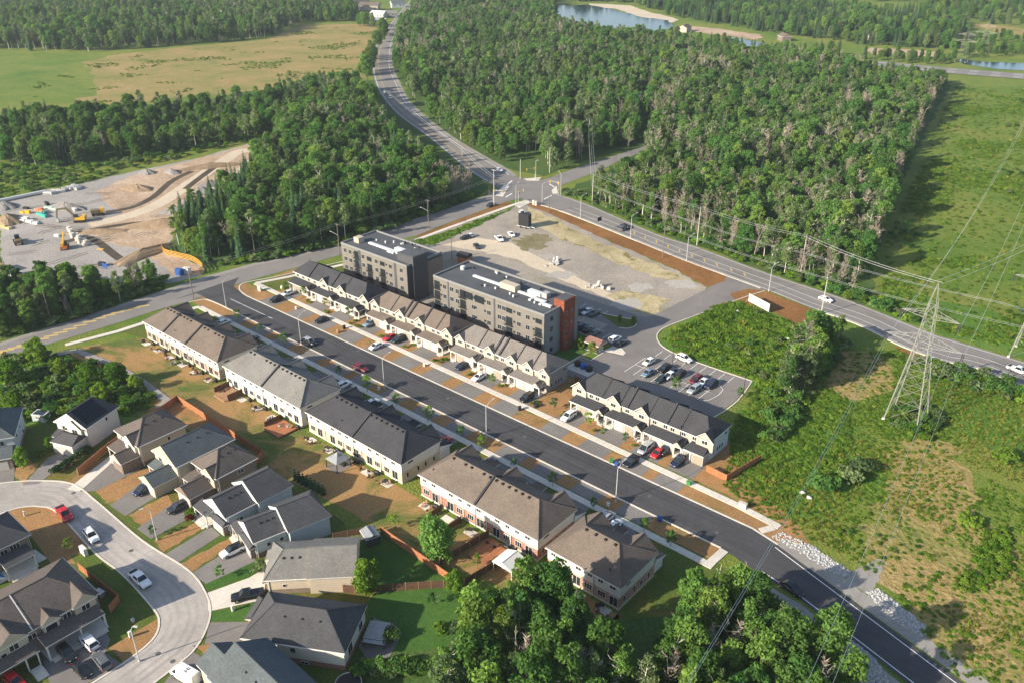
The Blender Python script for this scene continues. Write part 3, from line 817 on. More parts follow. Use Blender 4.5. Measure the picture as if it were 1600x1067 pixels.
MH = plain('iron_cover', (.10, .095, .09), .7)
for i, (x, y) in enumerate(((247, 1021), (270, 1033), (115, 770), (205, 860), (560, 548), (700, 622), (820, 682), (1015, 775), (430, 488), (1120, 832))):
    q = gp(x, y)
    t = thing('manhole_cover', 'dark iron manhole cover set in the ' + ('crescent paving' if i < 4 else 'dark street'), 'manhole cover', (q[0], q[1], .0805 if i > 3 else .066), 0, 'manhole covers in the ' + ('crescent' if i < 4 else 'dark street'))
    MB().prism([(.45 * math.cos(k * .524), .45 * math.sin(k * .524)) for k in range(12)], 0, .012).obj('cover', MH, t)
TAR = plain('tar_seal', (.03, .03, .03), .6)
tb = MB(); rs = random.Random(4)
for q in range(26):
    a_, b_ = rs.uniform(-220, -60), rs.uniform(126.5, 134); pts = [(a_, b_)]
    for k in range(6): pts.append((pts[-1][0] + rs.uniform(.3, 1.2) * (1 if q % 2 else .2), pts[-1][1] + rs.uniform(-.35, .35) * (1 if q % 2 else 3)))
    pts = [(x, min(134.4, max(125.9, y))) for x, y in pts]
    ribbon(tb, pts, .06, None, .0775)
for q in range(30):
    k = rs.randrange(20, len(r2n) - 8); o = offs(r2n, rs.uniform(1, 9)); pts = [o[k + i] for i in range(3)]
    ribbon(tb, pts, .09, None, .0745)
tag(tb.obj('tar_seam', TAR), 'dark sealed cracks in the street and diagonal road', 'marking', kind='structure')

G_CHALK = ground('chalky_patch', [(.32, .29, .255), (.42, .39, .345)], .1, .5, 2, .4, .1)
for i, q in enumerate(([(855, 428), (885, 424), (905, 432), (880, 437), (858, 434)], [(980, 446), (1010, 443), (1022, 452), (1000, 458), (984, 455)], [(1040, 440), (1075, 438), (1098, 448), (1080, 452), (1050, 450)], [(840, 400), (862, 396), (870, 402), (850, 408)], [(955, 474), (985, 466), (1010, 474), (990, 486), (965, 482)])):
    sheet('chalky_patch', gps(q), .059 + i * .0005, G_CHALK, 'pale chalky patch on the vacant gravel lot', 'ground', ragged=1.2, step=1.2, group='chalky patches on the vacant lot')
sheet('weed_patch', gps([(800, 378), (830, 366), (866, 372), (850, 388), (815, 392)]), .0578, ground('thin_weeds', [(.12, .115, .05), (.20, .17, .09), (.27, .24, .18)], .15, .5, 2, .5, .2), 'thin brownish weed patch near the black box trailer', 'ground', ragged=2.0, step=1.5)

rb = MB(); rs = random.Random(12)
for k in range(24):
    x0, y0 = rs.uniform(5, 260), rs.uniform(300, 420); L = rs.uniform(25, 70); sl = rs.uniform(-.35, .1)
    pts = gps([(x0 + L * q / 5, y0 + L * q / 5 * sl + rs.uniform(-1.2, 1.2)) for q in range(6)])
    if all(inside([x0 + L * q / 5], [y0 + L * q / 5 * sl], [(0, 322), (150, 286), (300, 254), (420, 224), (340, 300), (258, 384), (250, 440), (100, 438), (0, 432)])[0] for q in (0, 3, 5)):
        for o in (-.9, .9): ribbon(rb, offs(smooth_line(pts, 3), o), .55, None, .078 + .0002 * k)
tag(rb.obj('wheel_rut', ground('rut_earth', [(.13, .11, .09), (.22, .19, .155)], .2, .8, 3, .6, .2)), 'dark wheel ruts crossing the construction site', 'track', kind='structure')

for src, ds, w, z, m, lb in (([(-226, 130.15), (-56, 130.15)], (-3, -1.4, 1.4, 3), .55, .0735, asphalt('street_wear', (.054, .053, .055), .2, stretch=(.1, 3, 1)), 'darker tyre wear lines on the dark street'), (r2n[10:], (1.6, 3.0, 8.0, 9.4), .6, .0725, asphalt('road_wear', (.18, .165, .154), .2), 'darker tyre wear lines on the diagonal road'),
                             (cro, (-1.9, -3.3, -5.0, -6.4), .6, .0625, asphalt('crescent_wear', (.325, .295, .27), .2), 'darker tyre wear lines on the crescent')):
    wb = MB()
    for d in ds: ribbon(wb, offs(src, d), w, None, z)
    tag(wb.obj('tyre_wear', m), lb, 'marking', kind='structure')
# ------------------------------------------------------------------ plants
BARK = plain('bark', (0.12, 0.10, 0.085), 0.9, var=0.3, scale=3)
PALE = plain('pale_bark', (0.55, 0.50, 0.43), 0.9, var=0.3, scale=3)
DEADW = plain('dead_wood', (0.33, 0.285, 0.235), 0.9, var=0.3, scale=2)
LEAF_A = leafmat('leaf_green', (0.058, 0.15, 0.036), (0.125, 0.225, 0.054), 0.42)
LEAF_B = leafmat('leaf_yellow_green', (0.095, 0.19, 0.04), (0.185, 0.265, 0.058), 0.42)
LEAF_D = leafmat('leaf_grey_green', (0.10, 0.16, 0.066), (0.18, 0.225, 0.098), 0.42)
LEAF_C = leafmat('needle_green', (0.034, 0.078, 0.034), (0.065, 0.115, 0.045), 0.12)
LEAF_S = leafmat('weed_leaf', (0.085, 0.185, 0.02), (0.18, 0.26, 0.036), 0.42, 0.25)
LEAF_Y = leafmat('gold_weed', (0.20, 0.225, 0.04), (0.28, 0.26, 0.06), 0.4, 0.2)
LEAF_R = leafmat('red_leaf', (0.13, 0.02, 0.02), (0.16, 0.03, 0.025))
LEAF_BR = leafmat('bare_twig', (0.24, 0.195, 0.155), (0.33, 0.28, 0.225), 0.1)
STONE = plain('pale_stone', (0.40, 0.39, 0.375), 0.9, var=0.25, scale=0.6)


def leaves(c, n, size, rng, jit=0.6, aspect=0.7):
    """quads at centres c facing roughly along n"""
    k = len(c)
    n = n + rng.normal(0, jit, (k, 3)); n /= np.linalg.norm(n, axis=1, keepdims=True) + 1e-9
    t = np.cross(n, rng.normal(0, 1, (k, 3))); t /= np.linalg.norm(t, axis=1, keepdims=True) + 1e-9
    b = np.cross(n, t)
    s = (size * rng.uniform(0.6, 1.35, k))[:, None]
    t = t * s; b = b * s * aspect
    return np.stack([c - t, c - b, c + t, c + b], 1)


def lobes_cloud(L, per, size, rng, jit=0.6, flat=1.0, low=-0.35, up=0.0):
    out = []
    for (x, y, z, r) in L:
        m = max(8, int(per * r * r))
        d = rng.normal(0, 1, (m, 3)); d /= np.linalg.norm(d, axis=1, keepdims=True)
        d[:, 2] = np.where(d[:, 2] < low, -d[:, 2] * 0.6, d[:, 2])
        rr = r * rng.uniform(0.62, 1.08, m)[:, None]
        c = np.array([x, y, z]) + d * rr * np.array([1, 1, flat])
        out.append(leaves(c, d + np.array([0, 0, up]), size, rng, jit))
    return np.concatenate(out)


def limb(mb, p, d, L, r, depth, rr, spread=0.7, up=0.15, n=5):
    d = Vector(d).normalized(); p = Vector(p)
    q = p + d * L
    mb.tube(p, q, r, r * 0.6, n if depth > 1 else 3, cap=False)
    if depth <= 0: return
    for k in range(rr.choice((2, 3))):
        a = Vector((rr.gauss(0, 1), rr.gauss(0, 1), rr.gauss(0, 1))).normalized()
        nd = (d + a * spread + Vector((0, 0, up))).normalized()
        s = rr.uniform(0.35, 1.0)
        limb(mb, p + d * L * s, nd, L * rr.uniform(0.5, 0.75), r * 0.6, depth - 1, rr, spread, up, n)


def trunk_mb(h, r, rr, top=0.75, lean=0.03, branches=5, bl=2.5):
    mb = MB()
    pts = []
    x = y = 0.0
    for k in range(5):
        pts.append((x, y, h * top * k / 4)); x += rr.uniform(-lean, lean) * h; y += rr.uniform(-lean, lean) * h
    for k in range(4):
        mb.tube(pts[k], pts[k + 1], r * (1 - 0.2 * k), r * (0.8 - 0.2 * k), 6, cap=False)
    for k in range(branches):
        z = rr.uniform(0.35, 0.95) * h * top
        i = min(3, int(z / (h * top) * 4)); f = z / (h * top) * 4 - i
        p = [pts[i][j] + (pts[i + 1][j] - pts[i][j]) * f for j in range(3)]
        a = rr.uniform(0, 6.28)
        limb(mb, p, (math.cos(a), math.sin(a), 0.7), bl * rr.uniform(0.7, 1.2), r * 0.4, 1, rr)
    return mb


def broadleaf(seed, h, w, mat, bark, size=0.30, per=74, nl=30, base=0.22, name='crown'):
    rng = np.random.default_rng(seed); rr = random.Random(seed)
    L = []
    for k in range(nl):
        t = (k + 0.5) / nl
        z = h * (base + (0.93 - base) * t)
        prof = math.sqrt(max(0.2, 1 - ((t - 0.42) / 0.66) ** 2))
        a = k * 2.399 + rng.uniform(-0.4, 0.4)
        rad_ = w * 0.5 * prof * rng.uniform(0.45, 0.85)
        r = w * rng.uniform(0.13, 0.22)
        L.append((rad_ * math.cos(a), rad_ * math.sin(a), z, r))
    L.append((0, 0, h * 0.88, w * 0.22))
    V = lobes_cloud(L, per, size, rng)
    cr = quads_mesh(name, V, [mat])
    tr = trunk_mb(h, 0.018 * h, rr).mesh('trunk', bark)
    return cr, tr


def aspen(seed, h, w, mat, bark, size=0.28, dens=1.15):
    """slender tree, loose crown, pale trunk in view"""
    rng = np.random.default_rng(seed); rr = random.Random(seed)
    L = []
    for k in range(13):
        t = k / 12
        z = h * (0.42 + 0.53 * t)
        a = rng.uniform(0, 6.28); q = w * 0.42 * (1 - t * 0.75) * rng.uniform(0.2, 1)
        L.append((q * math.cos(a), q * math.sin(a), z, w * rng.uniform(0.18, 0.28) * (1.1 - 0.4 * t)))
    V = lobes_cloud(L, 46 * dens, size, rng, 0.8)
    return quads_mesh('crown', V, [mat]), trunk_mb(h, 0.013 * h, rr, 0.93, 0.02, 9, 1.6).mesh('trunk', bark)


def spruce(seed, h, w, mat, size=1.0):
    rng = np.random.default_rng(seed); rr = random.Random(seed)
    Q = []
    nw = int(h * 1.7)
    for k in range(nw):
        t = k / nw
        z = h * (0.08 + 0.9 * t)
        R_ = w * 0.5 * (1 - t) ** 0.8 * rng.uniform(0.75, 1.15) + 0.12
        nb = max(5, int(10 * (1 - t) + 4))
        for j in range(nb):
            a = 2 * math.pi * (j + rng.uniform(0, 0.8)) / nb + k
            ln = R_ * rng.uniform(0.7, 1.15)
            d = np.array([math.cos(a), math.sin(a), 0]); s = np.array([-math.sin(a), math.cos(a), 0])
            w_ = 0.16 + 0.2 * ln
            p0 = np.array([0, 0, z]); pm = p0 + d * ln * 0.55 + np.array([0, 0, -0.10 * ln]); p1 = p0 + d * ln + np.array([0, 0, -0.34 * ln])
            up = np.array([0, 0, 0.12])
            Q.append([p0, pm - s * w_, pm + up, pm + s * w_])
            Q.append([pm - s * w_, p1, pm + s * w_, pm + up])
    cr = quads_mesh('crown', np.array(Q), [mat])
    mb = MB(); mb.tube((0, 0, 0), (0, 0, h * 0.9), 0.014 * h, 0.02, 5, cap=False)
    return cr, mb.mesh('trunk', BARK)


def bare_tree(seed, h, mat=None, twig=True):
    rr = random.Random(seed); rng = np.random.default_rng(seed)
    mb = MB()
    r = 0.011 * h
    p = Vector((0, 0, 0)); d = Vector((rr.uniform(-.06, .06), rr.uniform(-.06, .06), 1))
    tips = []
    for k in range(6):
        q = p + d.normalized() * h / 6.2
        mb.tube(p, q, r * (1 - 0.14 * k), r * (0.86 - 0.14 * k), 5, cap=False)
        if k >= 1:
            for _ in range(rr.choice((2, 3, 3))):
                a = rr.uniform(0, 6.28)
                nd = Vector((math.cos(a), math.sin(a), rr.uniform(0.5, 1.3)))
                limb(mb, p + (q - p) * rr.random(), nd, h * rr.uniform(0.1, 0.17), r * 0.42, 2, rr, 0.6, 0.2, 4)
        p = q; d = d + Vector((rr.uniform(-.15, .15), rr.uniform(-.15, .15), 0))
    me = mb.mesh('trunk', mat or DEADW)
    # thin twig sprays
    n = 150
    z = h * rng.uniform(0.35, 1.02, n); a = rng.uniform(0, 6.28, n); q = h * 0.16 * rng.uniform(0.2, 1, n) * (1.25 - z / h)
    c = np.stack([q * np.cos(a), q * np.sin(a), z], 1)
    dirs = np.stack([np.cos(a), np.sin(a), rng.uniform(0.3, 1.5, n)], 1); dirs /= np.linalg.norm(dirs, axis=1, keepdims=True)
    s = np.cross(dirs, rng.normal(0, 1, (n, 3))); s /= np.linalg.norm(s, axis=1, keepdims=True)
    L = rng.uniform(0.4, 0.9, n)[:, None]
    V = np.stack([c - dirs * L, c + s * 0.07, c + dirs * L, c - s * 0.07], 1)
    return quads_mesh('twigs', V, [LEAF_BR]), me


def shrub(seed, h, w, mat, size=0.28, per=60, up=0.0):
    rng = np.random.default_rng(seed)
    L = []
    for k in range(7):
        a = k * 2.4 + rng.uniform(-.3, .3); q = w * 0.32 * math.sqrt(k / 6)
        L.append((q * math.cos(a), q * math.sin(a), h * rng.uniform(0.3, 0.62) * (1.1 - 0.4 * k / 6), w * rng.uniform(0.2, 0.3)))
    V = lobes_cloud(L, per, size, rng, 0.6, h / w * 0.9, -0.2, up)
    V[:, :, 2] = np.maximum(V[:, :, 2], 0.02)
    return quads_mesh('foliage', V, [mat])


def tuft(seed, h, w, mat, n=26):
    rng = np.random.default_rng(seed)
    a = rng.uniform(0, 6.28, n); q = w * 0.5 * np.sqrt(rng.random(n))
    b = np.stack([q * np.cos(a), q * np.sin(a), np.zeros(n)], 1)
    hh = h * rng.uniform(0.5, 1.1, n)
    tip = b + np.stack([np.cos(a) * hh * 0.35, np.sin(a) * hh * 0.35, hh], 1)
    s = rng.normal(0, 1, (n, 3)); s[:, 2] = 0; s /= np.linalg.norm(s, axis=1, keepdims=True)
    m = (b + tip) / 2
    wd = 0.13 * w
    return quads_mesh('blades', np.stack([b, m - s * wd, tip, m + s * wd], 1), [mat])


# prototypes: (species, crown mesh, trunk mesh or None, height)
SPECIES = {
    'broadleaf_tree': [broadleaf(s, h, w, m, BARK) for s, h, w, m in ((1, 13, 7.8, LEAF_A), (2, 13, 6.0, LEAF_A), (3, 14, 6.6, LEAF_B), (4, 13, 5.4, LEAF_D), (5, 10, 6.6, LEAF_B), (6, 15, 6.8, LEAF_A), (7, 14, 4.8, LEAF_B), (8, 11, 5.6, LEAF_D), (9, 12, 9.4, LEAF_A), (10, 9, 6.6, LEAF_B))],
    'aspen_tree': [aspen(s, h, w, m, PALE) for s, h, w, m in ((11, 14, 6.2, LEAF_D), (12, 13, 5.6, LEAF_B), (13, 15, 6.2, LEAF_D), (14, 12, 5.6, LEAF_A))],
    'spruce_tree': [spruce(s, h, w, LEAF_C) for s, h, w in ((21, 14, 5), (22, 11, 4.2), (23, 16, 5.4))],
    'bare_tree': [bare_tree(s, h) for s, h in ((31, 13), (32, 11), (33, 14), (34, 12))],
    'shrub': [(shrub(s, h, w, m), None) for s, h, w, m in ((41, 2.2, 3.0, LEAF_S), (42, 1.6, 2.6, LEAF_S), (43, 2.6, 3.2, LEAF_D), (44, 3.2, 3.4, LEAF_A))],
}
_weeds = [(shrub(51, 0.6, 1.9, LEAF_S, 0.18, 80, 1.6), None), (shrub(52, 0.4, 1.7, LEAF_S, 0.16, 80, 1.6), None), (tuft(53, 1.0, 1.0, LEAF_S), None), (tuft(54, 0.9, 1.0, LEAF_Y), None), (tuft(55, 0.8, 0.9, LEAF_Y), None)]


def joined(crown, trunk, name):
    """one hidden-from-scene source object for scattering"""
    if trunk is None:
        return bpy.data.objects.new(name, crown)
    vc = np.empty(len(crown.vertices) * 3, np.float32); crown.vertices.foreach_get('co', vc)
    vt = np.empty(len(trunk.vertices) * 3, np.float32); trunk.vertices.foreach_get('co', vt)
    def topo(me):
        ls = np.empty(len(me.polygons), np.int32); lt = np.empty(len(me.polygons), np.int32); vi = np.empty(len(me.loops), np.int32)
        me.polygons.foreach_get('loop_start', ls); me.polygons.foreach_get('loop_total', lt); me.loops.foreach_get('vertex_index', vi)
        return ls, lt, vi
    a, b = topo(crown), topo(trunk)
    me = bpy.data.meshes.new(name)
    nv = len(vc) // 3
    me.vertices.add(nv + len(vt) // 3); me.vertices.foreach_set('co', np.concatenate([vc, vt]))
    me.loops.add(len(a[2]) + len(b[2])); me.loops.foreach_set('vertex_index', np.concatenate([a[2], b[2] + nv]))
    me.polygons.add(len(a[0]) + len(b[0])); me.polygons.foreach_set('loop_start', np.concatenate([a[0], b[0] + len(a[2])]))
    me.materials.append(crown.materials[0]); me.materials.append(trunk.materials[0])
    me.polygons.foreach_set('material_index', np.concatenate([np.zeros(len(a[0]), np.int32), np.ones(len(b[0]), np.int32)]))
    me.update(calc_edges=True)
    return bpy.data.objects.new(name, me)


SCAT = {k: [joined(c, t, k + '_source') for c, t in v] for k, v in SPECIES.items()}
SCAT['weed'] = [joined(c, t, 'weed_source') for c, t in _weeds]
STONES = []
for s in range(4):
    rng = np.random.default_rng(s + 70)
    import bmesh
    bm = bmesh.new(); bmesh.ops.create_icosphere(bm, subdivisions=1, radius=0.32)
    for v in bm.verts: v.co = Vector((v.co.x * rng.uniform(.8, 1.3), v.co.y * rng.uniform(.7, 1.2), v.co.z * rng.uniform(.5, .9)))
    me = bpy.data.meshes.new('stone'); bm.to_mesh(me); bm.free(); me.materials.append(STONE)
    STONES.append(bpy.data.objects.new('stone_source', me))
SCAT['stone'] = STONES


def scatter(name, pts, kinds, label, cat, smin=0.8, smax=1.2, group=None, zs=None, sizes=None):
    """pts (n,2); kinds: list of source objects with weights -> one 'stuff' object that instances them"""
    n = len(pts)
    if n == 0: return None
    rng = np.random.default_rng(n + len(name))
    w = np.array([k[1] for k in kinds], float); w /= w.sum()
    me = bpy.data.meshes.new(name)
    me.vertices.add(n)
    co = np.zeros((n, 3), np.float32); co[:, :2] = pts
    if zs is not None: co[:, 2] = zs
    me.vertices.foreach_set('co', co.ravel())
    def attr(nm, ty, v):
        a = me.attributes.new(nm, ty, 'POINT'); a.data.foreach_set('value', v)
    attr('pick', 'INT', rng.choice(len(kinds), n, p=w).astype(np.int32))
    attr('turn', 'FLOAT', rng.uniform(0, 6.283, n).astype(np.float32))
    attr('size', 'FLOAT', rng.uniform(smin, smax, n).astype(np.float32) if sizes is None else np.asarray(sizes, np.float32))
    o = link(name, me)
    ng = bpy.data.node_groups.new(name, 'GeometryNodeTree')
    ng.interface.new_socket('Geometry', in_out='INPUT', socket_type='NodeSocketGeometry')
    ng.interface.new_socket('Geometry', in_out='OUTPUT', socket_type='NodeSocketGeometry')
    gi = ng.nodes.new('NodeGroupInput'); go = ng.nodes.new('NodeGroupOutput')
    def named(nm, ty):
        q = ng.nodes.new('GeometryNodeInputNamedAttribute'); q.data_type = ty; q.inputs[0].default_value = nm
        return q.outputs['Attribute']
    pick, turn, size = named('pick', 'INT'), named('turn', 'FLOAT'), named('size', 'FLOAT')
    cx = ng.nodes.new('ShaderNodeCombineXYZ'); ng.links.new(turn, cx.inputs[2])
    er = ng.nodes.new('FunctionNodeEulerToRotation'); ng.links.new(cx.outputs[0], er.inputs[0])
    jn = ng.nodes.new('GeometryNodeJoinGeometry')
    for i, (src, _w) in enumerate(kinds):
        cp = ng.nodes.new('FunctionNodeCompare'); cp.data_type = 'INT'; cp.operation = 'EQUAL'
        ng.links.new(pick, cp.inputs[2]); cp.inputs[3].default_value = i
        oi = ng.nodes.new('GeometryNodeObjectInfo'); oi.inputs['Object'].default_value = src; oi.inputs['As Instance'].default_value = True
        ip = ng.nodes.new('GeometryNodeInstanceOnPoints')
        ng.links.new(gi.outputs[0], ip.inputs['Points']); ng.links.new(cp.outputs[0], ip.inputs['Selection'])
        ng.links.new(oi.outputs['Geometry'], ip.inputs['Instance']); ng.links.new(er.outputs[0], ip.inputs['Rotation']); ng.links.new(size, ip.inputs['Scale'])
        ng.links.new(ip.outputs[0], jn.inputs[0])
    ng.links.new(jn.outputs[0], go.inputs[0])
    md = o.modifiers.new('scatter', 'NODES'); md.node_group = ng
    for mt in {m.name: m for s, _ in kinds for m in s.data.materials}.values():
        me.materials.append(mt)
    return tag(o, label, cat, group, 'stuff')


def grid_points(poly_px, spacing, seed, jit=0.45, clear=None):
    """jittered grid over the ground that lies inside the outline given in photo points"""
    W = np.array([gp(x, y)[:2] for x, y in poly_px])
    rng = np.random.default_rng(seed)
    x0, y0 = W.min(0); x1, y1 = W.max(0)
    xs = np.arange(x0, x1, spacing); ys = np.arange(y0, y1, spacing)
    X, Y = np.meshgrid(xs, ys); X = X.ravel(); Y = Y.ravel()
    X = X + rng.uniform(-jit, jit, X.size) * spacing; Y = Y + rng.uniform(-jit, jit, Y.size) * spacing
    m = inside(X, Y, [tuple(p) for p in W])
    P = np.stack([X[m], Y[m]], 1)
    if clear:
        for c in clear:
            q = inside(P[:, 0], P[:, 1], [gp(x, y)[:2] for x, y in c])
            P = P[~q]
    return P


import mathutils
TREE_SPECS = []     # every tree of the woods: (x, y, species, variant, scale, wood)


def wood(poly, spacing, mix, seed, smin=0.75, smax=1.15, clear=None, where='far forest'):
    P = grid_points(poly, spacing * 0.95, seed, 0.6, clear)
    rr = random.Random(seed)
    names = [k for k, _ in mix]
    for x, y in P:
        f = [mathutils.noise.noise(Vector((x * .022, y * .022, q * 9.1 + 3))) for q in range(5)]
        if rr.random() < .05 + .12 * max(0, f[4]): continue
        ws = [w * math.exp(2.6 * f[q]) for q, (_, w) in enumerate(mix)]
        sp = rr.choices(names, ws)[0]
        near = seed == 17
        s = rr.uniform(smin, smax) * (1 + .35 * f[3])
        if rr.random() < .12: s *= .7
        TREE_SPECS.append((x, y, sp, rr.choice((1, 1, 2, 2, 5, 5, 6, 6, 0)) if near and sp == 'broadleaf_tree' else rr.randrange(len(SPECIES[sp])), s, where))


# left forest between cross road, site and field
wood([(322, 412), (400, 407), (538, 379), (640, 343), (712, 318), (690, 290), (640, 244), (592, 205), (574, 165), (560, 142), (500, 138), (440, 160), (430, 210), (446, 226), (405, 262), (390, 320), (345, 380)], 4.3, [('broadleaf_tree', 6), ('aspen_tree', 2), ('spruce_tree', 1.0), ('bare_tree', 0.6)], 1, where='left cross road forest')
wood([(322, 412), (345, 380), (390, 320), (405, 264), (350, 306), (303, 340), (266, 384), (280, 392)], 3.6, [('spruce_tree', 7), ('broadleaf_tree', 1.5), ('aspen_tree', 1)], 2, 0.8, 1.1, where='construction site conifer edge')
wood([(640, 343), (735, 308), (742, 300), (705, 292), (660, 300)], 4.0, [('bare_tree', 4), ('aspen_tree', 2), ('broadleaf_tree', 1)], 3, 0.7, 1.0, where='left forest junction corner')
wood([(430, 212), (300, 234), (150, 256), (0, 262), (-40, 230), (0, 195), (190, 190), (300, 178), (440, 158), (440, 200)], 5.2, [('broadleaf_tree', 6), ('aspen_tree', 2), ('spruce_tree', 0.6), ('bare_tree', 0.3)], 4, 0.7, 1.05, where='wood above construction site')
wood([(555, 40), (590, 46), (600, 60), (575, 92), (560, 125), (580, 130), (588, 88), (606, 55), (570, 36)], 7, [('broadleaf_tree', 4)], 5, 0.9, 1.3, where='hay field tree line')
# upper left wood beyond the field
wood([(-40, 78), (150, 82), (300, 70), (420, 60), (470, 36), (560, 34), (600, 38), (625, 8), (630, -14), (-40, -14)], 7.0, [('aspen_tree', 5), ('broadleaf_tree', 4), ('spruce_tree', 2)], 6, 0.85, 1.3, clear=[[(540, -14), (640, -14), (625, 8), (600, 38), (560, 34), (545, 10)]])
# large right forest
BIGR = [(655, 168), (708, 216), (790, 260), (852, 272), (902, 253), (968, 232), (990, 232), (1010, 120), (1090, 80), (1000, 66), (850, 50), (750, 26), (655, 10), (622, 56), (618, 108)]
wood(BIGR, 5.0, [('broadleaf_tree', 5), ('aspen_tree', 4), ('spruce_tree', 0.5), ('bare_tree', 0.8)], 7, 0.75, 1.15, clear=[[(640, 155), (690, 152), (695, 185), (668, 185)], [(780, 240), (850, 240), (850, 274), (800, 274)]], where='right forest beyond junction')
wood([(925, 312), (962, 300), (990, 282), (1012, 258), (1015, 120), (1100, 85), (1300, 112), (1478, 132), (1440, 200), (1405, 290), (1368, 390), (1352, 440), (1300, 430), (1200, 395), (1100, 360), (1000, 330), (935, 315)], 4.8, [('broadleaf_tree', 5), ('aspen_tree', 4.5), ('spruce_tree', 0.3), ('bare_tree', 1.3)], 8, 0.75, 1.15, where='right forest above diagonal road')
wood([(935, 318), (1030, 358), (1092, 379), (1200, 420), (1300, 455), (1345, 470), (1358, 430), (1380, 350), (1300, 300), (1120, 290), (1000, 290), (930, 300)], 4.6, [('bare_tree', 4.6), ('aspen_tree', 3), ('broadleaf_tree', 2)], 9, 0.7, 1.05, where='diagonal road forest edge')
wood([(960, -14), (880, -14), (890, 4), (940, 4), (985, 6), (1060, 28), (1190, 50), (1360, 72), (1480, 80), (1510, 50), (1490, 26), (1300, 18), (1240, -14)], 7.5, [('spruce_tree', 6), ('broadleaf_tree', 3)], 10, 0.8, 1.15)
wood([(650, 8), (760, 24), (860, 48), (900, 48), (1000, 64), (1060, 66), (1040, 50), (985, 45), (940, 32), (900, 27), (870, 10), (880, -14), (670, -14)], 7.0, [('broadleaf_tree', 6), ('aspen_tree', 2), ('spruce_tree', 1.5)], 11, 0.85, 1.2, clear=[[(868, -2), (925, 2), (1000, 24), (1062, 34), (1066, 58), (1000, 66), (930, 60), (866, 44)]])
wood([(1050, 66), (1200, 78), (1350, 92), (1370, 104), (1300, 110), (1150, 82)], 7.0, [('broadleaf_tree', 4), ('spruce_tree', 2)], 12, 0.6, 0.95, clear=[[(1285, 90), (1360, 95), (1355, 108), (1290, 104)], [(1130, 54), (1195, 64), (1195, 78), (1135, 70)]])
wood([(1320, 18), (1500, 24), (1515, 36), (1640, 46), (1640, -14), (1300, -14)], 13, [('broadleaf_tree', 4), ('spruce_tree', 2)], 13, 0.8, 1.2, clear=[[(1290, 0), (1445, 6), (1445, 28), (1295, 20)]])
wood([(1480, 84), (1500, 60), (1640, 64), (1640, 90), (1510, 92)], 11, [('broadleaf_tree', 4)], 14, 0.5, 0.8)
wood([(1365, 90), (1470, 92), (1495, 96), (1480, 104), (1380, 97)], 7, [('broadleaf_tree', 4)], 15, 0.5, 0.8)
# roadside wood at the left edge
wood([(-20, 445), (60, 452), (110, 448), (180, 462), (240, 436), (252, 448), (130, 494), (0, 528), (-20, 530)], 3.6, [('broadleaf_tree', 5), ('aspen_tree', 3), ('bare_tree', 0.8)], 16, 0.6, 0.85, where='left edge roadside wood')
# foreground wood
wood([(660, 1190), (690, 1110), (712, 1060), (740, 1005), (800, 985), (850, 960), (890, 985), (900, 1010), (960, 1060), (1010, 1075), (1060, 1005), (1085, 968), (1140, 958), (1200, 985), (1250, 1030), (1310, 1085), (1330, 1180)], 3.7, [('broadleaf_tree', 8), ('aspen_tree', 3), ('bare_tree', 0.7)], 17, 0.75, 1.05, where='foreground wood below end townhouse')
# diagonal hedgerow on the right
wood([(1225, 640), (1215, 600), (1260, 545), (1285, 525), (1322, 545), (1310, 560), (1280, 590), (1250, 630)], 3.8, [('broadleaf_tree', 4), ('aspen_tree', 2), ('bare_tree', 0.5)], 18, 0.75, 1.05, where='diagonal hedgerow by white hoarding')

# nearest 300 of each kind stand as trees of their own; the rest are scattered masses
def _depth(t): return t[0] * -_s + t[1] * _c
TREE_SPECS.sort(key=lambda t: _depth(t))
_lab = {
    'broadleaf_tree': ('broadleaf tree', 'leafy rounded tree'),
    'aspen_tree': ('aspen', 'slender pale trunked tree'),
    'spruce_tree': ('conifer', 'dark pointed conifer'),
    'bare_tree': ('bare tree', 'bare grey brown tree'),
}
_ext = {}
for t_ in TREE_SPECS:
    q = pix(t_[0], t_[1], 6.0)
    if -40 < q[0] < 1640 and -30 < q[1] < 1110:
        e = _ext.setdefault(t_[5], [q[0], q[0], q[1], q[1]])
        e[0] = min(e[0], q[0]); e[1] = max(e[1], q[0]); e[2] = min(e[2], q[1]); e[3] = max(e[3], q[1])
_count = {}; _proto = {}; _rest = {}
for (x, y, sp, v, s, where) in TREE_SPECS:
    px_, py_, fw_ = pix(x, y, 6.0)
    near_frame = -40 < px_ < 1640 and -30 < py_ < 1110
    if near_frame and _count.get(sp, 0) < 300:
        _count[sp] = _count.get(sp, 0) + 1
        cat, what = _lab[sp]
        e = _ext[where]
        hh = s * (13 if sp != 'spruce_tree' else 14)
        size = 'tall' if hh > 14 else ('short' if hh < 9 else ('fairly tall' if hh > 12.4 else ('fairly short' if hh < 10.6 else 'middling')))
        lr = ('far left', 'left', 'middle', 'right', 'far right')[min(4, int(5 * (px_ - e[0]) / max(1, e[1] - e[0] + .01)))]
        ud = ('back', 'midst', 'front')[min(2, int(3 * (py_ - e[2]) / max(1, e[3] - e[2] + .01)))]
        lb = f'{size} {what}, {lr} {ud} of {where}'
        grp = f'{size} {what}s, {lr} {ud} of the {where}'
        if (sp, v) not in _proto:
            t = thing(sp, lb, cat, group=grp)
            c, tr = SPECIES[sp][v]
            link('trunk', tr, t); link('twigs' if sp == 'bare_tree' else 'crown', c, t)
            remember(t)
            _proto[(sp, v)] = t
        else:
            t = tag(copy_tree(_proto[(sp, v)]), lb, cat, grp)
        t.location = (x, y, 0); t.rotation_euler = (0, 0, R.uniform(0, 6.28)); t.scale = (s * R.uniform(0.9, 1.1),) * 2 + (s,)
    else:
        _rest.setdefault(sp, []).append((x, y, s))
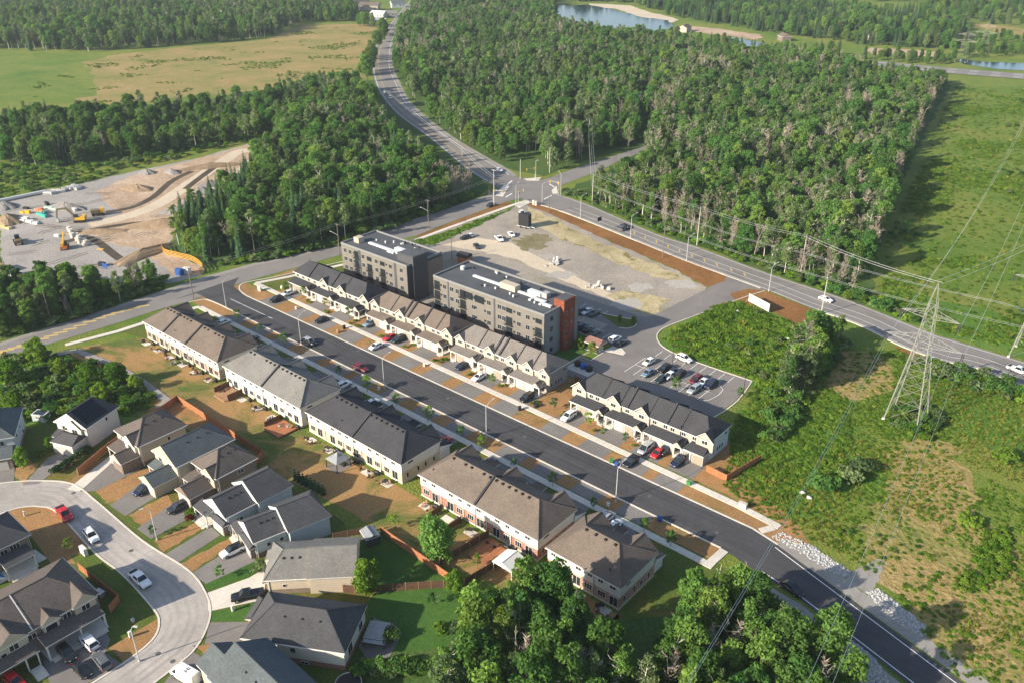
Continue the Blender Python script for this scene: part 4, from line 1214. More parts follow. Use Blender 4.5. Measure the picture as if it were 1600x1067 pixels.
for sp, P in _rest.items():
    scatter('far_' + sp.replace('_tree', '_woods'), np.array(P)[:, :2], [(o, 1) for o in SCAT[sp]], {'broadleaf_tree': 'mass of leafy trees filling the farther forest', 'aspen_tree': 'mass of slender pale trunked trees in the farther forest', 'spruce_tree': 'mass of dark conifers in the farther forest', 'bare_tree': 'mass of bare grey trees in the farther forest'}[sp], 'woods', sizes=np.array(P)[:, 2])

# undergrowth along forest edges and in the meadows
SHR = [(o, 1) for o in SCAT['shrub']]; WD = [(o, 1) for o in SCAT['weed']]
WG = [(o, w) for o, w in zip(SCAT['weed'], (4, 4, 0.6, 0.25, 0.0))]; WY = [(o, w) for o, w in zip(SCAT['weed'], (0.4, 0.4, 0.6, 3, 3))]
def strew(name, poly, spacing, kinds, lb, cat, smin, smax, seed, keep=1.0, clear=None):
    P = grid_points(poly, spacing, seed, 0.5, clear)
    if keep < 1:
        P = P[np.random.default_rng(seed).random(len(P)) < keep]
    return scatter(name, P, kinds, lb, cat, smin, smax)
GOLD = [MEAD[0][0], MEAD[1][0]]
def clump(poly, spacing, seed, thr=0.5, sc=0.06, thin=False):
    P = grid_points(poly, spacing, seed, 0.5)
    if thin:
        k = np.random.default_rng(seed).random(len(P)) < .3
        q = np.zeros(len(P), bool)
        for g_ in GOLD: q |= inside(P[:, 0], P[:, 1], gps(g_))
        P = P[~q | k]
    v = np.array([mathutils.noise.fractal(Vector((x * sc, y * sc, seed)), 1.0, 2.0, 4) for x, y in P])
    return P[v > np.quantile(v, thr)]
RM = [(1375, 480), (1385, 380), (1430, 280), (1465, 190), (1495, 135), (1800, 150), (1800, 625), (1620, 560), (1500, 528), (1450, 512)]
scatter('meadow_shrubs', clump(RM, 3.2, 21, 0.93, 0.03), SHR, 'shrubs dotted over the right meadow beyond the diagonal road', 'shrubs', 0.35, 0.9)
scatter('meadow_weeds', np.concatenate([clump(RM, 1.5, 22, 0.66, 0.025), clump(RM, 3.4, 222, 0.05, 0.03)]), WG, 'tall weeds over the right meadow beyond the diagonal road', 'weeds', 0.6, 1.3)
LM = [(1150, 650), (1230, 630), (1320, 555), (1400, 545), (1470, 572), (1620, 620), (1760, 680), (1760, 1090), (1500, 1060), (1440, 985), (1380, 905), (1290, 852), (1220, 825), (1130, 760)]
scatter('meadow_weeds', np.concatenate([clump(LM, 0.9, 23, 0.72, 0.03, True), clump(LM, 1.15, 123, 0.12, 0.03, True)]), WG, 'bright green weeds in the meadow around the tall pylon', 'weeds', 0.3, 0.75)
scatter('meadow_grass', clump(LM, 1.2, 24, 0.5, 0.03), WY, 'golden grass tufts in the meadow around the tall pylon', 'grass', 0.35, 0.7)
scatter('meadow_shrubs', clump(LM, 3.0, 25, 0.96, 0.03), SHR, 'low shrubs in the meadow around the tall pylon', 'shrubs', 0.25, 0.5)
strew('weeds', [(1035, 530), (1120, 478), (1150, 472), (1240, 508), (1262, 540), (1215, 600), (1195, 640), (1178, 592), (1085, 560)], 1.2, WG, 'tall bright weeds between parking lot and white hoarding', 'weeds', 0.8, 1.8, 26)
strew('weeds', [(1160, 640), (1180, 600), (1215, 605), (1230, 640), (1290, 600), (1330, 650), (1320, 740), (1200, 790), (1150, 740), (1140, 690)], 1.3, WG, 'tall bright weeds right of the far end townhouse', 'weeds', 0.6, 1.2, 27)
strew('roadside_shrubs', [(870, 302), (925, 320), (1030, 364), (1090, 384), (1200, 426), (1300, 460), (1440, 510), (1430, 490), (1300, 440), (1200, 410), (1090, 372), (930, 305)], 2.4, SHR, 'leafy shrubs along the forest side of the diagonal road', 'shrubs', 0.7, 1.4, 28)
strew('roadside_shrubs', [(326, 418), (400, 411), (540, 383), (700, 327), (746, 307), (740, 300), (690, 318), (540, 374), (400, 402)], 2.0, SHR, 'leafy shrubs along the wooded side of the cross road', 'shrubs', 0.7, 1.3, 29)
strew('roadside_shrubs', [(0, 530), (130, 497), (256, 452), (258, 440), (180, 455), (100, 446), (0, 440)], 2.0, SHR, 'leafy undergrowth of the roadside wood at the left edge', 'shrubs', 0.6, 1.3, 30)
strew('hollow_shrubs', [(0, 600), (0, 558), (80, 556), (180, 576), (246, 620), (232, 638), (180, 650), (100, 655), (0, 664)], 2.0, SHR, 'dense green bushes in the overgrown hollow', 'shrubs', 0.6, 1.2, 31, 0.75)
strew('hollow_weeds', [(0, 600), (0, 558), (80, 556), (180, 576), (246, 620), (232, 638), (180, 650), (100, 655), (0, 664)], 1.2, WG, 'bright weeds in the overgrown hollow', 'weeds', 0.8, 1.4, 32)
strew('wetland_shrubs', [(0, 316), (150, 280), (220, 262), (430, 212), (420, 206), (300, 230), (150, 254), (-20, 262), (-20, 316)], 3.2, SHR, 'low bushes on the strip above the construction site', 'shrubs', 0.6, 1.3, 33, 0.7)
strew('wood_undergrowth', [(640, 1150), (690, 1060), (722, 960), (735, 925), (850, 945), (890, 985), (960, 1050), (1010, 1070), (1070, 985), (1085, 935), (1140, 925), (1200, 935), (1250, 985), (1320, 1080), (1330, 1150)], 1.9, SHR, 'leafy undergrowth of the foreground wood', 'shrubs', 0.5, 1.1, 34)
strew('hedgerow_shrubs', [(1190, 690), (1205, 620), (1260, 540), (1290, 520), (1330, 540), (1300, 580), (1250, 640), (1225, 690)], 2.2, SHR, 'bushes under the diagonal hedgerow', 'shrubs', 0.7, 1.3, 35)
strew('verge_weeds', [(622, 383), (690, 366), (800, 326), (770, 342), (700, 374), (672, 384)], 1.2, WG, 'weeds on the strip beside the vacant lot footpath', 'weeds', 0.6, 1.1, 36)
strew('pylon_shrubs', [(1385, 640), (1450, 635), (1480, 665), (1450, 690), (1395, 675)], 1.8, SHR, 'dark bushes around the feet of the tall pylon', 'shrubs', 0.6, 1.0, 37)
strew('roadside_shrubs', [(1430, 562), (1475, 570), (1590, 603), (1620, 615), (1620, 635), (1560, 620), (1500, 600), (1440, 590)], 2.0, SHR, 'bushes along the pylon side of the diagonal road', 'shrubs', 0.7, 1.3, 38)
strew('meadow_bushes', [(1540, 830), (1575, 825), (1585, 870), (1575, 905), (1545, 905), (1520, 880)], 1.0, [(SCAT['shrub'][0], 1), (SCAT['shrub'][1], 1)], 'round dense green thicket in the golden meadow', 'thicket', 0.45, 0.7, 39)
strew('meadow_bushes', [(1490, 905), (1520, 897), (1545, 905), (1540, 922), (1510, 928), (1490, 918)], 1.0, [(SCAT['shrub'][0], 1), (SCAT['shrub'][1], 1)], 'smaller oval thicket below the round thicket', 'thicket', 0.4, 0.6, 40)
for p, lb in (([(1206, 838), (1222, 830), (1270, 853), (1328, 892), (1316, 902), (1262, 871)], 'white riprap stones of the upper bed by the lower street'), ([(1352, 925), (1372, 919), (1420, 956), (1454, 982), (1440, 996), (1392, 964)], 'white riprap stones of the lower bed by the lower street'),
              ([(1277, 980), (1300, 973), (1368, 1030), (1392, 1067), (1342, 1067)], 'shaded riprap stones on the near side of the lower street')):
    P = grid_points(p, 0.45, 5, 0.5)
    scatter('riprap', P, [(o, 1) for o in STONES], lb, 'stones', 0.55, 1.1)

scatter('field_weeds', clump([(130, 104), (190, 90), (300, 78), (420, 68), (470, 46), (560, 42), (592, 46), (570, 92), (566, 122), (430, 138), (300, 148), (200, 162), (60, 164), (30, 110)], 3.0, 61, 0.85, 0.03), WG, 'tufts of green weed across the hay field', 'weeds', 0.7, 1.5)

strew('plot_shrubs', [(1060, 530), (1120, 484), (1150, 478), (1235, 512), (1250, 545), (1205, 600), (1180, 585), (1090, 556)], 4.5, SHR, 'ragged young bushes between parking lot and white hoarding', 'shrubs', 0.4, 0.9, 71, 0.6)
# ------------------------------------------------------------------ building materials
RF_DARK = shingle('shingle_charcoal', (0.044, 0.044, 0.049)); RF_BROWN = shingle('shingle_brown', (0.135, 0.108, 0.088)); RF_GREY = shingle('shingle_grey', (0.165, 0.158, 0.145))
RF_GB = shingle('shingle_grey_brown', (0.155, 0.138, 0.125)); RF_BLUE = shingle('shingle_blue_grey', (0.088, 0.102, 0.108)); RF_MID = shingle('shingle_mid_grey', (0.066, 0.066, 0.07)); RF_TAUPE = shingle('shingle_taupe', (0.105, 0.088, 0.078))
S_WHITE = siding('siding_white', (0.60, 0.57, 0.51)); S_FRONT = siding('siding_front', (0.35, 0.325, 0.28)); S_CREAM = siding('siding_cream', (0.42, 0.375, 0.29)); S_GREY = siding('siding_grey', (0.22, 0.225, 0.23)); S_TAN = siding('siding_tan', (0.44, 0.37, 0.29)); S_LB = siding('siding_pale_blue', (0.42, 0.46, 0.48)); S_BROWN = siding('siding_brown', (0.19, 0.15, 0.12)); S_CHAR = siding('siding_charcoal', (0.07, 0.07, 0.075))
S_TAUPE = siding('panel_taupe', (0.165, 0.15, 0.13), 0.6, 0.08); S_BEIGE = siding('siding_beige', (0.50, 0.42, 0.33), 0.3)
BR_RED = brick('brick_red', (0.26, 0.085, 0.05), (0.4, 0.33, 0.28)); BR_ORANGE = brick('brick_orange', (0.36, 0.17, 0.09), (0.45, 0.38, 0.32)); BR_TAN = brick('brick_tan', (0.36, 0.24, 0.17), (0.45, 0.4, 0.35)); BR_BUFF = brick('brick_buff', (0.50, 0.38, 0.23), (0.55, 0.5, 0.42)); BR_BROWN = brick('brick_brown', (0.15, 0.10, 0.075), (0.3, 0.26, 0.22)); BR_RUST = brick('panel_rust', (0.19, 0.045, 0.02), (0.3, 0.08, 0.03), 4.0)
TRIM = plain('white_trim', (0.62, 0.60, 0.56), 0.55, var=0.04); GLASS = glass('window_glass'); DARKT = plain('dark_trim', (0.03, 0.03, 0.032), 0.6); GUT = plain('grey_trim', (0.35, 0.34, 0.33), 0.6)
GDOOR = plain('garage_door_white', (0.44, 0.42, 0.39), 0.6, var=0.05); GDOOR_T = plain('garage_door_tan', (0.30, 0.255, 0.20), 0.6, var=0.05)
MEMB = asphalt('roof_membrane', (0.075, 0.08, 0.088), 0.2); DUCT = plain('white_duct', (0.55, 0.56, 0.56), 0.5, var=0.05); CAP = plain('parapet_cap', (0.20, 0.20, 0.20), 0.5)
WOOD = plain('deck_wood', (0.33, 0.19, 0.10), 0.85, var=0.25, scale=2); WOOD_R = plain('cedar_boards', (0.34, 0.135, 0.06), 0.85, var=0.25, scale=2); WOOD_D = plain('dark_boards', (0.12, 0.065, 0.04), 0.85, var=0.25, scale=2); STEEL = plain('galvanised_steel', (0.55, 0.56, 0.56), 0.45, 0.5, 0.1)
BLACK = plain('black_metal', (0.02, 0.02, 0.022), 0.5); PANEL = plain('solar_panel', (0.012, 0.014, 0.022), 0.15, 0.0, 0.2)

_WM = {}


def win_mesh(w, h, n, frame, door=False):
    k = (w, h, n, frame.name, door)
    if k not in _WM:
        f = MB(); f.box(-w / 2, w / 2, -0.06, 0.03, 0, h)
        g = MB(); t = 0.08; pw = (w - t * (n + 1)) / n
        for i in range(n):
            x = -w / 2 + t + i * (pw + t)
            g.box(x, x + pw, -0.075, -0.05, t, h - t)
        _WM[k] = (f.mesh('window', frame), g.mesh('pane', GLASS))
    return _WM[k]


def window(parent, x, y, z, w, h, rz=0.0, n=1, frame=None, name='window'):
    f, g = win_mesh(w, h, n, frame or TRIM)
    o = link(name, f, parent, (x, y, z), rz)
    link('pane', g, o)
    return o


_GD = {}


def garage_door(parent, x, y, z, w, h, rz, m):
    k = (w, h, m.name)
    if k not in _GD:
        b = MB(); n = 4
        for i in range(n):
            b.box(-w / 2, w / 2, -0.05, 0.03, i * h / n + 0.015, (i + 1) * h / n - 0.015)
        _GD[k] = b.mesh('garage_door', m)
    return link('garage_door', _GD[k], parent, (x, y, z), rz)


def roof_mb(u0, u1, v0, v1, z, h, axis='u', h0=0.0, h1=0.0, t=0.22, mb=None):
    """solid hip or gable roof. materials: 0 shingle, 1 fascia, 2 gable wall"""
    mb = mb or MB()
    if axis == 'u':
        P = lambda u, v, zz: (u, v, zz)
        A0, A1, B0, B1 = u0, u1, v0, v1
    else:
        P = lambda u, v, zz: (v, u, zz)
        A0, A1, B0, B1 = v0, v1, u0, u1
    mid = (B0 + B1) / 2
    c = [P(A0, B0, z), P(A1, B0, z), P(A1, B1, z), P(A0, B1, z)]
    r0 = P(A0 + h0, mid, z + h); r1 = P(A1 - h1, mid, z + h)
    lo = [(p[0], p[1], p[2] - t) for p in c]
    faces = [([c[0], c[1], r1, r0], 0), ([c[2], c[3], r0, r1], 0), ([c[1], c[2], r1], 0 if h1 > 0 else 2), ([c[3], c[0], r0], 0 if h0 > 0 else 2)]
    for i in range(4):
        j = (i + 1) % 4
        faces.append(([lo[i], lo[j], c[j], c[i]], 1))
    faces.append((lo[::-1], 1))
    for f, m in faces:
        mb.poly(f if axis == 'u' else f[::-1], m)
    ln = [(r0, r1)]
    if h0 > 0: ln += [(c[0], r0), (c[3], r0)]
    if h1 > 0: ln += [(c[1], r1), (c[2], r1)]
    for a, b in ln: mb.tube(a, b, .11, .11, 4, 0, cap=False)
    return mb


def roof(parent, name, mats, *a, **k):
    return roof_mb(*a, **k).obj(name, mats, parent)


def walls(parent, name, m, u0, u1, v0, v1, z0, z1):
    return MB().box(u0, u1, v0, v1, z0, z1, bottom=False).obj(name, m, parent)


VENT = MB().box(-0.22, 0.22, -0.2, 0.2, -0.1, 0.28).mesh('roof_vent', BLACK)
STACK = MB().tube((0, 0, -0.2), (0, 0, 0.45), 0.09, n=8).mesh('vent_pipe', BLACK)
_SPOUT = {}


def downspout(parent, x, y, z1, m=None):
    k = (round(z1, 1), (m or TRIM).name)
    if k not in _SPOUT: _SPOUT[k] = MB().box(-0.06, 0.06, -0.06, 0.06, 0.05, z1).mesh('downspout', m or TRIM)
    return link('downspout', _SPOUT[k], parent, (x, y, 0))


# ------------------------------------------------------------------ near townhouse row (seen from the back)
def near_block(a0, a1, units, ribs, rf, lower, label, seed, upper=None, b0=99.0):
    L = a1 - a0; D = 12.3
    rr = random.Random(seed)
    t = thing('townhouse_block', label, 'townhouses', (a0, b0, 0), group='townhouse blocks of the near row')
    walls(t, 'lower_wall', lower, 0.4, L - 0.4, 0.4, D - 0.4, 0.35, 2.75)
    MB().box(0.35, L - 0.35, 0.35, D - 0.35, -0.3, 0.35).obj('foundation', CONC, t)
    walls(t, 'upper_wall', upper or S_WHITE, 0.36, L - 0.36, 0.36, D - 0.36, 2.753, 5.3)
    roof(t, 'roof', [rf, TRIM], 0, L, 0, D, 5.4, 3.6, 'u', 4.8, 4.8)
    MB().box(0, L, -0.12, -0.003, 5.22, 5.36).obj('gutter', TRIM, t)
    sl = 3.6 / (D / 2)
    for r in ribs:                                    # party walls that stand up through the roof
        u = r - a0; m = MB()
        for s in (1, -1):
            f = (lambda v: v) if s > 0 else (lambda v: D - v)
            pts = [(f(0.1), 5.4 + 0.1 * sl), (f(D / 2), 9.0)]
            (va, za), (vb, zb) = pts
            q = [(u - .22, va, za - .1), (u + .22, va, za - .1), (u + .22, vb, zb - .1), (u - .22, vb, zb - .1)]
            p = [(x, y, z + .45) for x, y, z in q]
            for k in range(4):
                j = (k + 1) % 4; m.poly([q[k], q[j], p[j], p[k]])
            m.poly(p)
        m.obj('party_wall', RF_DARK, t)  # charcoal shingle here stands in for the shadow each raised wall casts
        downspout(t, u, 0.28, 5.2, GUT)
    W = L / units
    n = int((L - 10) / 1.55)
    for k in range(n):
        if rr.random() < 0.12: continue
        u = 5.2 + k * (L - 10.4) / max(1, n - 1)
        v = D / 2 - 0.55
        link('roof_vent', VENT, t, (u, v, 5.4 + v * sl + 0.05), 0)
    for k in range(units):
        u0 = 0.4 + k * (L - 0.8) / units
        mir = k % 2
        pos = lambda x: u0 + (W - x if mir else x)
        window(t, pos(1.3), 0.36, 4.05, 1.1, 0.75, 0, 2)
        window(t, pos(3.9), 0.36, 4.05, 1.3, 0.75, 0, 2)
        window(t, pos(1.6), 0.4, 0.95, 1.7, 1.35, 0, 3)
        window(t, pos(4.2), 0.4, 0.4, 1.8, 2.1, 0, 2, name='patio_door')
        link('vent_pipe', STACK, t, (pos(2.2), rr.uniform(1.6, 3.6), 5.4 + 2 * sl), 0)
        if k: downspout(t, u0 - 0.25, 0.28, 5.2)
    for v in (2.0, 5.2, 7.4, 10.0):
        window(t, L - 0.4, v, 1.0, 0.7, 1.3, math.pi / 2)
    window(t, L - 0.36, 3.0, 4.2, 1.6, 0.6, math.pi / 2)
    # front wing: cross gables, garages, porch roofs
    ng = max(2, units // 2 + 1)
    for k in range(ng):
        u = 3.6 + (L - 7.2) * k / (ng - 1)
        roof(t, 'front_gable', [rf, TRIM, S_WHITE], u - 3.1, u + 3.1, D / 2 + 0.6, D + 0.5, 5.45 + 0.004 * k, 2.5, 'v', 0.0, 0.0)
        walls(t, 'gable_wall', S_WHITE, u - 2.7, u + 2.7, D - 0.45, D + 0.25, 2.756, 5.3)
    m = MB()
    m.poly([(0.2, D + 3.4, 2.7), (L - .2, D + 3.4, 2.7), (L - .2, D - 0.5, 3.9), (.2, D - 0.5, 3.9)][::-1]).poly([(0.2, D + 3.4, 2.5), (L - .2, D + 3.4, 2.5), (L - .2, D + 3.4, 2.7), (.2, D + 3.4, 2.7)][::-1], 1)
    m.poly([(.2, D - .5, 2.5), (.2, D + 3.4, 2.5), (.2, D + 3.4, 2.7), (.2, D - .5, 3.9)][::-1], 1).poly([(L - .2, D + 3.4, 2.5), (L - .2, D - .5, 2.5), (L - .2, D - .5, 3.9), (L - .2, D + 3.4, 2.7)][::-1], 1)
    m.obj('garage_roof', [rf, TRIM], t)
    walls(t, 'garage_wall', S_WHITE, 0.6, L - 0.6, D - 0.38, D + 2.9, 0, 2.55)
    for k in range(units):
        u0 = 0.4 + k * W
        garage_door(t, u0 + (W - 3.9 if k % 2 == 0 else 3.6) - 0.0, D + 2.9, 0.05, 2.5, 2.15, math.pi, GDOOR)
        if k % 2 == 0 and k + 1 < units:
            u = u0 + W
            roof(t, 'porch_roof', [rf, TRIM, rf], u - 1.5, u + 1.5, D + 0.8, D + 4.3, 3.0, 1.1, 'v', 0.0, 1.2)
    return t


near_block(-223.0, -185.2, 6, (-211.8, -200.7), RF_BROWN, BR_TAN, 'long brown roofed townhouse block nearest the cross road, seen from behind', 1)
near_block(-182.8, -150.4, 5, (-166.0,), RF_GREY, S_WHITE, 'light grey roofed townhouse block with all white rear wall', 2)
near_block(-148.5, -115.7, 5, (-131.8,), RF_DARK, BR_BUFF, 'charcoal roofed townhouse block with buff lower wall and gazebo behind it', 3)
near_block(-110.6, -78.3, 5, (-94.6,), RF_BROWN, BR_RED, 'brown roofed townhouse block with red brick ground floor', 4)
near_block(-76.2, -59.4, 3, (), RF_BROWN, BR_ORANGE, 'short brown roofed townhouse block at the wood end of the near row', 5, b0=98.5)

# ------------------------------------------------------------------ far townhouse row (seen from the front)
def far_block(a0, a1, units, ribs, gables, rf, side, label, dark_ribs, seed):
    L = a1 - a0
    t = thing('townhouse_block', label, 'townhouses', (a0, 147.0, 0), group='townhouse blocks of the far row')
    rr = random.Random(seed)
    V0, V1 = 2.0, 11.8; mid = 6.3; ze, zr = 5.6, 9.0
    MB().box(0.4, L - 0.4, 2.5, 11.3, -0.2, 5.5, bottom=False).obj('wall', [S_FRONT], t)
    MB().box(L - 0.396, L - 0.34, 2.55, 11.25, 0.1, 5.45).obj('side_wall', side, t)
    MB().box(0.34, 0.396, 2.55, 11.25, 0.1, 5.45).obj('side_wall', side, t)
    h = 3.6
    m = MB()
    c = [(0, V0, ze), (L, V0, ze), (L, V1, ze), (0, V1, ze)]; r0, r1 = (h, mid, zr), (L - h, mid, zr)
    lo = [(x, y, z - .22) for x, y, z in c]
    m.poly([c[0], c[1], r1, r0]).poly([c[2], c[3], r0, r1]).poly([c[1], c[2], r1]).poly([c[3], c[0], r0])
    for k in range(4):
        j = (k + 1) % 4; m.poly([lo[k], lo[j], c[j], c[k]], 1)
    m.poly(lo[::-1], 1)
    m.obj('roof', [rf, TRIM], t)
    sl = (zr - ze) / (mid - V0)
    for i, r in enumerate(ribs):
        u = r - a0; wd = 0.26 if i in dark_ribs else 0.12; hh = 0.42 if i in dark_ribs else 0.22
        m = MB()
        q = [(u - wd, V0 + .1, ze + .1 * sl - .1), (u + wd, V0 + .1, ze + .1 * sl - .1), (u + wd, mid, zr - .1), (u - wd, mid, zr - .1)]
        p = [(x, y, z + .1 + hh) for x, y, z in q]
        for k in range(4):
            j = (k + 1) % 4; m.poly([q[k], q[j], p[j], p[k]])
        m.poly(p)
        b = [(u + wd, V1 - .1, ze), (u - wd, V1 - .1, ze), (u - wd, mid, zr - .1), (u + wd, mid, zr - .1)]
        bp = [(x, y, z + .1 + hh) for x, y, z in b]
        for k in range(4):
            j = (k + 1) % 4; m.poly([b[k], b[j], bp[j], bp[k]])
        m.poly(bp)
        m.obj('party_wall', RF_DARK, t)  # dark colour stands for the shadow line along the raised wall
        if i % 2: MB().box(u - .07, u + .07, 2.3, 2.44, 3.6, 6.6).obj('black_upright', BLACK, t)  # thin black upright crossing the eave at every second party wall
    for i, (g, w) in enumerate(gables):
        u = g - a0; hgt = w * 0.46
        vb = V0 + hgt / sl + 0.3
        m = MB(); e = 0.25
        f0 = [(u - w / 2 - e, 1.75, ze - 0.05), (u, 1.75, ze + hgt + .1), (u + w / 2 + e, 1.75, ze - 0.05)]
        bk = [(u - w / 2 - e, V0 + .1, ze - 0.05), (u, vb + .2, ze + hgt + .1), (u + w / 2 + e, V0 + .1, ze - 0.05)]
        m.poly([f0[0], f0[1], bk[1], bk[0]][::-1]).poly([f0[1], f0[2], bk[2], bk[1]][::-1])
        for k in (0, 1):
            a, b = f0[k], f0[k + 1]
            m.poly([(a[0], a[1] - .004, a[2] - .2), (b[0], b[1] - .004, b[2] - .2), (b[0], b[1] - .004, b[2]), (a[0], a[1] - .004, a[2])], 1)
        m.obj('gable_roof', [rf, TRIM], t)
        m = MB()
        m.poly([(u - w / 2, 2.1, 2.9), (u + w / 2, 2.1, 2.9), (u + w / 2, 2.1, ze - .05), (u, 2.1, ze + hgt - .05), (u - w / 2, 2.1, ze - .05)])
        m.poly([(u - w / 2, 2.6, 2.9), (u - w / 2, 2.1, 2.9), (u - w / 2, 2.1, ze - .05), (u - w / 2, 2.6, ze - .05)])
        m.poly([(u + w / 2, 2.1, 2.9), (u + w / 2, 2.6, 2.9), (u + w / 2, 2.6, ze - .05), (u + w / 2, 2.1, ze - .05)])
        m.obj('gable_wall', S_CREAM if i % 2 else S_FRONT, t)
        window(t, u, 2.1, 4.4, 1.5, 1.2, 0, 2)
    W = L / units
    for k in range(units):
        u0 = 0.4 + k * (L - .8) / units; W_ = (L - .8) / units
        mir = k % 2
        ps = (lambda x: u0 + W_ - x) if mir else (lambda x: u0 + x)
        # garage with door, open porch with door and columns
        g0, g1 = sorted((ps(2.3), ps(W_)))
        walls(t, 'garage_wall', S_FRONT, g0 + 0.004, g1 - 0.004, 0.0, 2.48, 0, 2.9)
        garage_door(t, (g0 + g1) / 2, 0.0, 0.05, min(2.6, g1 - g0 - .7), 2.2, 0, GDOOR if k % 3 else GDOOR_T)
        window(t, ps(1.15), 2.5, 0.45, 1.0, 2.1, 0, 1, DARKT, 'front_door')
        pm = MB(); pm.box(min(ps(0.12), ps(0.36)), max(ps(0.12), ps(0.36)), -0.25, -0.01, 0.3, 2.75).box(min(ps(1.95), ps(2.19)), max(ps(1.95), ps(2.19)), -0.25, -0.01, 0.3, 2.75)
        pm.obj('porch_column', TRIM, t)
        a, b = sorted((ps(0.05), ps(2.2)))
        MB().box(a, b, -0.4, 2.45, -0.1, 0.32).obj('porch_slab', CONC, t)
        MB().box(a + .3, b - .3, -0.75, -0.403, -0.1, 0.2).box(a + .3, b - .3, -1.1, -0.753, -0.1, 0.1).obj('step', CONC, t)
        MB().box(a, b, -0.36, -0.26, 2.5, 2.8).obj('porch_beam', TRIM, t)
        for x in (1.4, 4.3):
            if not any(abs(g - a0 - ps(x)) < w / 2 + .6 for g, w in gables):
                window(t, ps(x), 2.5, 4.1, 1.2, 1.0, 0, 2)
        if mir == 0 and k + 1 < units or k == units - 1:
            pass
    e = -0.5
    for k in range(0, units, 2):                      # low roof over each pair of units
        ua = 0.1 + k * W + 0.05; ub = 0.1 + min(units, k + 2) * W - 0.25
        m = MB()
        zt = 3.85; zb = 2.95
        A, B, C, D_ = (ua, e, zb), (ub, e, zb), (ub - .5, 2.52, zt), (ua + .5, 2.52, zt)
        m.poly([A, B, C, D_]).poly([B, (ub, 2.52, zb), C]).poly([(ua, 2.52, zb), A, D_])
        m.poly([(ua, e, zb - .2), (ub, e, zb - .2), B, A], 1).poly([(ub, e, zb - .2), (ub, 2.52, zb - .2), (ub, 2.52, zb), B], 1).poly([(ua, 2.52, zb - .2), (ua, e, zb - .2), A, (ua, 2.52, zb)], 1)
        m.poly([(ua, 2.52, zb - .2), (ub, 2.52, zb - .2), (ub, e, zb - .2), (ua, e, zb - .2)], 1)
        m.obj('low_roof', [rf, TRIM], t)
        if k + 2 < units + 1 and k % 4 in (0, 2):
            u = ub - 1.25
            roof(t, 'porch_gable', [rf, TRIM, S_FRONT], u - 1.3, u + 1.3, e - .35, 2.0, 3.0, 1.15, 'v', 0.0, 0.9)
    for v in (4.5, 6.3, 7.4, 8.5):
        window(t, L - 0.34, v, 1.1, 0.6, 1.2, math.pi / 2, frame=GUT)
    window(t, L - 0.34, 9.8, 3.9, 1.2, 0.6, math.pi / 2, frame=GUT)
    for k in range(units):
        link('vent_pipe', STACK, t, (rr.uniform(k * W + 1, k * W + W - 1), 8.0, zr - 1.1))
    return t


ga = lambda L, w=4.0: [(gp(x, y, 7.3)[0], w) for x, y in L]
far_block(-220.2, -185.2, 6, (-212.3, -201.0, -195.5), ga([(499.5, 438), (526.5, 449), (561, 464)]), RF_DARK, S_GREY, 'charcoal roofed townhouse block at the cross road end of the far row', (0, 1), 1)
far_block(-182.6, -150.2, 6, (-174.1, -168.6, -166.8, -160.8, -155.4), ga([(578, 471), (618, 487), (648.5, 499), (687.5, 518.5)]), RF_BROWN, S_GREY, 'brown roofed townhouse block in the far row in front of the larger apartment block', (1, 2, 3), 2)
far_block(-148.2, -116.0, 6, (-139.6, -133.9, -132.0, -126.4, -121.1), ga([(708, 527), (755, 545), (789, 560), (813, 571), (838, 582)], 3.6), RF_GB, S_GREY, 'pale grey brown roofed townhouse block in the far row below the rust coloured stair tower', (1, 2), 3)
far_block(-107.2, -69.8, 7, (-99.2, -94.1, -92.0, -86.2, -81.2, -77.6), ga([(893.7, 604.7), (951, 624.4), (996, 642), (1092.5, 685.3)], 4.2), RF_DARK, S_LB, 'charcoal roofed townhouse block at the meadow end of the far row beside the parking lot', (2, 4), 4)

# ------------------------------------------------------------------ apartment blocks
_BALC = None


def balcony(t, x, y, z):
    global _BALC
    if _BALC is None:
        rail = MB(); rail.box(-1.25, 1.25, -0.68, -0.64, 1.0, 1.06)
        for k in range(11): rail.box(-1.25 + k * .25 - .02, -1.25 + k * .25 + .02, -0.675, -0.645, 0.0, 1.0)
        for s in (-1.25, 1.21): rail.box(s, s + .04, -0.64, 0, 1.0, 1.06)
        _BALC = (MB().box(-1.3, 1.3, -0.7, 0.0, -0.14, 0.0).mesh('slab', DARKT), rail.mesh('railing', BLACK))
    o = link('balcony', _BALC[0], t, (x, y, z)); link('railing', _BALC[1], o)
    window(t, x, y, z + 0.05, 2.3, 2.3, 0, 2, DARKT, 'balcony_door')  # dark door and slab imitate the shade of a recess, none is cut


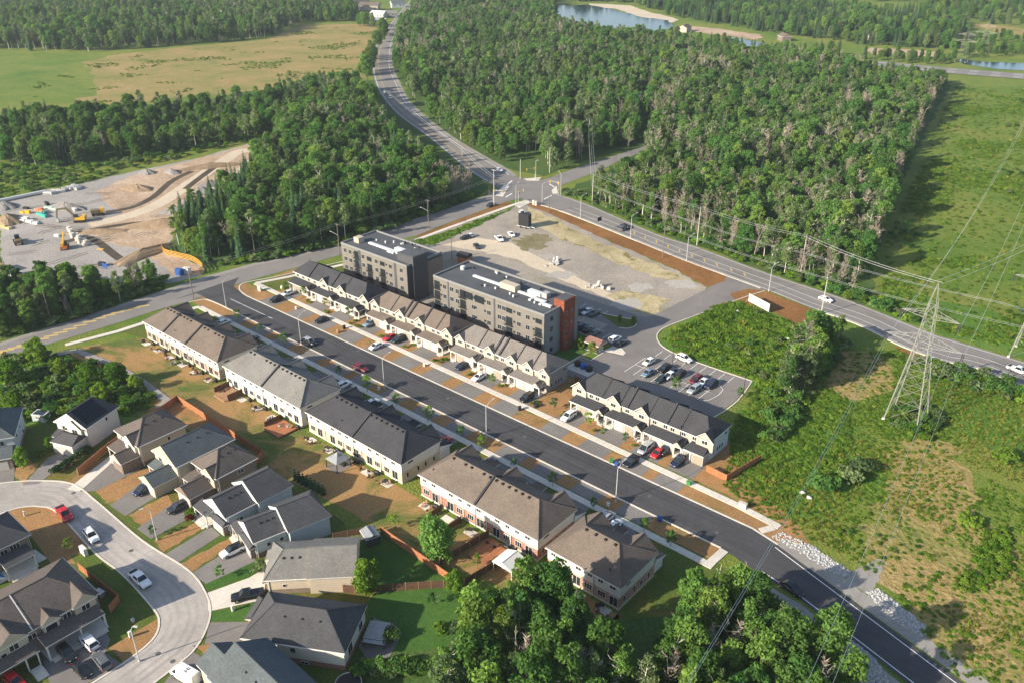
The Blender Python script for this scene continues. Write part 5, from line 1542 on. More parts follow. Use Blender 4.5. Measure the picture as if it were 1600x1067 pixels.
def apartment(a0, a1, b0, b1, H, label, cols, strips, strip_w):
    L, D = a1 - a0, b1 - b0
    t = thing('apartment_block', label, 'apartment block', (a0, b0, 0))
    fl = (H - 0.6) / 4
    walls(t, 'upper_wall', S_TAUPE, 0, L, 0, D, fl + .003, H)
    walls(t, 'ground_floor_wall', BR_BROWN, 0.05, L - .05, 0.05, D - .05, 0, fl)  # darker brick stands in for the shadow lying on this storey
    MB().box(0.35, L - .35, .35, D - .35, H - .05, H + 0.02).obj('roof', MEMB, t)
    p = MB()
    for x0, x1, y0, y1 in ((-.05, L + .05, -.05, .3), (-.05, L + .05, D - .3, D + .05), (-.05, .3, .303, D - .303), (L - .3, L + .05, .303, D - .303)):
        p.box(x0, x1, y0, y1, H - .12, H + .5)
    p.obj('parapet', CAP, t)
    for s in strips:
        MB().box(s * L - strip_w / 2, s * L + strip_w / 2, -0.09, 0.1, 0.1, H - .125).obj('dark_strip', S_CHAR, t)  # proud strip; its charcoal stands for recess shade on the smaller block
    for f in range(4):
        z = f * fl
        for u, kind in cols:
            x = u * L
            if kind == 'b' and f > 0 and not (f == 3 and u > .3): balcony(t, x, 0, z + .35)
            elif kind == 'b': window(t, x, 0, z + .9, 2.2, 1.4, 0, 2, DARKT)
            elif kind == 's': window(t, x, 0, z + 1.5, 0.7, 0.6, 0, 1, DARKT)
            else: window(t, x, 0, z + .95, 1.5, 1.45, 0, 2, GUT)
    return t, fl, L, D


colsB = [(.035, 'b'), (.075, 's'), (.11, 'w'), (.178, 'w'), (.232, 'w'), (.268, 's'), (.285, 'b'), (.385, 'w'), (.405, 's'), (.49, 's'), (.525, 'w'), (.62, 'w'), (.66, 'w'), (.705, 'b'), (.75, 's'), (.79, 'w'), (.865, 'w'), (.915, 's'), (.955, 'b')]
t, fl, L, D = apartment(-170.2, -128.3, 163.2, 178.6, 13.0, 'larger beige apartment block with flat dark roof and rust coloured stair tower', colsB, (.145, .575), 0.5)
for u, w in ((.335, 3.6), (.44, 3.6)):
    window(t, u * L, 0, 3 * fl + .5, w, 2.2, 0, 3, DARKT, 'loggia')  # flat dark window stands in for the shade of an open recess
MB().box(L + .004, L + .06, .3, D - .3, 0.2, 12.8).obj('end_wall', S_GREY, t)
for f in range(4): window(t, L + .06, 3.2, f * fl + 1.2, 1.2, 1.3, math.pi / 2, 2, DARKT)
tw = MB(); tw.box(L - 2.2, L + 1.3, 7.0, 12.0, 0, 15.2); tw.obj('stair_tower', BR_RUST, t)
MB().box(L - 1.9, L + 1.0, 7.3, 11.7, 15.203, 15.3).obj('tower_roof', MEMB, t)
for f in range(4):
    for v in (8.3, 10.6): window(t, L + 1.3, v, f * fl + 1.4, .7, 1.2, math.pi / 2, 1, GUT)
H = 13.02
MB().box(9, 20.5, 7.4, 8.2, H, H + .5).obj('roof_duct', DUCT, t)
MB().box(26.5, 33, 7.2, 8.0, H, H + .45).box(32.2, 33, 5.0, 7.197, H, H + .45).box(33.003, 37, 6.4, 7.4, H, H + .45).box(36.2, 37, 4.6, 6.397, H, H + .45).box(37.003, 40, 5.0, 6.0, H, H + .5).box(29, 33.5, 8.6, 10.2, H, H + 1.1).obj('roof_duct', DUCT, t)
MB().box(20.3, 26, 6.6, 9.0, H, H + 1.7).obj('mechanical_room', S_TAN, t)
MB().box(33.7, 35.5, 9, 10.8, H, H + 1.5).obj('rooftop_unit', GUT, t)
MB().tube((3.0, 9.5, H), (3.0, 9.5, H + 1.1), .7, n=10).obj('rooftop_tank', DUCT, t)
rr = random.Random(3)
for k in range(14):
    MB().box(-.2, .2, -.2, .2, 0, rr.uniform(.4, .8)).obj('roof_vent', rr.choice((BLACK, DUCT)), t, (rr.uniform(4, L - 6), rr.choice((rr.uniform(2, 5), rr.uniform(11.5, 14))), H))
colsA = [(.06, 'w'), (.14, 'w'), (.2, 's'), (.245, 'b'), (.345, 'w'), (.44, 'b'), (.55, 'w'), (.64, 'b'), (.70, 's'), (.76, 'w'), (.92, 'w')]
t, fl, L, D = apartment(-214.0, -183.0, 164.4, 179.6, 12.2, 'smaller beige apartment block with flat dark roof beside the cross road', colsA, (.29, .83), 1.0)
MB().box(L + .004, L + .06, .3, D - .3, 0.2, 12.0).obj('end_wall', S_CHAR, t)
MB().box(L - 6.2, L + .9, 2.0, 8.0, 9, 14.8).box(L + .064, L + .9, 2.0, 8.0, 0, 8.997).obj('stair_tower', S_CHAR, t)
MB().box(L - 6.2 - .01, L - 6.2 + .05, 2.1, 7.9, 12.3, 14.7).obj('tower_face', S_TAN, t)
MB().box(L - 6.0, L + .7, 2.2, 7.8, 14.803, 14.9).obj('tower_roof', MEMB, t)
MB().box(L + .064, L + .5, 8.4, D - .2, 0, 11.6).obj('brick_end', BR_BROWN, t)
H = 12.22
MB().box(2.2, 4.6, 3.6, 6.0, H, H + 1.8).obj('mechanical_room', S_TAN, t)
MB().box(7, 17, 5.6, 6.6, H, H + .5).box(17.003, 20, 4.6, 6.6, H, H + .5).box(18, 22, 7.0, 8.6, H, H + 1.0).box(20.003, 26, 5.4, 6.3, H, H + .5).obj('roof_duct', DUCT, t)
for k in range(9):
    MB().box(-.2, .2, -.2, .2, 0, rr.uniform(.4, .8)).obj('roof_vent', rr.choice((BLACK, DUCT)), t, (rr.uniform(4, L - 8), rr.uniform(9, 14), H))
# ------------------------------------------------------------------ detached houses
def gable_piece(t, u0, u1, v0, v1, z, h, rf, wm, axis='v', hip0=0.0, hip1=0.0, name='roof'):
    return roof(t, name, [rf, TRIM, wm], u0, u1, v0, v1, z, h, axis, hip0, hip1)


def house(label, x, y, rot, W, D, ze, rh, rf, wm, low=None, axis='v', hf=0.0, hr=0.0, wing=None, garage=None, porch=None, fgables=(), side_r=(), side_l=(), rear=(), ov=0.45, zlow=1.1, seed=0, gd=None):
    """front faces local -y, u to the right, v to the back"""
    rr = random.Random(seed)
    t = thing('detached_house', label, 'house', (x, y, 0), rad(rot))
    if low:
        walls(t, 'lower_wall', low, 0.03, W - .03, .03, D - .03, -0.2, zlow)
        walls(t, 'wall', wm, 0, W, 0, D, zlow + .003, ze - .1)
    else:
        walls(t, 'wall', wm, 0, W, 0, D, -0.2, ze - .1)
    gable_piece(t, -ov, W + ov, -ov, D + ov, ze, rh, rf, wm, axis, hf, hr)
    MB().box(W + ov + .003, W + ov + .11, -ov, D + ov, ze - .2, ze - .05).obj('gutter', TRIM, t)
    for k in range(3):
        link('roof_vent', VENT, t, (W / 2 + W * .16, D * (.35 + .18 * k), ze + rh * .62 + .05) if axis == 'v' else (W * (.35 + .15 * k), D / 2 - D * .14, ze + rh * .66))
    link('vent_pipe', STACK, t, (W * .78, D * .7, ze + rh * .25))
    if wing:                                           # (u0,u1,v0,v1,ze,rh,hipfront,hiprear)
        for i, (a, b, c, d, z, h, hf_, hr_) in enumerate(wing):
            walls(t, 'wing_wall', wm, a, b, c, d, -0.2, z - .1)
            gable_piece(t, a - .4, b + .4, c - .4, d + .4, z + .01 * i, h, rf, wm, 'v', hf_, hr_, 'wing_roof')
    for i, (u, w, z0, zt) in enumerate(fgables):       # gables standing on the front wall
        gable_piece(t, u - w / 2 - .3, u + w / 2 + .3, -0.9, min(D * .55, w), z0 + .013 * (i + 1), zt, rf, S_WHITE if wm is not S_BROWN else S_TAN, 'v', 0, 0, 'front_gable')
        walls(t, 'gable_wall', S_WHITE if wm is not S_BROWN else S_TAN, u - w / 2, u + w / 2, -.55, .3, 3.0, z0 - .1)
        window(t, u, -.55, z0 - 1.7, 1.5, 1.2, 0, 2)
    if garage:                                         # (u0,u1,depth,z,h,axis,doors)
        a, b, dp, z, h, ax, nd = garage
        walls(t, 'garage_wall', low or wm, a, b, -dp, -.004, -.2, z - .1)
        gable_piece(t, a - .35, b + .35, -dp - .35, .4, z, h, rf, wm, ax, 0.0 if ax == 'v' else min(2.2, (b - a) * .3), 0.0 if ax == 'v' else 0.01, 'garage_roof')
        for k in range(nd):
            garage_door(t, a + (k + .5) * (b - a) / nd, -dp, .05, min(4.4, (b - a) / nd - .6), 2.15, 0, gd or GDOOR)
    if porch:                                          # (u0,u1,depth,z)
        a, b, dp, z = porch
        m = MB()
        m.poly([(a, -dp, z), (b, -dp, z), (b, .3, z + .8), (a, .3, z + .8)]).poly([(a, -dp, z - .2), (b, -dp, z - .2), (b, -dp, z), (a, -dp, z)], 1)
        m.poly([(b, -dp, z - .2), (b, .3, z - .2), (b, .3, z + .8), (b, -dp, z)], 1).poly([(a, .3, z - .2), (a, -dp, z - .2), (a, -dp, z), (a, .3, z + .8)], 1).poly([(a, .3, z - .2), (b, .3, z - .2), (b, -dp, z - .2), (a, -dp, z - .2)], 1)
        m.obj('porch_roof', [rf, TRIM], t)
        for u in (a + .2, b - .2): MB().box(u - .11, u + .11, -dp + .15, -dp + .37, 0, z - .21).obj('porch_column', TRIM, t)
        MB().box(a, b, -dp, -.005, -.1, .4).obj('porch_slab', CONC, t)
        MB().box(a + .4, b - .4, -dp - .4, -dp - .003, -.1, .25).box(a + .4, b - .4, -dp - .8, -dp - .403, -.1, .12).obj('step', CONC, t)
        window(t, (a + b) / 2, 0, .45, 1.0, 2.1, 0, 1, DARKT, 'front_door')
    for v, z, w, h in side_r: window(t, W, v, z, w, h, math.pi / 2, 2 if w > 1 else 1)
    for v, z, w, h in side_l: window(t, 0, v, z, w, h, -math.pi / 2, 2 if w > 1 else 1)
    for u, z, w, h in rear: window(t, u, D, z, w, h, math.pi, 2)
    for u, z in ((W * .25, ze - 2.0), (W * .7, ze - 2.0)):
        if not any(abs(g[0] - u) < g[1] / 2 + .6 for g in fgables) and ze > 5: window(t, u, 0, z, 1.4, 1.2, 0, 2)
    MB().box(W + .004, W + .12, .25, .37, .1, ze - .25).obj('downspout', TRIM, t)
    return t


house('house at the left edge with blue grey hip roof and tan front', -193.9, 42.2, 60, 9.0, 12.4, 5.6, 3.0, RF_BLUE, S_LB, BR_BROWN, 'v', 4, 4, garage=(2.5, 8.7, 4.5, 3.0, 1.6, 'u', 1), porch=(0, 2.4, 2, 2.9), side_r=((3, 3.6, 1, 1.1), (7, 3.6, .8, 1), (9, 1, .8, 1)), seed=1)
h2 = house('white sided house with dark roof carrying solar panels', -188.4, 59.2, 21, 8.6, 9.6, 5.6, 3.1, RF_MID, S_WHITE, None, 'v', 0, 2.6, garage=(2.0, 7.6, 4.0, 3.0, 1.5, 'u', 1), porch=(0, 1.9, 2.4, 2.9), fgables=((5.6, 3.6, 5.3, 1.8),), side_r=((6, 4.0, .7, .9),), seed=2)
sl = 3.1 / (8.6 / 2 + .45)
for i in range(5):
    for j in range(3):
        m = MB(); v0, v1 = .6 + i * 1.3, .6 + i * 1.3 + 1.24
        ua, ub = 4.55 + j * 1.35, 4.55 + j * 1.35 + 1.28
        za, zb = 5.6 + (8.6 + .45 - ua) * sl + .1, 5.6 + (8.6 + .45 - ub) * sl + .1
        m.poly([(ua, v0, za), (ub, v0, zb), (ub, v1, zb), (ua, v1, za)]).poly([(ub, v0, zb - .08), (ub, v1, zb - .08), (ub, v1, zb), (ub, v0, zb)]).poly([(ua, v0, za - .08), (ub, v0, zb - .08), (ub, v0, zb), (ua, v0, za)])
        m.obj('solar_panel', PANEL, h2)
house('brown roofed two storey house with stone front and pale curved walkway', -174.4, 66.3, 0, 9.9, 11.2, 5.6, 3.2, RF_TAUPE, S_TAN, BR_BROWN, 'v', 4.9, 5.0, garage=(5.2, 9.5, 4.2, 3.0, 1.5, 'v', 1), porch=(.6, 4.9, 3.0, 2.9), fgables=((6.8, 4.4, 5.5, 1.9),), side_r=((7, 3.6, .8, 1.0),), seed=3, gd=BR_BROWN)
house('grey green roofed two storey house with white front gable and dark minivan in its drive', -160.4, 67.7, 0, 9.2, 13.6, 5.6, 3.3, RF_BLUE, S_CREAM, None, 'v', 0, 5.2, garage=(3.4, 8.6, 5.4, 3.0, 1.7, 'v', 1), porch=(.2, 3.2, 2.2, 2.9), seed=4)
house('brown hip roofed two storey house between the grey green roof and the dark gables', -149.9, 70.9, 0, 8.7, 9.4, 5.6, 3.2, RF_TAUPE, S_BROWN, BR_BROWN, 'v', 4.2, 4.4, garage=(2.4, 7.4, 5.8, 3.0, 1.8, 'v', 1), porch=(-.4, 2.2, 3.0, 2.9), fgables=((6.4, 4.0, 5.5, 1.8),), side_r=((5.6, 3.7, 1.5, 1.1),), seed=5)
house('dark roofed split level house with round window in its white front gable', -137.4, 66.0, -3, 7.6, 7.0, 4.6, 2.6, RF_MID, S_LB, BR_BROWN, 'v', 0, 0, wing=((-.4, 8.8, 6.6, 14.2, 5.2, 3.0, 0.0, 2.4),), garage=(3.0, 7.4, .9, 2.7, .7, 'u', 1), porch=(-2.4, 2.6, 2.0, 2.9), side_r=((3, 2, .8, .9),), seed=6)
house('dark roofed split level house beside the white crossover', -126.8, 66.9, -14, 7.2, 6.8, 4.2, 2.4, RF_MID, S_LB, BR_BROWN, 'v', 0, 0, wing=((-.6, 8.8, 6.4, 14.6, 4.7, 2.8, 0.0, 2.2),), garage=(1.6, 6.8, .9, 2.7, .6, 'u', 1), porch=(-2.2, 1.4, 1.6, 2.8), side_r=((2.6, 1.9, .8, .9), (5.2, 1.9, .8, .9)), seed=7)
house('pale grey roofed bungalow with cream walls beside the round tree', -116.9, 67.7, -45, 9.6, 8.0, 3.7, 2.5, RF_GREY, S_BEIGE, BR_BROWN, 'v', 3.0, 0, wing=((-.2, 10.0, 7.6, 15.6, 3.9, 2.6, 0.0, 0.0),), garage=(4.2, 9.2, .5, 2.7, .5, 'u', 1), porch=(.6, 3.6, 1.4, 2.7), side_r=((3.0, 1.6, .7, .7),), seed=8)
h9 = house('white sided house with large dark hip roof and red brick base', -105.9, 58.8, -60, 10.0, 17.2, 4.4, 3.2, RF_MID, S_WHITE, BR_RED, 'v', 4.0, 5.0, garage=(-.2, 4.6, 2.2, 2.8, .9, 'u', 1), porch=(4.8, 8.0, 1.5, 2.7), side_r=((8.4, 2.4, 1.0, 1.1), (5.2, .15, 1.4, .6), (10.2, .15, 1.4, .6)), rear=((2.4, 1.6, 1.6, 1.6), (7.4, 1.4, 1.8, 2.0)), seed=9)
house('blue grey gabled house cut off by the lower edge', -96.5, 51.6, -92, 10.0, 15.0, 5.3, 3.2, RF_BLUE, S_TAN, None, 'v', 0.0, 4.0, wing=((4.0, 9.6, -4.2, .5, 4.6, 2.2, 0.0, 0.0),), side_l=((5, 3.2, 1.0, 1.1),), seed=10)
h11 = house('dark roofed brick house with paddling pool on its patio', -152.6, 22.5, 90, 15.2, 9.6, 5.5, 3.0, RF_MID, S_BROWN, BR_BROWN, 'u', 4.6, 4.6, porch=(9.2, 14.6, 3.4, 3.1), seed=11)
for u in (2.0, 6.0, 12.6): window(h11, u, 0, 3.6, 1.8, 1.3, 0, 3)
window(h11, 6.2, 0, .7, 1.8, 1.9, 0, 2)
h12 = house('brown roofed pair of semi-detached houses with dark front gables', -127.6, 8.0, 90, 30.6, 13.0, 5.6, 3.3, RF_TAUPE, S_BROWN, BR_BROWN, 'u', 5.0, 5.4, fgables=((28.4, 3.6, 5.6, 2.0), (22.6, 2.6, 5.5, 1.3), (16.6, 4.4, 5.6, 2.0), (6.0, 4.0, 5.6, 2.0)), porch=(20.2, 30.2, 3.2, 3.3), seed=12)
window(h12, 25.4, 0, 3.9, 1.4, 1.1, 0, 2); window(h12, 22.6, -.56, 3.7, 2.0, 1.2, 0, 3); window(h12, 19.6, 0, 3.6, 1.4, 1.1, 0, 2); window(h12, 14.9, -.56, 3.4, 1.0, 1.0, 0, 1)
for u0 in (21.4, 24.4): garage_door(h12, u0 + 1.3, -.02, .05, 2.5, 2.15, 0, GUT)
b = MB(); b.poly([(10, -2.8, 3.1), (19.4, -2.8, 3.1), (19.4, .2, 4.0), (10, .2, 4.0)]).poly([(10, -2.8, 2.9), (19.4, -2.8, 2.9), (19.4, -2.8, 3.1), (10, -2.8, 3.1)], 1).poly([(19.4, -2.8, 2.9), (19.4, .2, 2.9), (19.4, .2, 4.0), (19.4, -2.8, 3.1)], 1).poly([(10, .2, 2.9), (19.4, .2, 2.9), (19.4, -2.8, 2.9), (10, -2.8, 2.9)], 1)
b.obj('porch_roof', [RF_TAUPE, TRIM], h12)
m = MB()
m.poly([(19.75, -.5, 5.72), (19.95, -.5, 5.72), (19.95, 6.45, 8.98), (19.75, 6.45, 8.98)]).obj('party_strip', TRIM, h12)
for u0 in (18.0, 9.0): MB().box(u0 - .9, u0 + .9, -4.6, -2.9, -.1, .45).box(u0 - .9, u0 + .9, -5.2, -4.603, -.1, .3).box(u0 - .9, u0 + .9, -5.8, -5.203, -.1, .15).obj('step', CONC, h12)
for u0 in (17.1, 18.9, 20.4, 26, 30): MB().box(u0 - .1, u0 + .1, -2.75, -2.55, 0, 3.0).obj('porch_column', TRIM, h12)

# deck and stairs behind the lowest house
t = thing('deck', 'grey raised deck with railings behind the lowest dark hip roofed house', 'deck', (-90.6, 68.2, 0), rad(-60))
for k in range(12): MB().box(.2 + k * .42, .2 + k * .42 + .39, .1, 4.2, 1.15, 1.2).obj('plank', GUT, t)
for u0, v0 in ((.3, 4.0), (5.0, 4.0), (.3, .3), (5.0, .3)): MB().box(u0 - .08, u0 + .08, v0 - .08, v0 + .08, 0, 2.1).obj('post', WOOD_D, t)
MB().box(.2, 5.2, 4.1, 4.16, 2.0, 2.08).box(5.14, 5.2, .1, 4.097, 2.0, 2.08).obj('railing', BLACK, t)
for k in range(18): MB().box(.35 + k * .27, .38 + k * .27, 4.11, 4.14, 1.2, 2.0).obj('baluster', BLACK, t)
sheet('patio', gps([(585, 965), (620, 978), (628, 990), (606, 1032), (578, 1036), (560, 1010)]), 0.06, A_LOT, 'grey stone patio beside the raised deck', 'patio')

# ------------------------------------------------------------------ fences
_FP = {}


def fence(label, pts, h=1.8, m=None, post=None, step=2.4, boards=8):
    m = m or WOOD_R
    t = thing('wooden_fence', label, 'fence', (pts[0][0], pts[0][1], 0))
    o = np.array(pts[0])
    for a, b in zip(pts, pts[1:]):
        a = np.array(a, float); b = np.array(b, float); L = np.linalg.norm(b - a); n = max(1, int(round(L / step))); ang = math.atan2(b[1] - a[1], b[0] - a[0]); w = L / n
        for k in range(n):
            p = a + (b - a) * k / n - o
            key = (round(w, 2), h, m.name)
            if key not in _FP:
                f = MB(); bw = (w - .12) / boards
                for j in range(boards): f.box(.06 + j * bw + .012, .06 + (j + 1) * bw - .012, -.02 + .01 * (j % 2), .02 + .01 * (j % 2), .08, h - .06)
                f.box(.06, w - .06, .035, .09, .35, .45).box(.06, w - .06, .035, .09, h - .5, h - .4).box(.03, w - .03, -.05, .07, h - .055, h)
                _FP[key] = (f.mesh('fence_panel', m), MB().box(-.06, .06, -.06, .06, 0, h + .12).mesh('post', post or WOOD))
            link('fence_panel', _FP[key][0], t, (p[0], p[1], 0), ang)
            link('post', _FP[key][1], t, (p[0], p[1], 0), ang)
        link('post', _FP[key][1], t, tuple(b - o) + (0,), ang)
    return t


fence('orange cedar fence along the rear lawn behind the brown and grey green houses', [(-172.2, 55.5), (-176.8, 65), (-184.2, 86.3), (-147.6, 85.9), (-144.4, 80)])
fence('orange cedar fence behind the fenced green lawn of the bungalow', [(-107.4, 85.5), (-85.6, 84.6)], boards=10)
fence('dark cedar fence with pale posts between the two green lawns', [(-100.2, 70.0), (-98.4, 71.2), (-85.6, 84.4)], m=WOOD_D, post=WOOD)
fence('dark board fence running from the cedar corner up to the red brick townhouses', [(-91.8, 86.4), (-90.4, 98.6)], m=WOOD_D)
fence('dark board fence beside the white canopy', [(-84.6, 85.5), (-82.9, 98.4)], m=WOOD_D)
fence('weathered grey fence from the bungalow to the grey shed', [(-113.2, 78.2), (-108.6, 85.2)], m=WOOD_D, h=1.5)
fence('orange board fence at the side yard of the semi-detached pair', [(-142.5, 41.6), (-128.8, 42.4), (-127.4, 40.0)])
fence('dark board fence beside the white house driveway hedge', [(-171.6, 68.6), (-171.0, 77.8)], m=WOOD_D, h=1.6)
fence('orange board fence at the meadow end of the far row', [(-68.6, 146.0), (-63.6, 145.6), (-61.4, 157.5)], h=1.7)
fence('dark board fence behind the far end townhouses beside the dumpsters', [(-115.0, 159.4), (-109.0, 159.4), (-109.0, 153.0)], m=WOOD_D, h=1.6)

# ------------------------------------------------------------------ rear yards of the near row
def privacy(label, x, y, rz, L=3.6, h=1.7, m=None):
    t = thing('privacy_screen', label, 'screen', (x, y, 0), rz)
    n = int(L / .3)
    for k in range(n): MB().box(k * .3 + .01, k * .3 + .29, -.03, .03, 0.1, h).obj('board', m or WOOD_D, t)
    return t


def wood_deck(label, x, y, w, d, m, rail=True):
    t = thing('wooden_deck', label, 'deck', (x, y, 0))
    n = int(d / .3)
    pm = MB().box(0, w, 0, .28, .38, .44).mesh('plank', m)
    for k in range(n): link('plank', pm, t, (0, k * d / n, 0))
    MB().box(0.05, w - .05, .05, d - .05, 0, .378).obj('deck_frame', WOOD_D, t)
    if rail:
        for x0 in (0.0, w - .08): MB().box(x0, x0 + .08, 0, d, .44, 1.9).obj('side_screen', WOOD_D, t)
        MB().box(.6, w - .6, -.8, -.004, 0, .2).obj('step', m, t)
    return t


wood_deck('brown deck with two dark side screens behind the light grey townhouses', -180.4, 94.4, 6.0, 4.4, WOOD)
wood_deck('new orange wood deck at the corner of the light grey townhouses', -157.2, 92.6, 6.4, 5.4, WOOD_R, False)
privacy('dark upright screen on the new orange deck', -157.2, 98.0, -math.pi / 2, 5.0)
wood_deck('low orange deck behind the red brick townhouses near the white canopy', -89.8, 91.8, 5.6, 6.6, WOOD_R, False)
privacy('dark screen left of the patio clutter behind the red brick townhouses', -103.2, 98.4, -math.pi / 2, 3.0)
privacy('dark screen right of the patio clutter behind the red brick townhouses', -97.6, 98.4, -math.pi / 2, 4.6)
privacy('brown screen at the orange brick townhouse beside the wood', -72.8, 98.0, -math.pi / 2, 3.0, m=WOOD)


def chair(label, x, y, rz, m, group='patio chairs behind the near row'):
    t = thing('patio_chair', label, 'chair', (x, y, 0), rz, group)
    MB().box(-.28, .28, -.28, .28, .38, .45).obj('seat', m, t); MB().box(-.28, .28, .22, .28, .45, 1.0).obj('backrest', m, t)
    for a, b in ((-1, -1), (1, -1), (-1, 1), (1, 1)): MB().box(a * .25 - .03, a * .25 + .03, b * .25 - .03, b * .25 + .03, 0, .38).obj('leg', m, t)
    return t


def table(label, x, y, m, group='patio tables behind the near row'):
    t = thing('patio_table', label, 'table', (x, y, 0), R.uniform(0, 3), group)
    MB().box(-.7, .7, -.45, .45, .68, .74).obj('tabletop', m, t)
    for a, b in ((-1, -1), (1, -1), (-1, 1), (1, 1)): MB().box(a * .6 - .04, a * .6 + .04, b * .36 - .04, b * .36 + .04, 0, .68).obj('leg', m, t)


def grill(label, x, y):
    t = thing('barbecue', label, 'barbecue', (x, y, 0), R.uniform(-.4, .4), 'barbecues behind the near row')
    MB().box(-.6, .6, -.28, .28, .1, .85).obj('cart', BLACK, t); MB().box(-.42, .42, -.25, .25, .853, 1.15).obj('lid', DARKT, t); MB().box(-.42, .42, -.33, -.29, .95, .99).obj('handle', STEEL, t)


GREEN_P = plain('green_plastic', (0.05, 0.22, 0.06), 0.5); BLUE_P = plain('blue_plastic', (0.03, 0.09, 0.32), 0.5); RED_P = plain('red_cloth', (0.4, 0.03, 0.03), 0.7); SLATE = plain('grey_cloth', (0.24, 0.25, 0.26), 0.8)
blocks = (('the brown roofed row by the cross road', -223.0, 37.8, 6), ('the light grey roofed row', -182.8, 32.4, 5), ('the charcoal roofed row', -148.5, 32.8, 5), ('the red brick row', -110.6, 32.3, 5), ('the orange brick row', -76.2, 16.8, 3))
for nm, a0, L, n in blocks:
    for k in range(n):
        u = a0 + .4 + (k + .5) * L / n
        s = thing('patio_slab', f'pale patio slab outside a back door of {nm}', 'patio', (u, 97.2, 0), 0, f'patio slabs behind {nm}')
        for i in range(2):
            for j in range(2): MB().box(-1.2 + i * 1.21, -.01 + i * 1.21, -.9 + j * .91, -.01 + j * .91, 0, .06).obj('slab', CONC, s)
        if R.random() < .85:
            mm = R.choice((BLACK, WOOD_D, WOOD, SLATE, DARKT))
            for q in range(R.choice((2, 3, 4))): chair(f'patio chair by a back door of {nm}', u + R.uniform(-2.2, 2.2), 98.0 - R.uniform(0.3, 2.6), R.uniform(0, 6.28), mm, f'patio chairs behind {nm}')
        if R.random() < .6: table(f'patio table by a back door of {nm}', u + R.uniform(-1.2, 1.2), 97.2, R.choice((TRIM, WOOD, BLACK)), f'patio tables behind {nm}')
        if R.random() < .7:
            grill(f'black barbecue by a back door of {nm}', u + 2.3, 98.1)
t = thing('gazebo', 'grey square gazebo with pyramid canopy behind the charcoal roofed townhouses', 'gazebo', (-131.6, 94.6, 0))
b = MB(); b.poly([(-2, -2, 2.3), (2, -2, 2.3), (0, 0, 3.6)]).poly([(2, -2, 2.3), (2, 2, 2.3), (0, 0, 3.6)]).poly([(2, 2, 2.3), (-2, 2, 2.3), (0, 0, 3.6)]).poly([(-2, 2, 2.3), (-2, -2, 2.3), (0, 0, 3.6)]).obj('canopy', SLATE, t)
b = MB(); b.poly([(-.6, -.6, 3.35), (.6, -.6, 3.35), (0, 0, 3.95)]).poly([(.6, -.6, 3.35), (.6, .6, 3.35), (0, 0, 3.95)]).poly([(.6, .6, 3.35), (-.6, .6, 3.35), (0, 0, 3.95)]).poly([(-.6, .6, 3.35), (-.6, -.6, 3.35), (0, 0, 3.95)]).obj('canopy_cap', SLATE, t)
for a in (-1.85, 1.85):
    for c in (-1.85, 1.85): MB().box(a - .08, a + .08, c - .08, c + .08, 0, 2.3).obj('post', DARKT, t)
MB().box(-2.1, 2.1, -2.1, 2.1, 0, .08).obj('floor', A_LOT, t)
MB().box(-1.0, 1.0, .6, 1.3, .08, .75).obj('bench', BLACK, t)
t = thing('canopy_tent', 'white gable canopy in the fenced yard behind the red brick townhouses', 'canopy', (-81.2, 94.2, 0), 0)
roof(t, 'canopy', [TRIM, TRIM, TRIM], -2.4, 2.4, -2.2, 2.2, 2.3, .9, 'v', 0, 0)
for a in (-2.2, 2.2):
    for c in (-2.0, 2.0): MB().box(a - .06, a + .06, c - .06, c + .06, 0, 2.1).obj('post', TRIM, t)
t = thing('garden_shed', 'grey metal garden shed at the cedar fence corner', 'shed', (-107.2, 82.6, 0), rad(-18))
MB().box(-1.6, 1.6, -1.3, 1.3, 0, 2.1).obj('wall', S_CHAR, t); roof(t, 'roof', [SLATE, TRIM, S_CHAR], -1.75, 1.75, -1.45, 1.45, 2.15, .45, 'u', 0, 0)
MB().box(-1.66, -1.61, -.7, .7, .1, 1.9).obj('door', SLATE, t)
t = thing('garden_shed', 'white kennel box in the side yard of the semi-detached pair', 'shed', (-133.0, 40.9, 0), rad(10))
MB().box(-.8, .8, -.5, .5, 0, 1.0).obj('wall', S_TAN, t); MB().box(-.9, .9, -.6, .6, 1.003, 1.1).obj('roof', TRIM, t)
t = thing('greenhouse', 'small white framed greenhouse roof behind the white house', 'greenhouse', gp(66, 655)[:2] + (0,), rad(30))
MB().box(-1.6, 1.6, -1.2, 1.2, 0, 1.9).obj('wall', S_LB, t); MB().box(-1.7, 1.7, -1.3, 1.3, 1.903, 2.0).obj('roof_frame', TRIM, t); MB().box(-1.4, -.05, -1.0, 1.0, 2.003, 2.04).obj('pane', GLASS, t); MB().box(.05, 1.4, -1.0, 1.0, 2.003, 2.04).obj('pane', GLASS, t)
t = thing('paddling_pool', 'blue and white paddling pool on the concrete patio at the left edge', 'pool', gp(6, 899)[:2] + (0,), rad(5))
WP = plain('pool_white', (.75, .78, .8), .4); WB = plain('pool_blue', (.08, .3, .5), .3)
b = MB()
for k in range(20):
    q0, q1 = 6.283 * k / 20, 6.283 * (k + 1) / 20
    b.tube((1.1 * math.cos(q0), .8 * math.sin(q0), .2), (1.1 * math.cos(q1), .8 * math.sin(q1), .2), .2, n=6, cap=False)
b.obj('ring', WP, t); MB().prism([(1.1 * math.cos(6.283 * k / 20), .8 * math.sin(6.283 * k / 20)) for k in range(20)], .02, .2).obj('pool_water', WB, t)
t = thing('trampoline', 'round black trampoline cut off by the lower edge', 'trampoline', gp(545, 1072)[:2] + (0,), 0)
MB().prism([(2.0 * math.cos(6.283 * k / 24), 2.0 * math.sin(6.283 * k / 24)) for k in range(24)], .8, .84).obj('mat', BLACK, t)
b = MB()
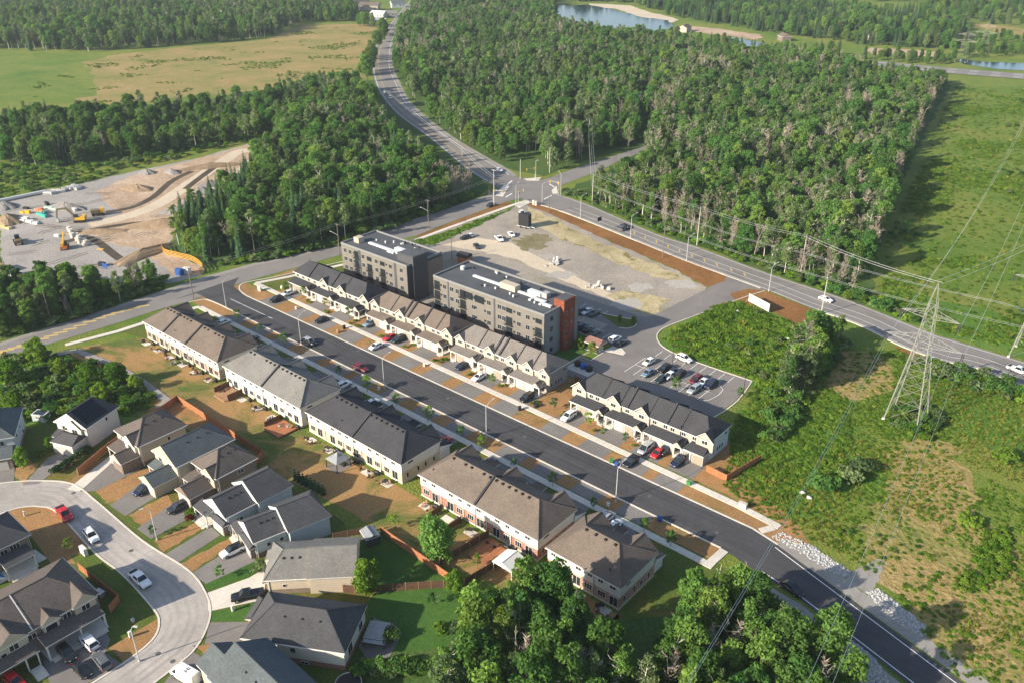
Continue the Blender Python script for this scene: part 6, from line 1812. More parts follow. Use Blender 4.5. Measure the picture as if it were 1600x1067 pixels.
for k in range(24):
    q0, q1 = 6.283 * k / 24, 6.283 * (k + 1) / 24
    b.tube((2.1 * math.cos(q0), 2.1 * math.sin(q0), .85), (2.1 * math.cos(q1), 2.1 * math.sin(q1), .85), .08, n=5, cap=False)
b.obj('rim', STEEL, t)
for k in range(6): MB().tube((2.05 * math.cos(k * 1.047), 2.05 * math.sin(k * 1.047), 0), (2.05 * math.cos(k * 1.047), 2.05 * math.sin(k * 1.047), .83), .04, n=5).obj('leg', STEEL, t)
t = thing('garden_shed', 'red brown shed with curved dark roof at the edge of the vacant lot', 'shed', gp(726, 410)[:2] + (0,), rad(10))
SHR_ = plain('shed_orange', (.42, .16, .06), .8)
MB().box(-2, 2, -1.6, 1.6, 0, 2.4).obj('wall', SHR_, t)
b = MB()
for k in range(8):
    a0_, a1_ = math.pi * k / 8, math.pi * (k + 1) / 8
    b.poly([(-2.2, -1.8 * math.cos(a0_), 2.3 + 1.3 * math.sin(a0_)), (2.2, -1.8 * math.cos(a0_), 2.3 + 1.3 * math.sin(a0_)), (2.2, -1.8 * math.cos(a1_), 2.3 + 1.3 * math.sin(a1_)), (-2.2, -1.8 * math.cos(a1_), 2.3 + 1.3 * math.sin(a1_))])
b.poly([(-2.2, -1.8 * math.cos(math.pi * k / 8), 2.3 + 1.3 * math.sin(math.pi * k / 8)) for k in range(9)]).poly([(2.2, 1.8 * math.cos(math.pi * k / 8), 2.3 + 1.3 * math.sin(math.pi * k / 8)) for k in range(9)])
b.obj('roof', DARKT, t)
# ------------------------------------------------------------------ vehicles
TYRE = plain('tyre', (0.015, 0.015, 0.016), 0.9); RIM = plain('rim', (0.35, 0.35, 0.36), 0.35, 0.6); LAMP = plain('headlight', (0.7, 0.7, 0.68), 0.15); TAIL = plain('taillight', (0.35, 0.01, 0.01), 0.25)
PAINT = {'white': paint('paint_white', (0.78, 0.78, 0.77)), 'black': paint('paint_black', (0.012, 0.012, 0.014), .22), 'silver': paint('paint_silver', (0.45, 0.46, 0.47), .3, .3), 'grey': paint('paint_grey', (0.10, 0.105, 0.11), .28), 'red': paint('paint_red', (0.45, 0.012, 0.018)), 'maroon': paint('paint_maroon', (0.14, 0.012, 0.018)),
         'navy': paint('paint_navy', (0.012, 0.02, 0.05), .25), 'blue': paint('paint_blue', (0.22, 0.30, 0.38), .28, .3), 'green': paint('paint_dark_green', (0.015, 0.03, 0.026), .25), 'dark': paint('paint_charcoal', (0.03, 0.032, 0.036), .25), 'yellow': paint('paint_yellow', (0.62, 0.36, 0.02), .45), 'orange': paint('paint_orange', (0.5, 0.13, 0.02), .45)}
# lengthwise stations: x, underside z, shoulder z, half width ; cabin: x, z, half width at the foot and the top
CARS = {
    'sedan': dict(L=4.6, st=[(-2.3, .35, .72, .72), (-2.15, .25, .88, .84), (-1.3, .22, .95, .89), (0, .22, .95, .90), (1.0, .22, .93, .89), (1.75, .24, .84, .86), (2.2, .28, .70, .78), (2.3, .38, .60, .66)], cab=[(-1.85, .95, .80), (-1.05, 1.42, .60), (.15, 1.44, .60), (1.05, .93, .78)], wx=(1.38, -1.38), r=.33),
    'suv': dict(L=4.7, st=[(-2.35, .42, .9, .8), (-2.25, .3, 1.05, .90), (-1.3, .28, 1.1, .93), (0, .28, 1.1, .94), (1.0, .28, 1.06, .93), (1.8, .3, .98, .9), (2.25, .34, .82, .82), (2.35, .45, .7, .7)], cab=[(-2.25, 1.1, .84), (-1.85, 1.66, .68), (.25, 1.70, .68), (1.05, 1.08, .82)], wx=(1.42, -1.42), r=.37),
    'hatch': dict(L=4.0, st=[(-2.0, .38, .8, .75), (-1.92, .26, .95, .84), (-1.0, .24, 1.0, .87), (0, .24, 1.0, .87), (.8, .24, .96, .86), (1.5, .26, .85, .83), (1.9, .3, .72, .74), (2.0, .4, .6, .62)], cab=[(-1.9, .98, .80), (-1.45, 1.46, .62), (.1, 1.5, .62), (1.0, .96, .78)], wx=(1.22, -1.2), r=.32),
    'van': dict(L=5.0, st=[(-2.5, .38, 1.0, .88), (-2.42, .28, 1.1, .96), (-1.3, .26, 1.12, .98), (0, .26, 1.12, .98), (1.2, .26, 1.08, .97), (1.95, .28, .95, .92), (2.4, .34, .8, .82), (2.5, .45, .68, .7)], cab=[(-2.45, 1.1, .90), (-2.2, 1.76, .74), (.6, 1.78, .74), (1.7, 1.05, .86)], wx=(1.5, -1.5), r=.35),
    'cargo': dict(L=5.8, st=[(-2.9, .42, 1.2, .98), (-2.85, .3, 1.3, 1.02), (-1.3, .28, 1.32, 1.03), (0, .28, 1.32, 1.03), (1.2, .28, 1.3, 1.03), (2.1, .3, 1.1, .98), (2.75, .36, .95, .88), (2.9, .5, .8, .76)], cab=[(-2.88, 1.3, .98), (-2.75, 2.4, .86), (1.2, 2.42, .86), (2.2, 1.2, .92)], wx=(1.8, -1.6), r=.38),
    'pickup': dict(L=5.8, st=[(-2.9, .5, 1.02, .88), (-2.85, .38, 1.08, .95), (-1.0, .36, 1.12, .98), (0, .36, 1.12, .98), (1.2, .36, 1.12, .97), (2.2, .38, 1.06, .95), (2.8, .42, .92, .9), (2.9, .52, .8, .8)], cab=[(-.75, 1.12, .88), (-.5, 1.82, .72), (.75, 1.84, .72), (1.45, 1.1, .86)], wx=(1.85, -1.75), r=.42),
}
_CARM = {}


def loft(mb, secs, m=0):
    n = len(secs[0]); i0 = len(mb.v)
    for s in secs: mb.v += s
    for a in range(len(secs) - 1):
        for k in range(n):
            j = (k + 1) % n; p = i0 + a * n; q = p + n
            mb.f.append((p + k, p + j, q + j, q + k)); mb.m.append(m)
    mb.f.append(tuple(range(i0 + n - 1, i0 - 1, -1))); mb.m.append(m)
    e = i0 + (len(secs) - 1) * n
    mb.f.append(tuple(range(e, e + n))); mb.m.append(m)


def car_meshes(ty):
    if ty in _CARM: return _CARM[ty]
    c = CARS[ty]
    body = MB(); secs = []
    for x, zb, zs, w in c['st']:
        secs.append([(x, -w * .86, zb), (x, -w, zb + .14), (x, -w, zs - .16), (x, -w * .9, zs), (x, w * .9, zs), (x, w, zs - .16), (x, w, zb + .14), (x, w * .86, zb)])
    loft(body, secs)
    cb = c['cab']; gl = MB()
    (x0, z0, w0), (x1, z1, w1), (x2, z2, w2), (x3, z3, w3) = cb
    for s in (1, -1):
        q = [(x0, s * w0, z0 - .05), (x3, s * w3, z3 - .05), (x2, s * w2, z2 - .04), (x1, s * w1, z1 - .04)]
        gl.poly(q if s < 0 else q[::-1])
    gl.poly([(x3, -w3, z3 - .05), (x3, w3, z3 - .05), (x2, w2, z2 - .04), (x2, -w2, z2 - .04)])
    gl.poly([(x0, w0, z0 - .05), (x0, -w0, z0 - .05), (x1, -w1, z1 - .04), (x1, w1, z1 - .04)])
    rf = MB(); o = .03
    xm = (x1 + x2) / 2
    rf.v += [(x1 - o, -w1 - o, z1 - .05), (x2 + o, -w2 - o, z2 - .05), (x2 + o, w2 + o, z2 - .05), (x1 - o, w1 + o, z1 - .05), (x1 + .12, -w1 + .1, z1 + .03), (x2 - .12, -w2 + .1, z2 + .03), (x2 - .12, w2 - .1, z2 + .03), (x1 + .12, w1 - .1, z1 + .03)]
    for f in ((0, 1, 5, 4), (1, 2, 6, 5), (2, 3, 7, 6), (3, 0, 4, 7), (4, 5, 6, 7), (3, 2, 1, 0)): rf.f.append(f); rf.m.append(0)
    # pillars
    for s in (1, -1):
        for (a, b, d, e) in ((cb[2], cb[3], .05, 0), (cb[1], cb[0], .06, 0)): rf.tube((a[0], s * a[2], a[1] - .05), (b[0], s * b[2], b[1] - .03), d, d, 4)
        if ty not in ('pickup', 'cargo'): rf.tube((xm, s * w1, z1 - .05), (xm - .05, s * (w0 + w3) / 2, z0 - .03), .05, .05, 4)
    if ty == 'cargo':
        for s in (1, -1):
            q = [(x0, s * (w0 + .012), z0 - .06), (1.0, s * (w0 + .012), z0 - .06), (1.0, s * (w2 + .012), z2 - .05), (x1, s * (w1 + .012), z1 - .05)]
            rf.poly(q if s < 0 else q[::-1])
        rf.poly([(x0 - .01, w0, z0 - .06), (x0 - .01, -w0, z0 - .06), (x1 - .012, -w1, z1 - .05), (x1 - .012, w1, z1 - .05)])
    wh = MB(); r = c['r']
    wh.tube((0, -.12, 0), (0, .12, 0), r, r, 12)
    ri = MB(); ri.tube((0, -.13, 0), (0, .13, 0), r * .58, r * .58, 8)
    xf, zf, wf = c['st'][-2][0], c['st'][-2][2], c['st'][-2][3]
    hl = MB(); hl.box(xf - .18, xf + .06, -.16, .16, zf - .14, zf - .02)
    xr, zr_, wr = c['st'][0][0], c['st'][1][2], c['st'][1][3]
    tl = MB(); tl.box(xr - .02, xr + .16, -.12, .12, zr_ - .32, zr_ - .06)
    bed = None
    if ty == 'pickup':
        bed = MB(); bed.box(-2.75, -.85, -.8, .8, 1.085, 1.1)
    pl = MB(); pl.box(c['st'][-1][0] - .06, c['st'][-1][0] + .02, -.6, .6, c['st'][-1][1] - .08, c['st'][-1][1] + .08)
    _CARM[ty] = dict(body=body, roof=rf, glass=gl.mesh('windows', GLASS), wheel=wh.mesh('wheel', TYRE), rim=ri.mesh('rim', RIM), head=hl.mesh('headlight', LAMP), tail=tl.mesh('taillight', TAIL), bumper=pl.mesh('bumper', DARKT), bed=bed and bed.mesh('truck_bed', BLACK), paint={}, c=c, w=(wf * .62, wr * .82))
    return _CARM[ty]


def car(ty, colour, label, x, y, ang, roofc=None, z=0.07, group=None, s=1.0):
    d = car_meshes(ty); c = d['c']
    name = {'sedan': 'sedan_car', 'suv': 'sport_utility_car', 'hatch': 'hatchback_car', 'van': 'passenger_van', 'cargo': 'cargo_van', 'pickup': 'pickup_truck'}[ty]
    cat = {'van': 'van', 'cargo': 'van', 'pickup': 'pickup truck'}.get(ty, 'car')
    t = thing(name, label, cat, (x, y, z), ang, group)
    if s != 1: t.scale = (s, s, s)
    for part, cc in (('body', colour), ('roof', roofc or colour)):
        if (part, cc) not in d['paint']: d['paint'][(part, cc)] = d[part].mesh('body' if part == 'body' else 'cabin_roof', PAINT[cc])
        link('body' if part == 'body' else 'cabin_roof', d['paint'][(part, cc)], t)
    link('windows', d['glass'], t)
    hw = c['st'][3][3] - .1
    for wx in c['wx']:
        for sg in (1, -1):
            w = link('wheel', d['wheel'], t, (wx, sg * hw, c['r'])); link('rim', d['rim'], w)
    for sg in (1, -1):
        link('headlight', d['head'], t, (0, sg * d['w'][0], 0)); link('taillight', d['tail'], t, (0, sg * d['w'][1], 0))
    link('bumper', d['bumper'], t)
    if d['bed']: link('truck_bed', d['bed'], t)
    return t


def park(ty, colour, label, px_, py_, toward, **k):
    """a car centred on a photo point, nose toward another photo point or an angle in degrees"""
    x, y, _ = gp(px_, py_, 0.5)
    if isinstance(toward, tuple):
        q = gp(*toward, 0.5); ang = math.atan2(q[1] - y, q[0] - x)
    else: ang = rad(toward)
    return car(ty, colour, label, x, y, ang, **k)


park('suv', 'black', 'black car on the first far driveway by the cross road', 432, 469, -90)
park('hatch', 'white', 'white car parked at the garages of the first far townhouses', 449, 459.5, -90)
park('sedan', 'black', 'black car across the far footpath near the shaded street lamp', 502.5, 500.5, -90)
park('suv', 'blue', 'grey blue car close to a garage of the brown far townhouses', 578, 506.5, -90)
park('hatch', 'white', 'white car on the apron below the brown far townhouses', 586.5, 542, -90)
park('suv', 'green', 'dark green car beside the red one at the brown far townhouses', 622.5, 531, -90)
park('sedan', 'red', 'red car half hidden behind the dark green one', 609, 528, -90)
park('hatch', 'navy', 'dark blue car at the left garages of the pale far townhouses', 721, 572.5, -90)
park('sedan', 'white', 'white car at the middle garages of the pale far townhouses', 748, 589.5, -90)
park('suv', 'black', 'black car at the right end garage of the pale far townhouses', 823, 621.5, -90)
park('suv', 'white', 'white car at the left garage of the meadow end townhouses', 888, 651, -90)
park('van', 'silver', 'silver minivan at the meadow end townhouses', 1009, 701, -90)
park('hatch', 'red', 'small red car beside the silver minivan', 1027, 709, -90)
park('suv', 'dark', 'charcoal car behind the small red one', 1040, 703, -90)
park('suv', 'black', 'black car standing across the far footpath near a tall lamp', 985.5, 721.5, -90)
park('suv', 'navy', 'dark blue car on the last far driveway', 1059, 721.5, -90)
park('suv', 'black', 'black car with pale roof parked along the near kerb by the first lamp', 484, 535, 0, roofc='silver')
park('suv', 'maroon', 'dark red car parked along the near kerb in mid street', 564, 575.5, 0)
park('sedan', 'black', 'black car driving on the lower street past the wood', 1237, 919, -17)
park('hatch', 'white', 'white car in the shade in front of the first near townhouses', 351, 504, 90)
park('sedan', 'dark', 'dark car at the right end of the first near townhouses', 393, 530, 90)
park('suv', 'white', 'white car at the corner of the light grey near townhouses', 537, 601.5, 90)
park('hatch', 'white', 'white car in shade in front of the charcoal near townhouses', 582, 629, 90)
park('suv', 'red', 'red car at the right end of the charcoal near townhouses', 693, 690, 90)
park('sedan', 'dark', 'charcoal car in shade before the red brick townhouses', 764, 723, 90)
park('van', 'silver', 'silver van in shade in front of the orange brick townhouses', 947, 810, 90)
park('hatch', 'white', 'white car beside the silver van in front of the orange brick townhouses', 961, 820.5, 90)
L_ = 'in the parking lot'
park('hatch', 'white', f'white hatchback alone at the upper left bays {L_}', 1013.5, 566, -95)
park('sedan', 'blue', f'silver blue sedan at the left bays {L_}', 1012, 583, -92)
park('suv', 'black', f'black car left of the lot lamp {L_}', 1037.5, 576.5, -92)
park('sedan', 'navy', f'dark blue car under the lot lamp {L_}', 1049.5, 582, -92)
park('suv', 'black', f'black car right of the lot lamp {L_}', 1061, 586, -92)
park('sedan', 'green', f'dark green sedan in the front row {L_}', 1033, 592.5, -92)
park('hatch', 'white', f'white car mostly hidden behind the dark green sedan {L_}', 1045.5, 587.5, -92)
park('suv', 'maroon', f'dark red car {L_}', 1087, 593.5, -92)
park('sedan', 'white', f'white sedan right of the dark red car {L_}', 1098.5, 597.5, -92)
park('suv', 'navy', f'dark blue car at the right end of its row {L_}', 1111, 601, -92)
park('suv', 'silver', f'silver car in front of the white sedan {L_}', 1084, 609, -92)
park('suv', 'white', 'white car parked along the upper kerb of the parking lot', 1069, 561, -8)
L_ = 'in the shaded tower lot'
park('suv', 'black', f'black car left of the white one {L_}', 905, 488.5, -95)
park('sedan', 'white', f'white car {L_}', 917, 487.5, -95)
park('sedan', 'dark', f'charcoal car right of the white one {L_}', 928, 490.5, -95)
park('sedan', 'maroon', f'dark red car against the building {L_}', 901, 506.5, 88)
park('suv', 'navy', f'dark blue car beside the dark red one {L_}', 910, 511, 88)
park('sedan', 'black', f'black car in the row against the building {L_}', 919.5, 515, 88)
park('sedan', 'grey', f'grey car at the end of the row against the building {L_}', 929.5, 520, 88)
park('suv', 'white', f'white car near the crossing bars {L_}', 961, 530.5, 88)
park('sedan', 'black', f'black car below the white one near crossing bars {L_}', 969.5, 536.5, 88)
park('sedan', 'black', 'black car on the vacant lot in front of a white one', 727, 372, -100)
park('sedan', 'white', 'white car on the vacant lot behind the black one', 734, 369.5, -100)
park('sedan', 'dark', 'dark car alone on the vacant lot', 745, 385.5, -30)
park('pickup', 'white', 'white pickup on the vacant lot', 780, 374, -30)
park('sedan', 'white', 'white car near the black box trailer on the vacant lot', 799, 367, -30)
park('hatch', 'white', 'white car behind the black box trailer', 816, 333.5, -30)
park('sedan', 'black', 'black car on the cross road near the junction', 766.5, 321, -85)
park('suv', 'grey', 'grey car leading on the diagonal road', 968, 358, 169)
park('sedan', 'black', 'black car close behind on the diagonal road', 977, 354.5, -11)
park('sedan', 'white', 'white car alone on the diagonal road', 1290, 468.5, -11)
park('pickup', 'white', 'white pickup on the diagonal road at the right edge', 1591, 579, -13)
park('sedan', 'white', 'white car waiting at the far left side of the junction', 780, 266.5, (800, 276))
park('hatch', 'white', 'white car first of the pair on the curving road', 602, 144.5, (610, 160))
park('suv', 'white', 'white car second of the pair on the curving road', 608, 146, (596, 130))
park('suv', 'white', 'white car nearer to us on the curving road', 610, 153.5, (618, 170))
park('pickup', 'red', 'bright red pickup parked on the crescent', 101, 803, (118, 824))
park('suv', 'white', 'white car with dark roof bars parked on the crescent', 143, 837.5, (158, 856))
park('pickup', 'white', 'white pickup with black bed cover parked on the crescent', 219, 905, (240, 925))
park('pickup', 'black', 'black pickup on the pale concrete driveway', 387, 930.5, (350, 938))
park('suv', 'white', 'white crossover with black roof on its driveway', 362.5, 861, (340, 872), roofc='black')
park('van', 'navy', 'dark blue minivan on the driveway of the grey green roofed house', 227, 764.5, (205, 776))
park('suv', 'dark', 'charcoal car on the driveway of the brown hip roofed house', 278, 793, (258, 803))
t = park('cargo', 'white', 'white cargo van with dark script lettering on its roof at the lower edge', 290, 1056, (262, 1040), s=.97)
cu = bpy.data.curves.new('lettering', 'FONT'); cu.body = 'Hi'; cu.size = 1.1; cu.extrude = .005; cu.align_x = 'CENTER'; cu.align_y = 'CENTER'
cu.materials.append(DARKT)
co = bpy.data.objects.new('lettering', cu); lm = bpy.data.meshes.new_from_object(co); bpy.data.objects.remove(co)
lo = link('lettering', lm, t, (-.9, 0, 2.47)); lo.rotation_euler = (0, 0, rad(-90))
park('suv', 'white', 'white car on the double driveway of the semi-detached pair', 139, 1003, (120, 984))
park('suv', 'black', 'black car left on the double driveway of the semi-detached pair', 105, 1021, (122, 1040))
park('suv', 'grey', 'grey car in front of the white one on the double driveway', 159, 1033, (142, 1012))
park('sedan', 'black', 'black sedan with pale sill at the foot of the double driveway', 128, 1046, (146, 1064))
park('suv', 'red', 'red car cut off at the lower left corner', 24, 1066, (40, 1080))
park('sedan', 'white', 'white car cut off at the left edge', -3, 717, (-20, 712))
# ------------------------------------------------------------------ garden and street trees
def plant(sp, v, x, y, label, cat='tree', s=1.0, w=1.0, name=None, group=None, z=0.0):
    c, tr = SPECIES[sp][v]
    t = thing(name or sp, label, cat, (x, y, z), R.uniform(0, 6.28), group)
    if tr: link('trunk', tr, t)
    link('crown' if tr else 'foliage', c, t)
    t.scale = (s * w, s * w, s)
    return t


SPECIES['young_tree'] = [broadleaf(81, 4.2, 2.6, LEAF_S, BARK, 0.2, 120, 9, 0.38), broadleaf(82, 3.6, 2.2, LEAF_A, BARK, 0.2, 120, 8, 0.36)]
SPECIES['garden_tree'] = [broadleaf(83, 7.5, 6.0, LEAF_S, BARK, 0.27, 110, 22, 0.14), broadleaf(84, 9.0, 7.0, LEAF_A, BARK, 0.3, 90, 24, 0.12), broadleaf(85, 5.5, 4.2, LEAF_S, BARK, 0.24, 120, 16, 0.12)]
SPECIES['cedar_tree'] = [spruce(86, 3.2, 1.5, LEAF_C)]
ST = [(372, 503, 'young street tree beside the first lit grass patch near the cross road'), (407, 521, 'young street tree before the grey roof end of the brown near townhouses'), (444, 541, 'young street tree in the shade between brown and light grey townhouses'), (530, 586, 'young street tree before the middle of the light grey townhouses'),
      (574, 613, 'young street tree beside the white car before the charcoal townhouses'), (620, 635, 'young street tree before the middle of the charcoal townhouses'), (669, 660, 'young street tree before the right part of the charcoal townhouses'), (720, 684, 'bright young street tree right of the red car'),
      (752, 702, 'bright young street tree before the left end of the red brick townhouses'), (803, 731, 'bright young street tree before the middle of the red brick townhouses'), (863, 759, 'bright young street tree before the right part of the red brick townhouses'), (927, 795, 'dark young street tree left of the silver van'),
      (1006, 831, 'dark young street tree right of the two parked vehicles'), (1047, 853, 'dark young street tree near the footpath end'), (446, 456, 'young tree on the corner lawn of the far row'), (475, 466, 'young tree before the first far garages'), (508.5, 481, 'young tree at the middle of the first far townhouses'),
      (546, 498, 'young bush tree at the right end of the first far townhouses'), (769, 602, 'round young tree before the pale far townhouses'), (865, 640, 'young tree on the lawn gap between the pale and meadow end townhouses'), (919, 667, 'young tree at the left of the meadow end townhouses'), (977, 692, 'young tree before the middle of the meadow end townhouses'),
      (1056, 612, 'young tree behind the meadow end townhouses'), (1155, 622, 'young tree at the lower corner of the parking lot'), (652, 389, 'young tree on the small bright lawn by the smaller apartment block'), (345, 905, 'thin sapling on the bright lawn strip above the concrete driveway'), (111, 862, 'thin half bare sapling beside the semi-detached pair'),
      (643, 906, 'small pale tree in front of the dark cedar fence'), (617, 826, 'small pale tree behind the cedar fence'), (675, 945, 'tiny sapling on the bright lawn behind the lowest house'), (746, 888, 'small bright tree in the fenced yard by the white canopy'), (240, 838, 'bare sapling next to the crescent lamp post')]
for i, (x, y, lb) in enumerate(ST):
    p = gp(x, y)
    plant('young_tree', i % 2, p[0], p[1], lb, s=R.uniform(.75, 1.15) if i < 26 else .8, group=None)
for x, y, v, s, w, lb in ((682, 872, 1, 1.0, 1.0, 'large leafy tree behind the cedar fence and the red brick townhouses'), (573, 925, 0, .95, .9, 'round bright green tree at the corner of the grey bungalow'), (37, 730, 2, .95, .8, 'bright green rounded tree at the left edge beside a driveway'),
                          (79, 703, 2, .62, .8, 'small bright rounded tree before the white house'), (30, 640, 2, 1.0, 1.0, 'yellow green tree behind the house at the left edge'), (98, 590, 2, 1.0, 1, 'light green tree at the middle of the overgrown hollow'), (143, 604, 0, .8, 1, 'full green tree right of the middle of the overgrown hollow'),
                          (185, 602, 0, .85, 1, 'tallest tree at the right side of the overgrown hollow'), (213, 612, 2, .9, .9, 'rounded tree at the right end of the overgrown hollow'), (160, 628, 0, .7, 1.1, 'broad dark tree at the lower edge of the overgrown hollow'), (60, 566, 0, .9, 1.1, 'broad tree at the upper edge of the overgrown hollow'), (18, 600, 0, .9, 1.2, 'broad tree at the left edge of the overgrown hollow'),
                          (710, 925, 0, .6, 1, 'bright bush tree at the fence corner beside the foreground wood'), (990, 507, 2, .45, 1.1, 'low tree on the planted island in the parking lot'), (968, 503, 2, .4, 1, 'small tree left of the planted island tip'), (905, 545, 2, .7, 1, 'leafy tree left of the small red roofed shelter'), (924, 552, 2, .6, 1, 'leafy tree before the small red roofed shelter')):
    p = gp(x, y); plant('garden_tree', v, p[0], p[1], lb, s=s, w=w)
for i in range(8):
    p = gp(462 + i * 6.2, 748 + i * 3.4)
    plant('cedar_tree', 0, p[0], p[1], 'small dark cedar in the row on the rear lawn behind the dark gabled houses', s=R.uniform(.8, 1.05), group='row of small cedars on the rear lawn')
h = None
hedge_pts = [gp(86 + (138 - 86) * k / 9, 741 - (741 - 706) * k / 9)[:2] for k in range(10)]
hm = shrub(90, 2.3, 2.4, LEAF_C, 0.2, 90)
t = thing('hedge', 'long clipped dark green hedge between the white house and the brown house', 'hedge', hedge_pts[0] + (0,))
for k, p in enumerate(hedge_pts):
    link('foliage', hm, t, (p[0] - hedge_pts[0][0], p[1] - hedge_pts[0][1], 0), R.uniform(0, 6))
p = gp(297, 813)
c = quads_mesh('foliage', np.empty((0, 4, 3)), [LEAF_R]) if False else shrub(91, 1.6, 2.2, LEAF_R, .22, 80)
t = thing('shrub', 'dark red shrub beside the steps of the dark gabled house', 'shrub', p); link('foliage', c, t)
fs = [shrub(92 + k, 1.0, 1.5, m, .18, 90) for k, m in enumerate((LEAF_S, LEAF_B, LEAF_Y))]
FSR = [(500, 480, 'first'), (532, 497, 'second')]
for bi, (a0, L, n, nm) in enumerate(((-220.2, 35, 6, 'charcoal'), (-182.6, 32.4, 6, 'brown'), (-148.2, 32.2, 6, 'pale grey brown'), (-107.2, 37.4, 7, 'meadow end'))):
    for k in range(0, n + 1, 2):
        for q in range(3):
            t = thing('shrub', f'low garden shrub in a front bed of the {nm} far townhouses', 'shrub', (a0 + .4 + k * L / n + R.uniform(-1.6, 1.6), 145.6 - R.uniform(0, 2.6), 0), R.uniform(0, 6), f'front garden shrubs of the {nm} far townhouses')
            link('foliage', fs[q], t); s = R.uniform(.6, 1.1); t.scale = (s, s, s)
for i, (x, y, lb) in enumerate(((300, 806, 'round shrub right of the red shrub by the dark gabled house'), (64, 712, 'low shrub in the rock bed before the white house'), (405, 890, 'brown shrub at the corner of the grey bungalow driveway'), (612, 1000, 'flowering shrub beside the raised deck'), (690, 985, 'white flowering shrub on the lawn behind the lowest house'), (1325, 745, 'broad dark bush in the meadow below the tall pylon'), (1340, 735, 'second broad bush beside the dark one in the meadow'), (1283, 765, 'dark bush behind the pair of boulders'), (1572, 722, 'pale green bush in the meadow at the right'), (1512, 818, 'small round bush above the round thicket'), (1330, 748, 'low dark bush in front of the broad meadow bush'))):
    p = gp(x, y); plant('shrub', i % 4, p[0], p[1], lb, 'shrub', s=1.0 if x < 900 else 1.5, w=1 if x < 900 else 1.35)
for i in range(46):
    p = gp(556 + i * 3.2 + R.uniform(-3, 3), 1048 + R.uniform(-6, 8) - i * .1)
    if i < 44: plant('shrub', i % 4, p[0], p[1], 'leafy bush in the hedge below the deck of the lowest house', 'shrub', s=R.uniform(.7, 1.0), group='hedge bushes below the deck')

# ------------------------------------------------------------------ lamps, poles, wires
POLE_W = plain('pole_wood', (0.17, 0.14, 0.11), 0.9, var=.2); POLE_G = plain('pole_grey', (0.50, 0.50, 0.48), 0.5, .2, .06); POLE_C = plain('pole_concrete', (0.46, 0.43, 0.38), 0.8, var=.08); WIRE = plain('wire', (0.62, 0.62, 0.6), 0.5, .3); INSUL = plain('insulator', (0.05, 0.045, 0.05), 0.4); YEL = plain('signal_yellow', (0.5, 0.33, 0.03), 0.5); LATT = plain('lattice_steel', (0.30, 0.295, 0.265), 0.55, .25, .1)


def lamp(x, y, label, ang, h=8.6, arm=2.4, m=None):
    p = gp(x, y)
    t = thing('street_lamp', label, 'street lamp', (p[0], p[1], 0), rad(ang))
    MB().tube((0, 0, 0), (0, 0, h), .12, .075, 8).obj('pole', m or POLE_G, t)
    b = MB(); pts = [(0, 0, h - .3), (arm * .35, 0, h + .45), (arm * .75, 0, h + .8), (arm, 0, h + .85)]
    for q, r in zip(pts, pts[1:]): b.tube(q, r, .055, .05, 6)
    b.obj('arm', m or POLE_G, t)
    MB().box(arm - .1, arm + .6, -.15, .15, h + .78, h + .92).obj('lamp_head', POLE_G, t)
    MB().tube((0, 0, 0), (0, 0, .45), .2, .2, 8).obj('base', POLE_C, t)
    return t


lamp(353.7, 480.7, 'grey street lamp at the corner of the dark street and the cross road', 90)
lamp(470.7, 538, 'grey street lamp beside the pale roofed black car', 90)
lamp(600.7, 606.5, 'grey street lamp right of the dark red car in mid street', 90)
lamp(760, 684, 'grey street lamp before the left end of the red brick townhouses', 90)
lamp(962, 784, 'tall grey street lamp opposite the silver minivan', 90)
lamp(906.7, 341, 'grey road lamp first after the junction on the diagonal road', 75)
lamp(985, 373, 'grey road lamp beside the pair of driving vehicles', 75)
lamp(1072.5, 408, 'grey road lamp before the parking lot entrance', 75)
lamp(1201, 456, 'grey road lamp by the white hoarding', 75)
lamp(806, 323.5, 'grey lamp at the near corner of the junction', 110, 8.6, 3)
lamp(847, 320, 'grey lamp at the right near corner of the junction', 60)
lamp(876, 304.5, 'grey lamp at the right far corner of the junction', 150)
lamp(837, 281, 'grey lamp at the far corner of the junction', -30)
lamp(245.7, 843.7, 'white lamp post on the outer side of the crescent', -120, 7.2, 1.2)
lamp(218, 1033, 'thin lamp post on the inner bend of the crescent', 30, 7.2, .8)
p = gp(1050, 575); t = thing('street_lamp', 'black double headed lamp among the vehicles in the parking lot', 'street lamp', (p[0], p[1], 0))
MB().tube((0, 0, 0), (0, 0, 6.5), .09, .07, 6).obj('pole', BLACK, t); MB().box(-.9, .9, -.12, .12, 6.5, 6.62).obj('lamp_head', BLACK, t)
p = gp(1161, 617); t = thing('street_lamp', 'dark lamp at the right edge of the parking lot', 'street lamp', (p[0], p[1], 0))
MB().tube((0, 0, 0), (0, 0, 5.5), .09, .07, 6).obj('pole', BLACK, t); MB().box(-.9, .1, -.12, .12, 5.5, 5.62).obj('lamp_head', BLACK, t)

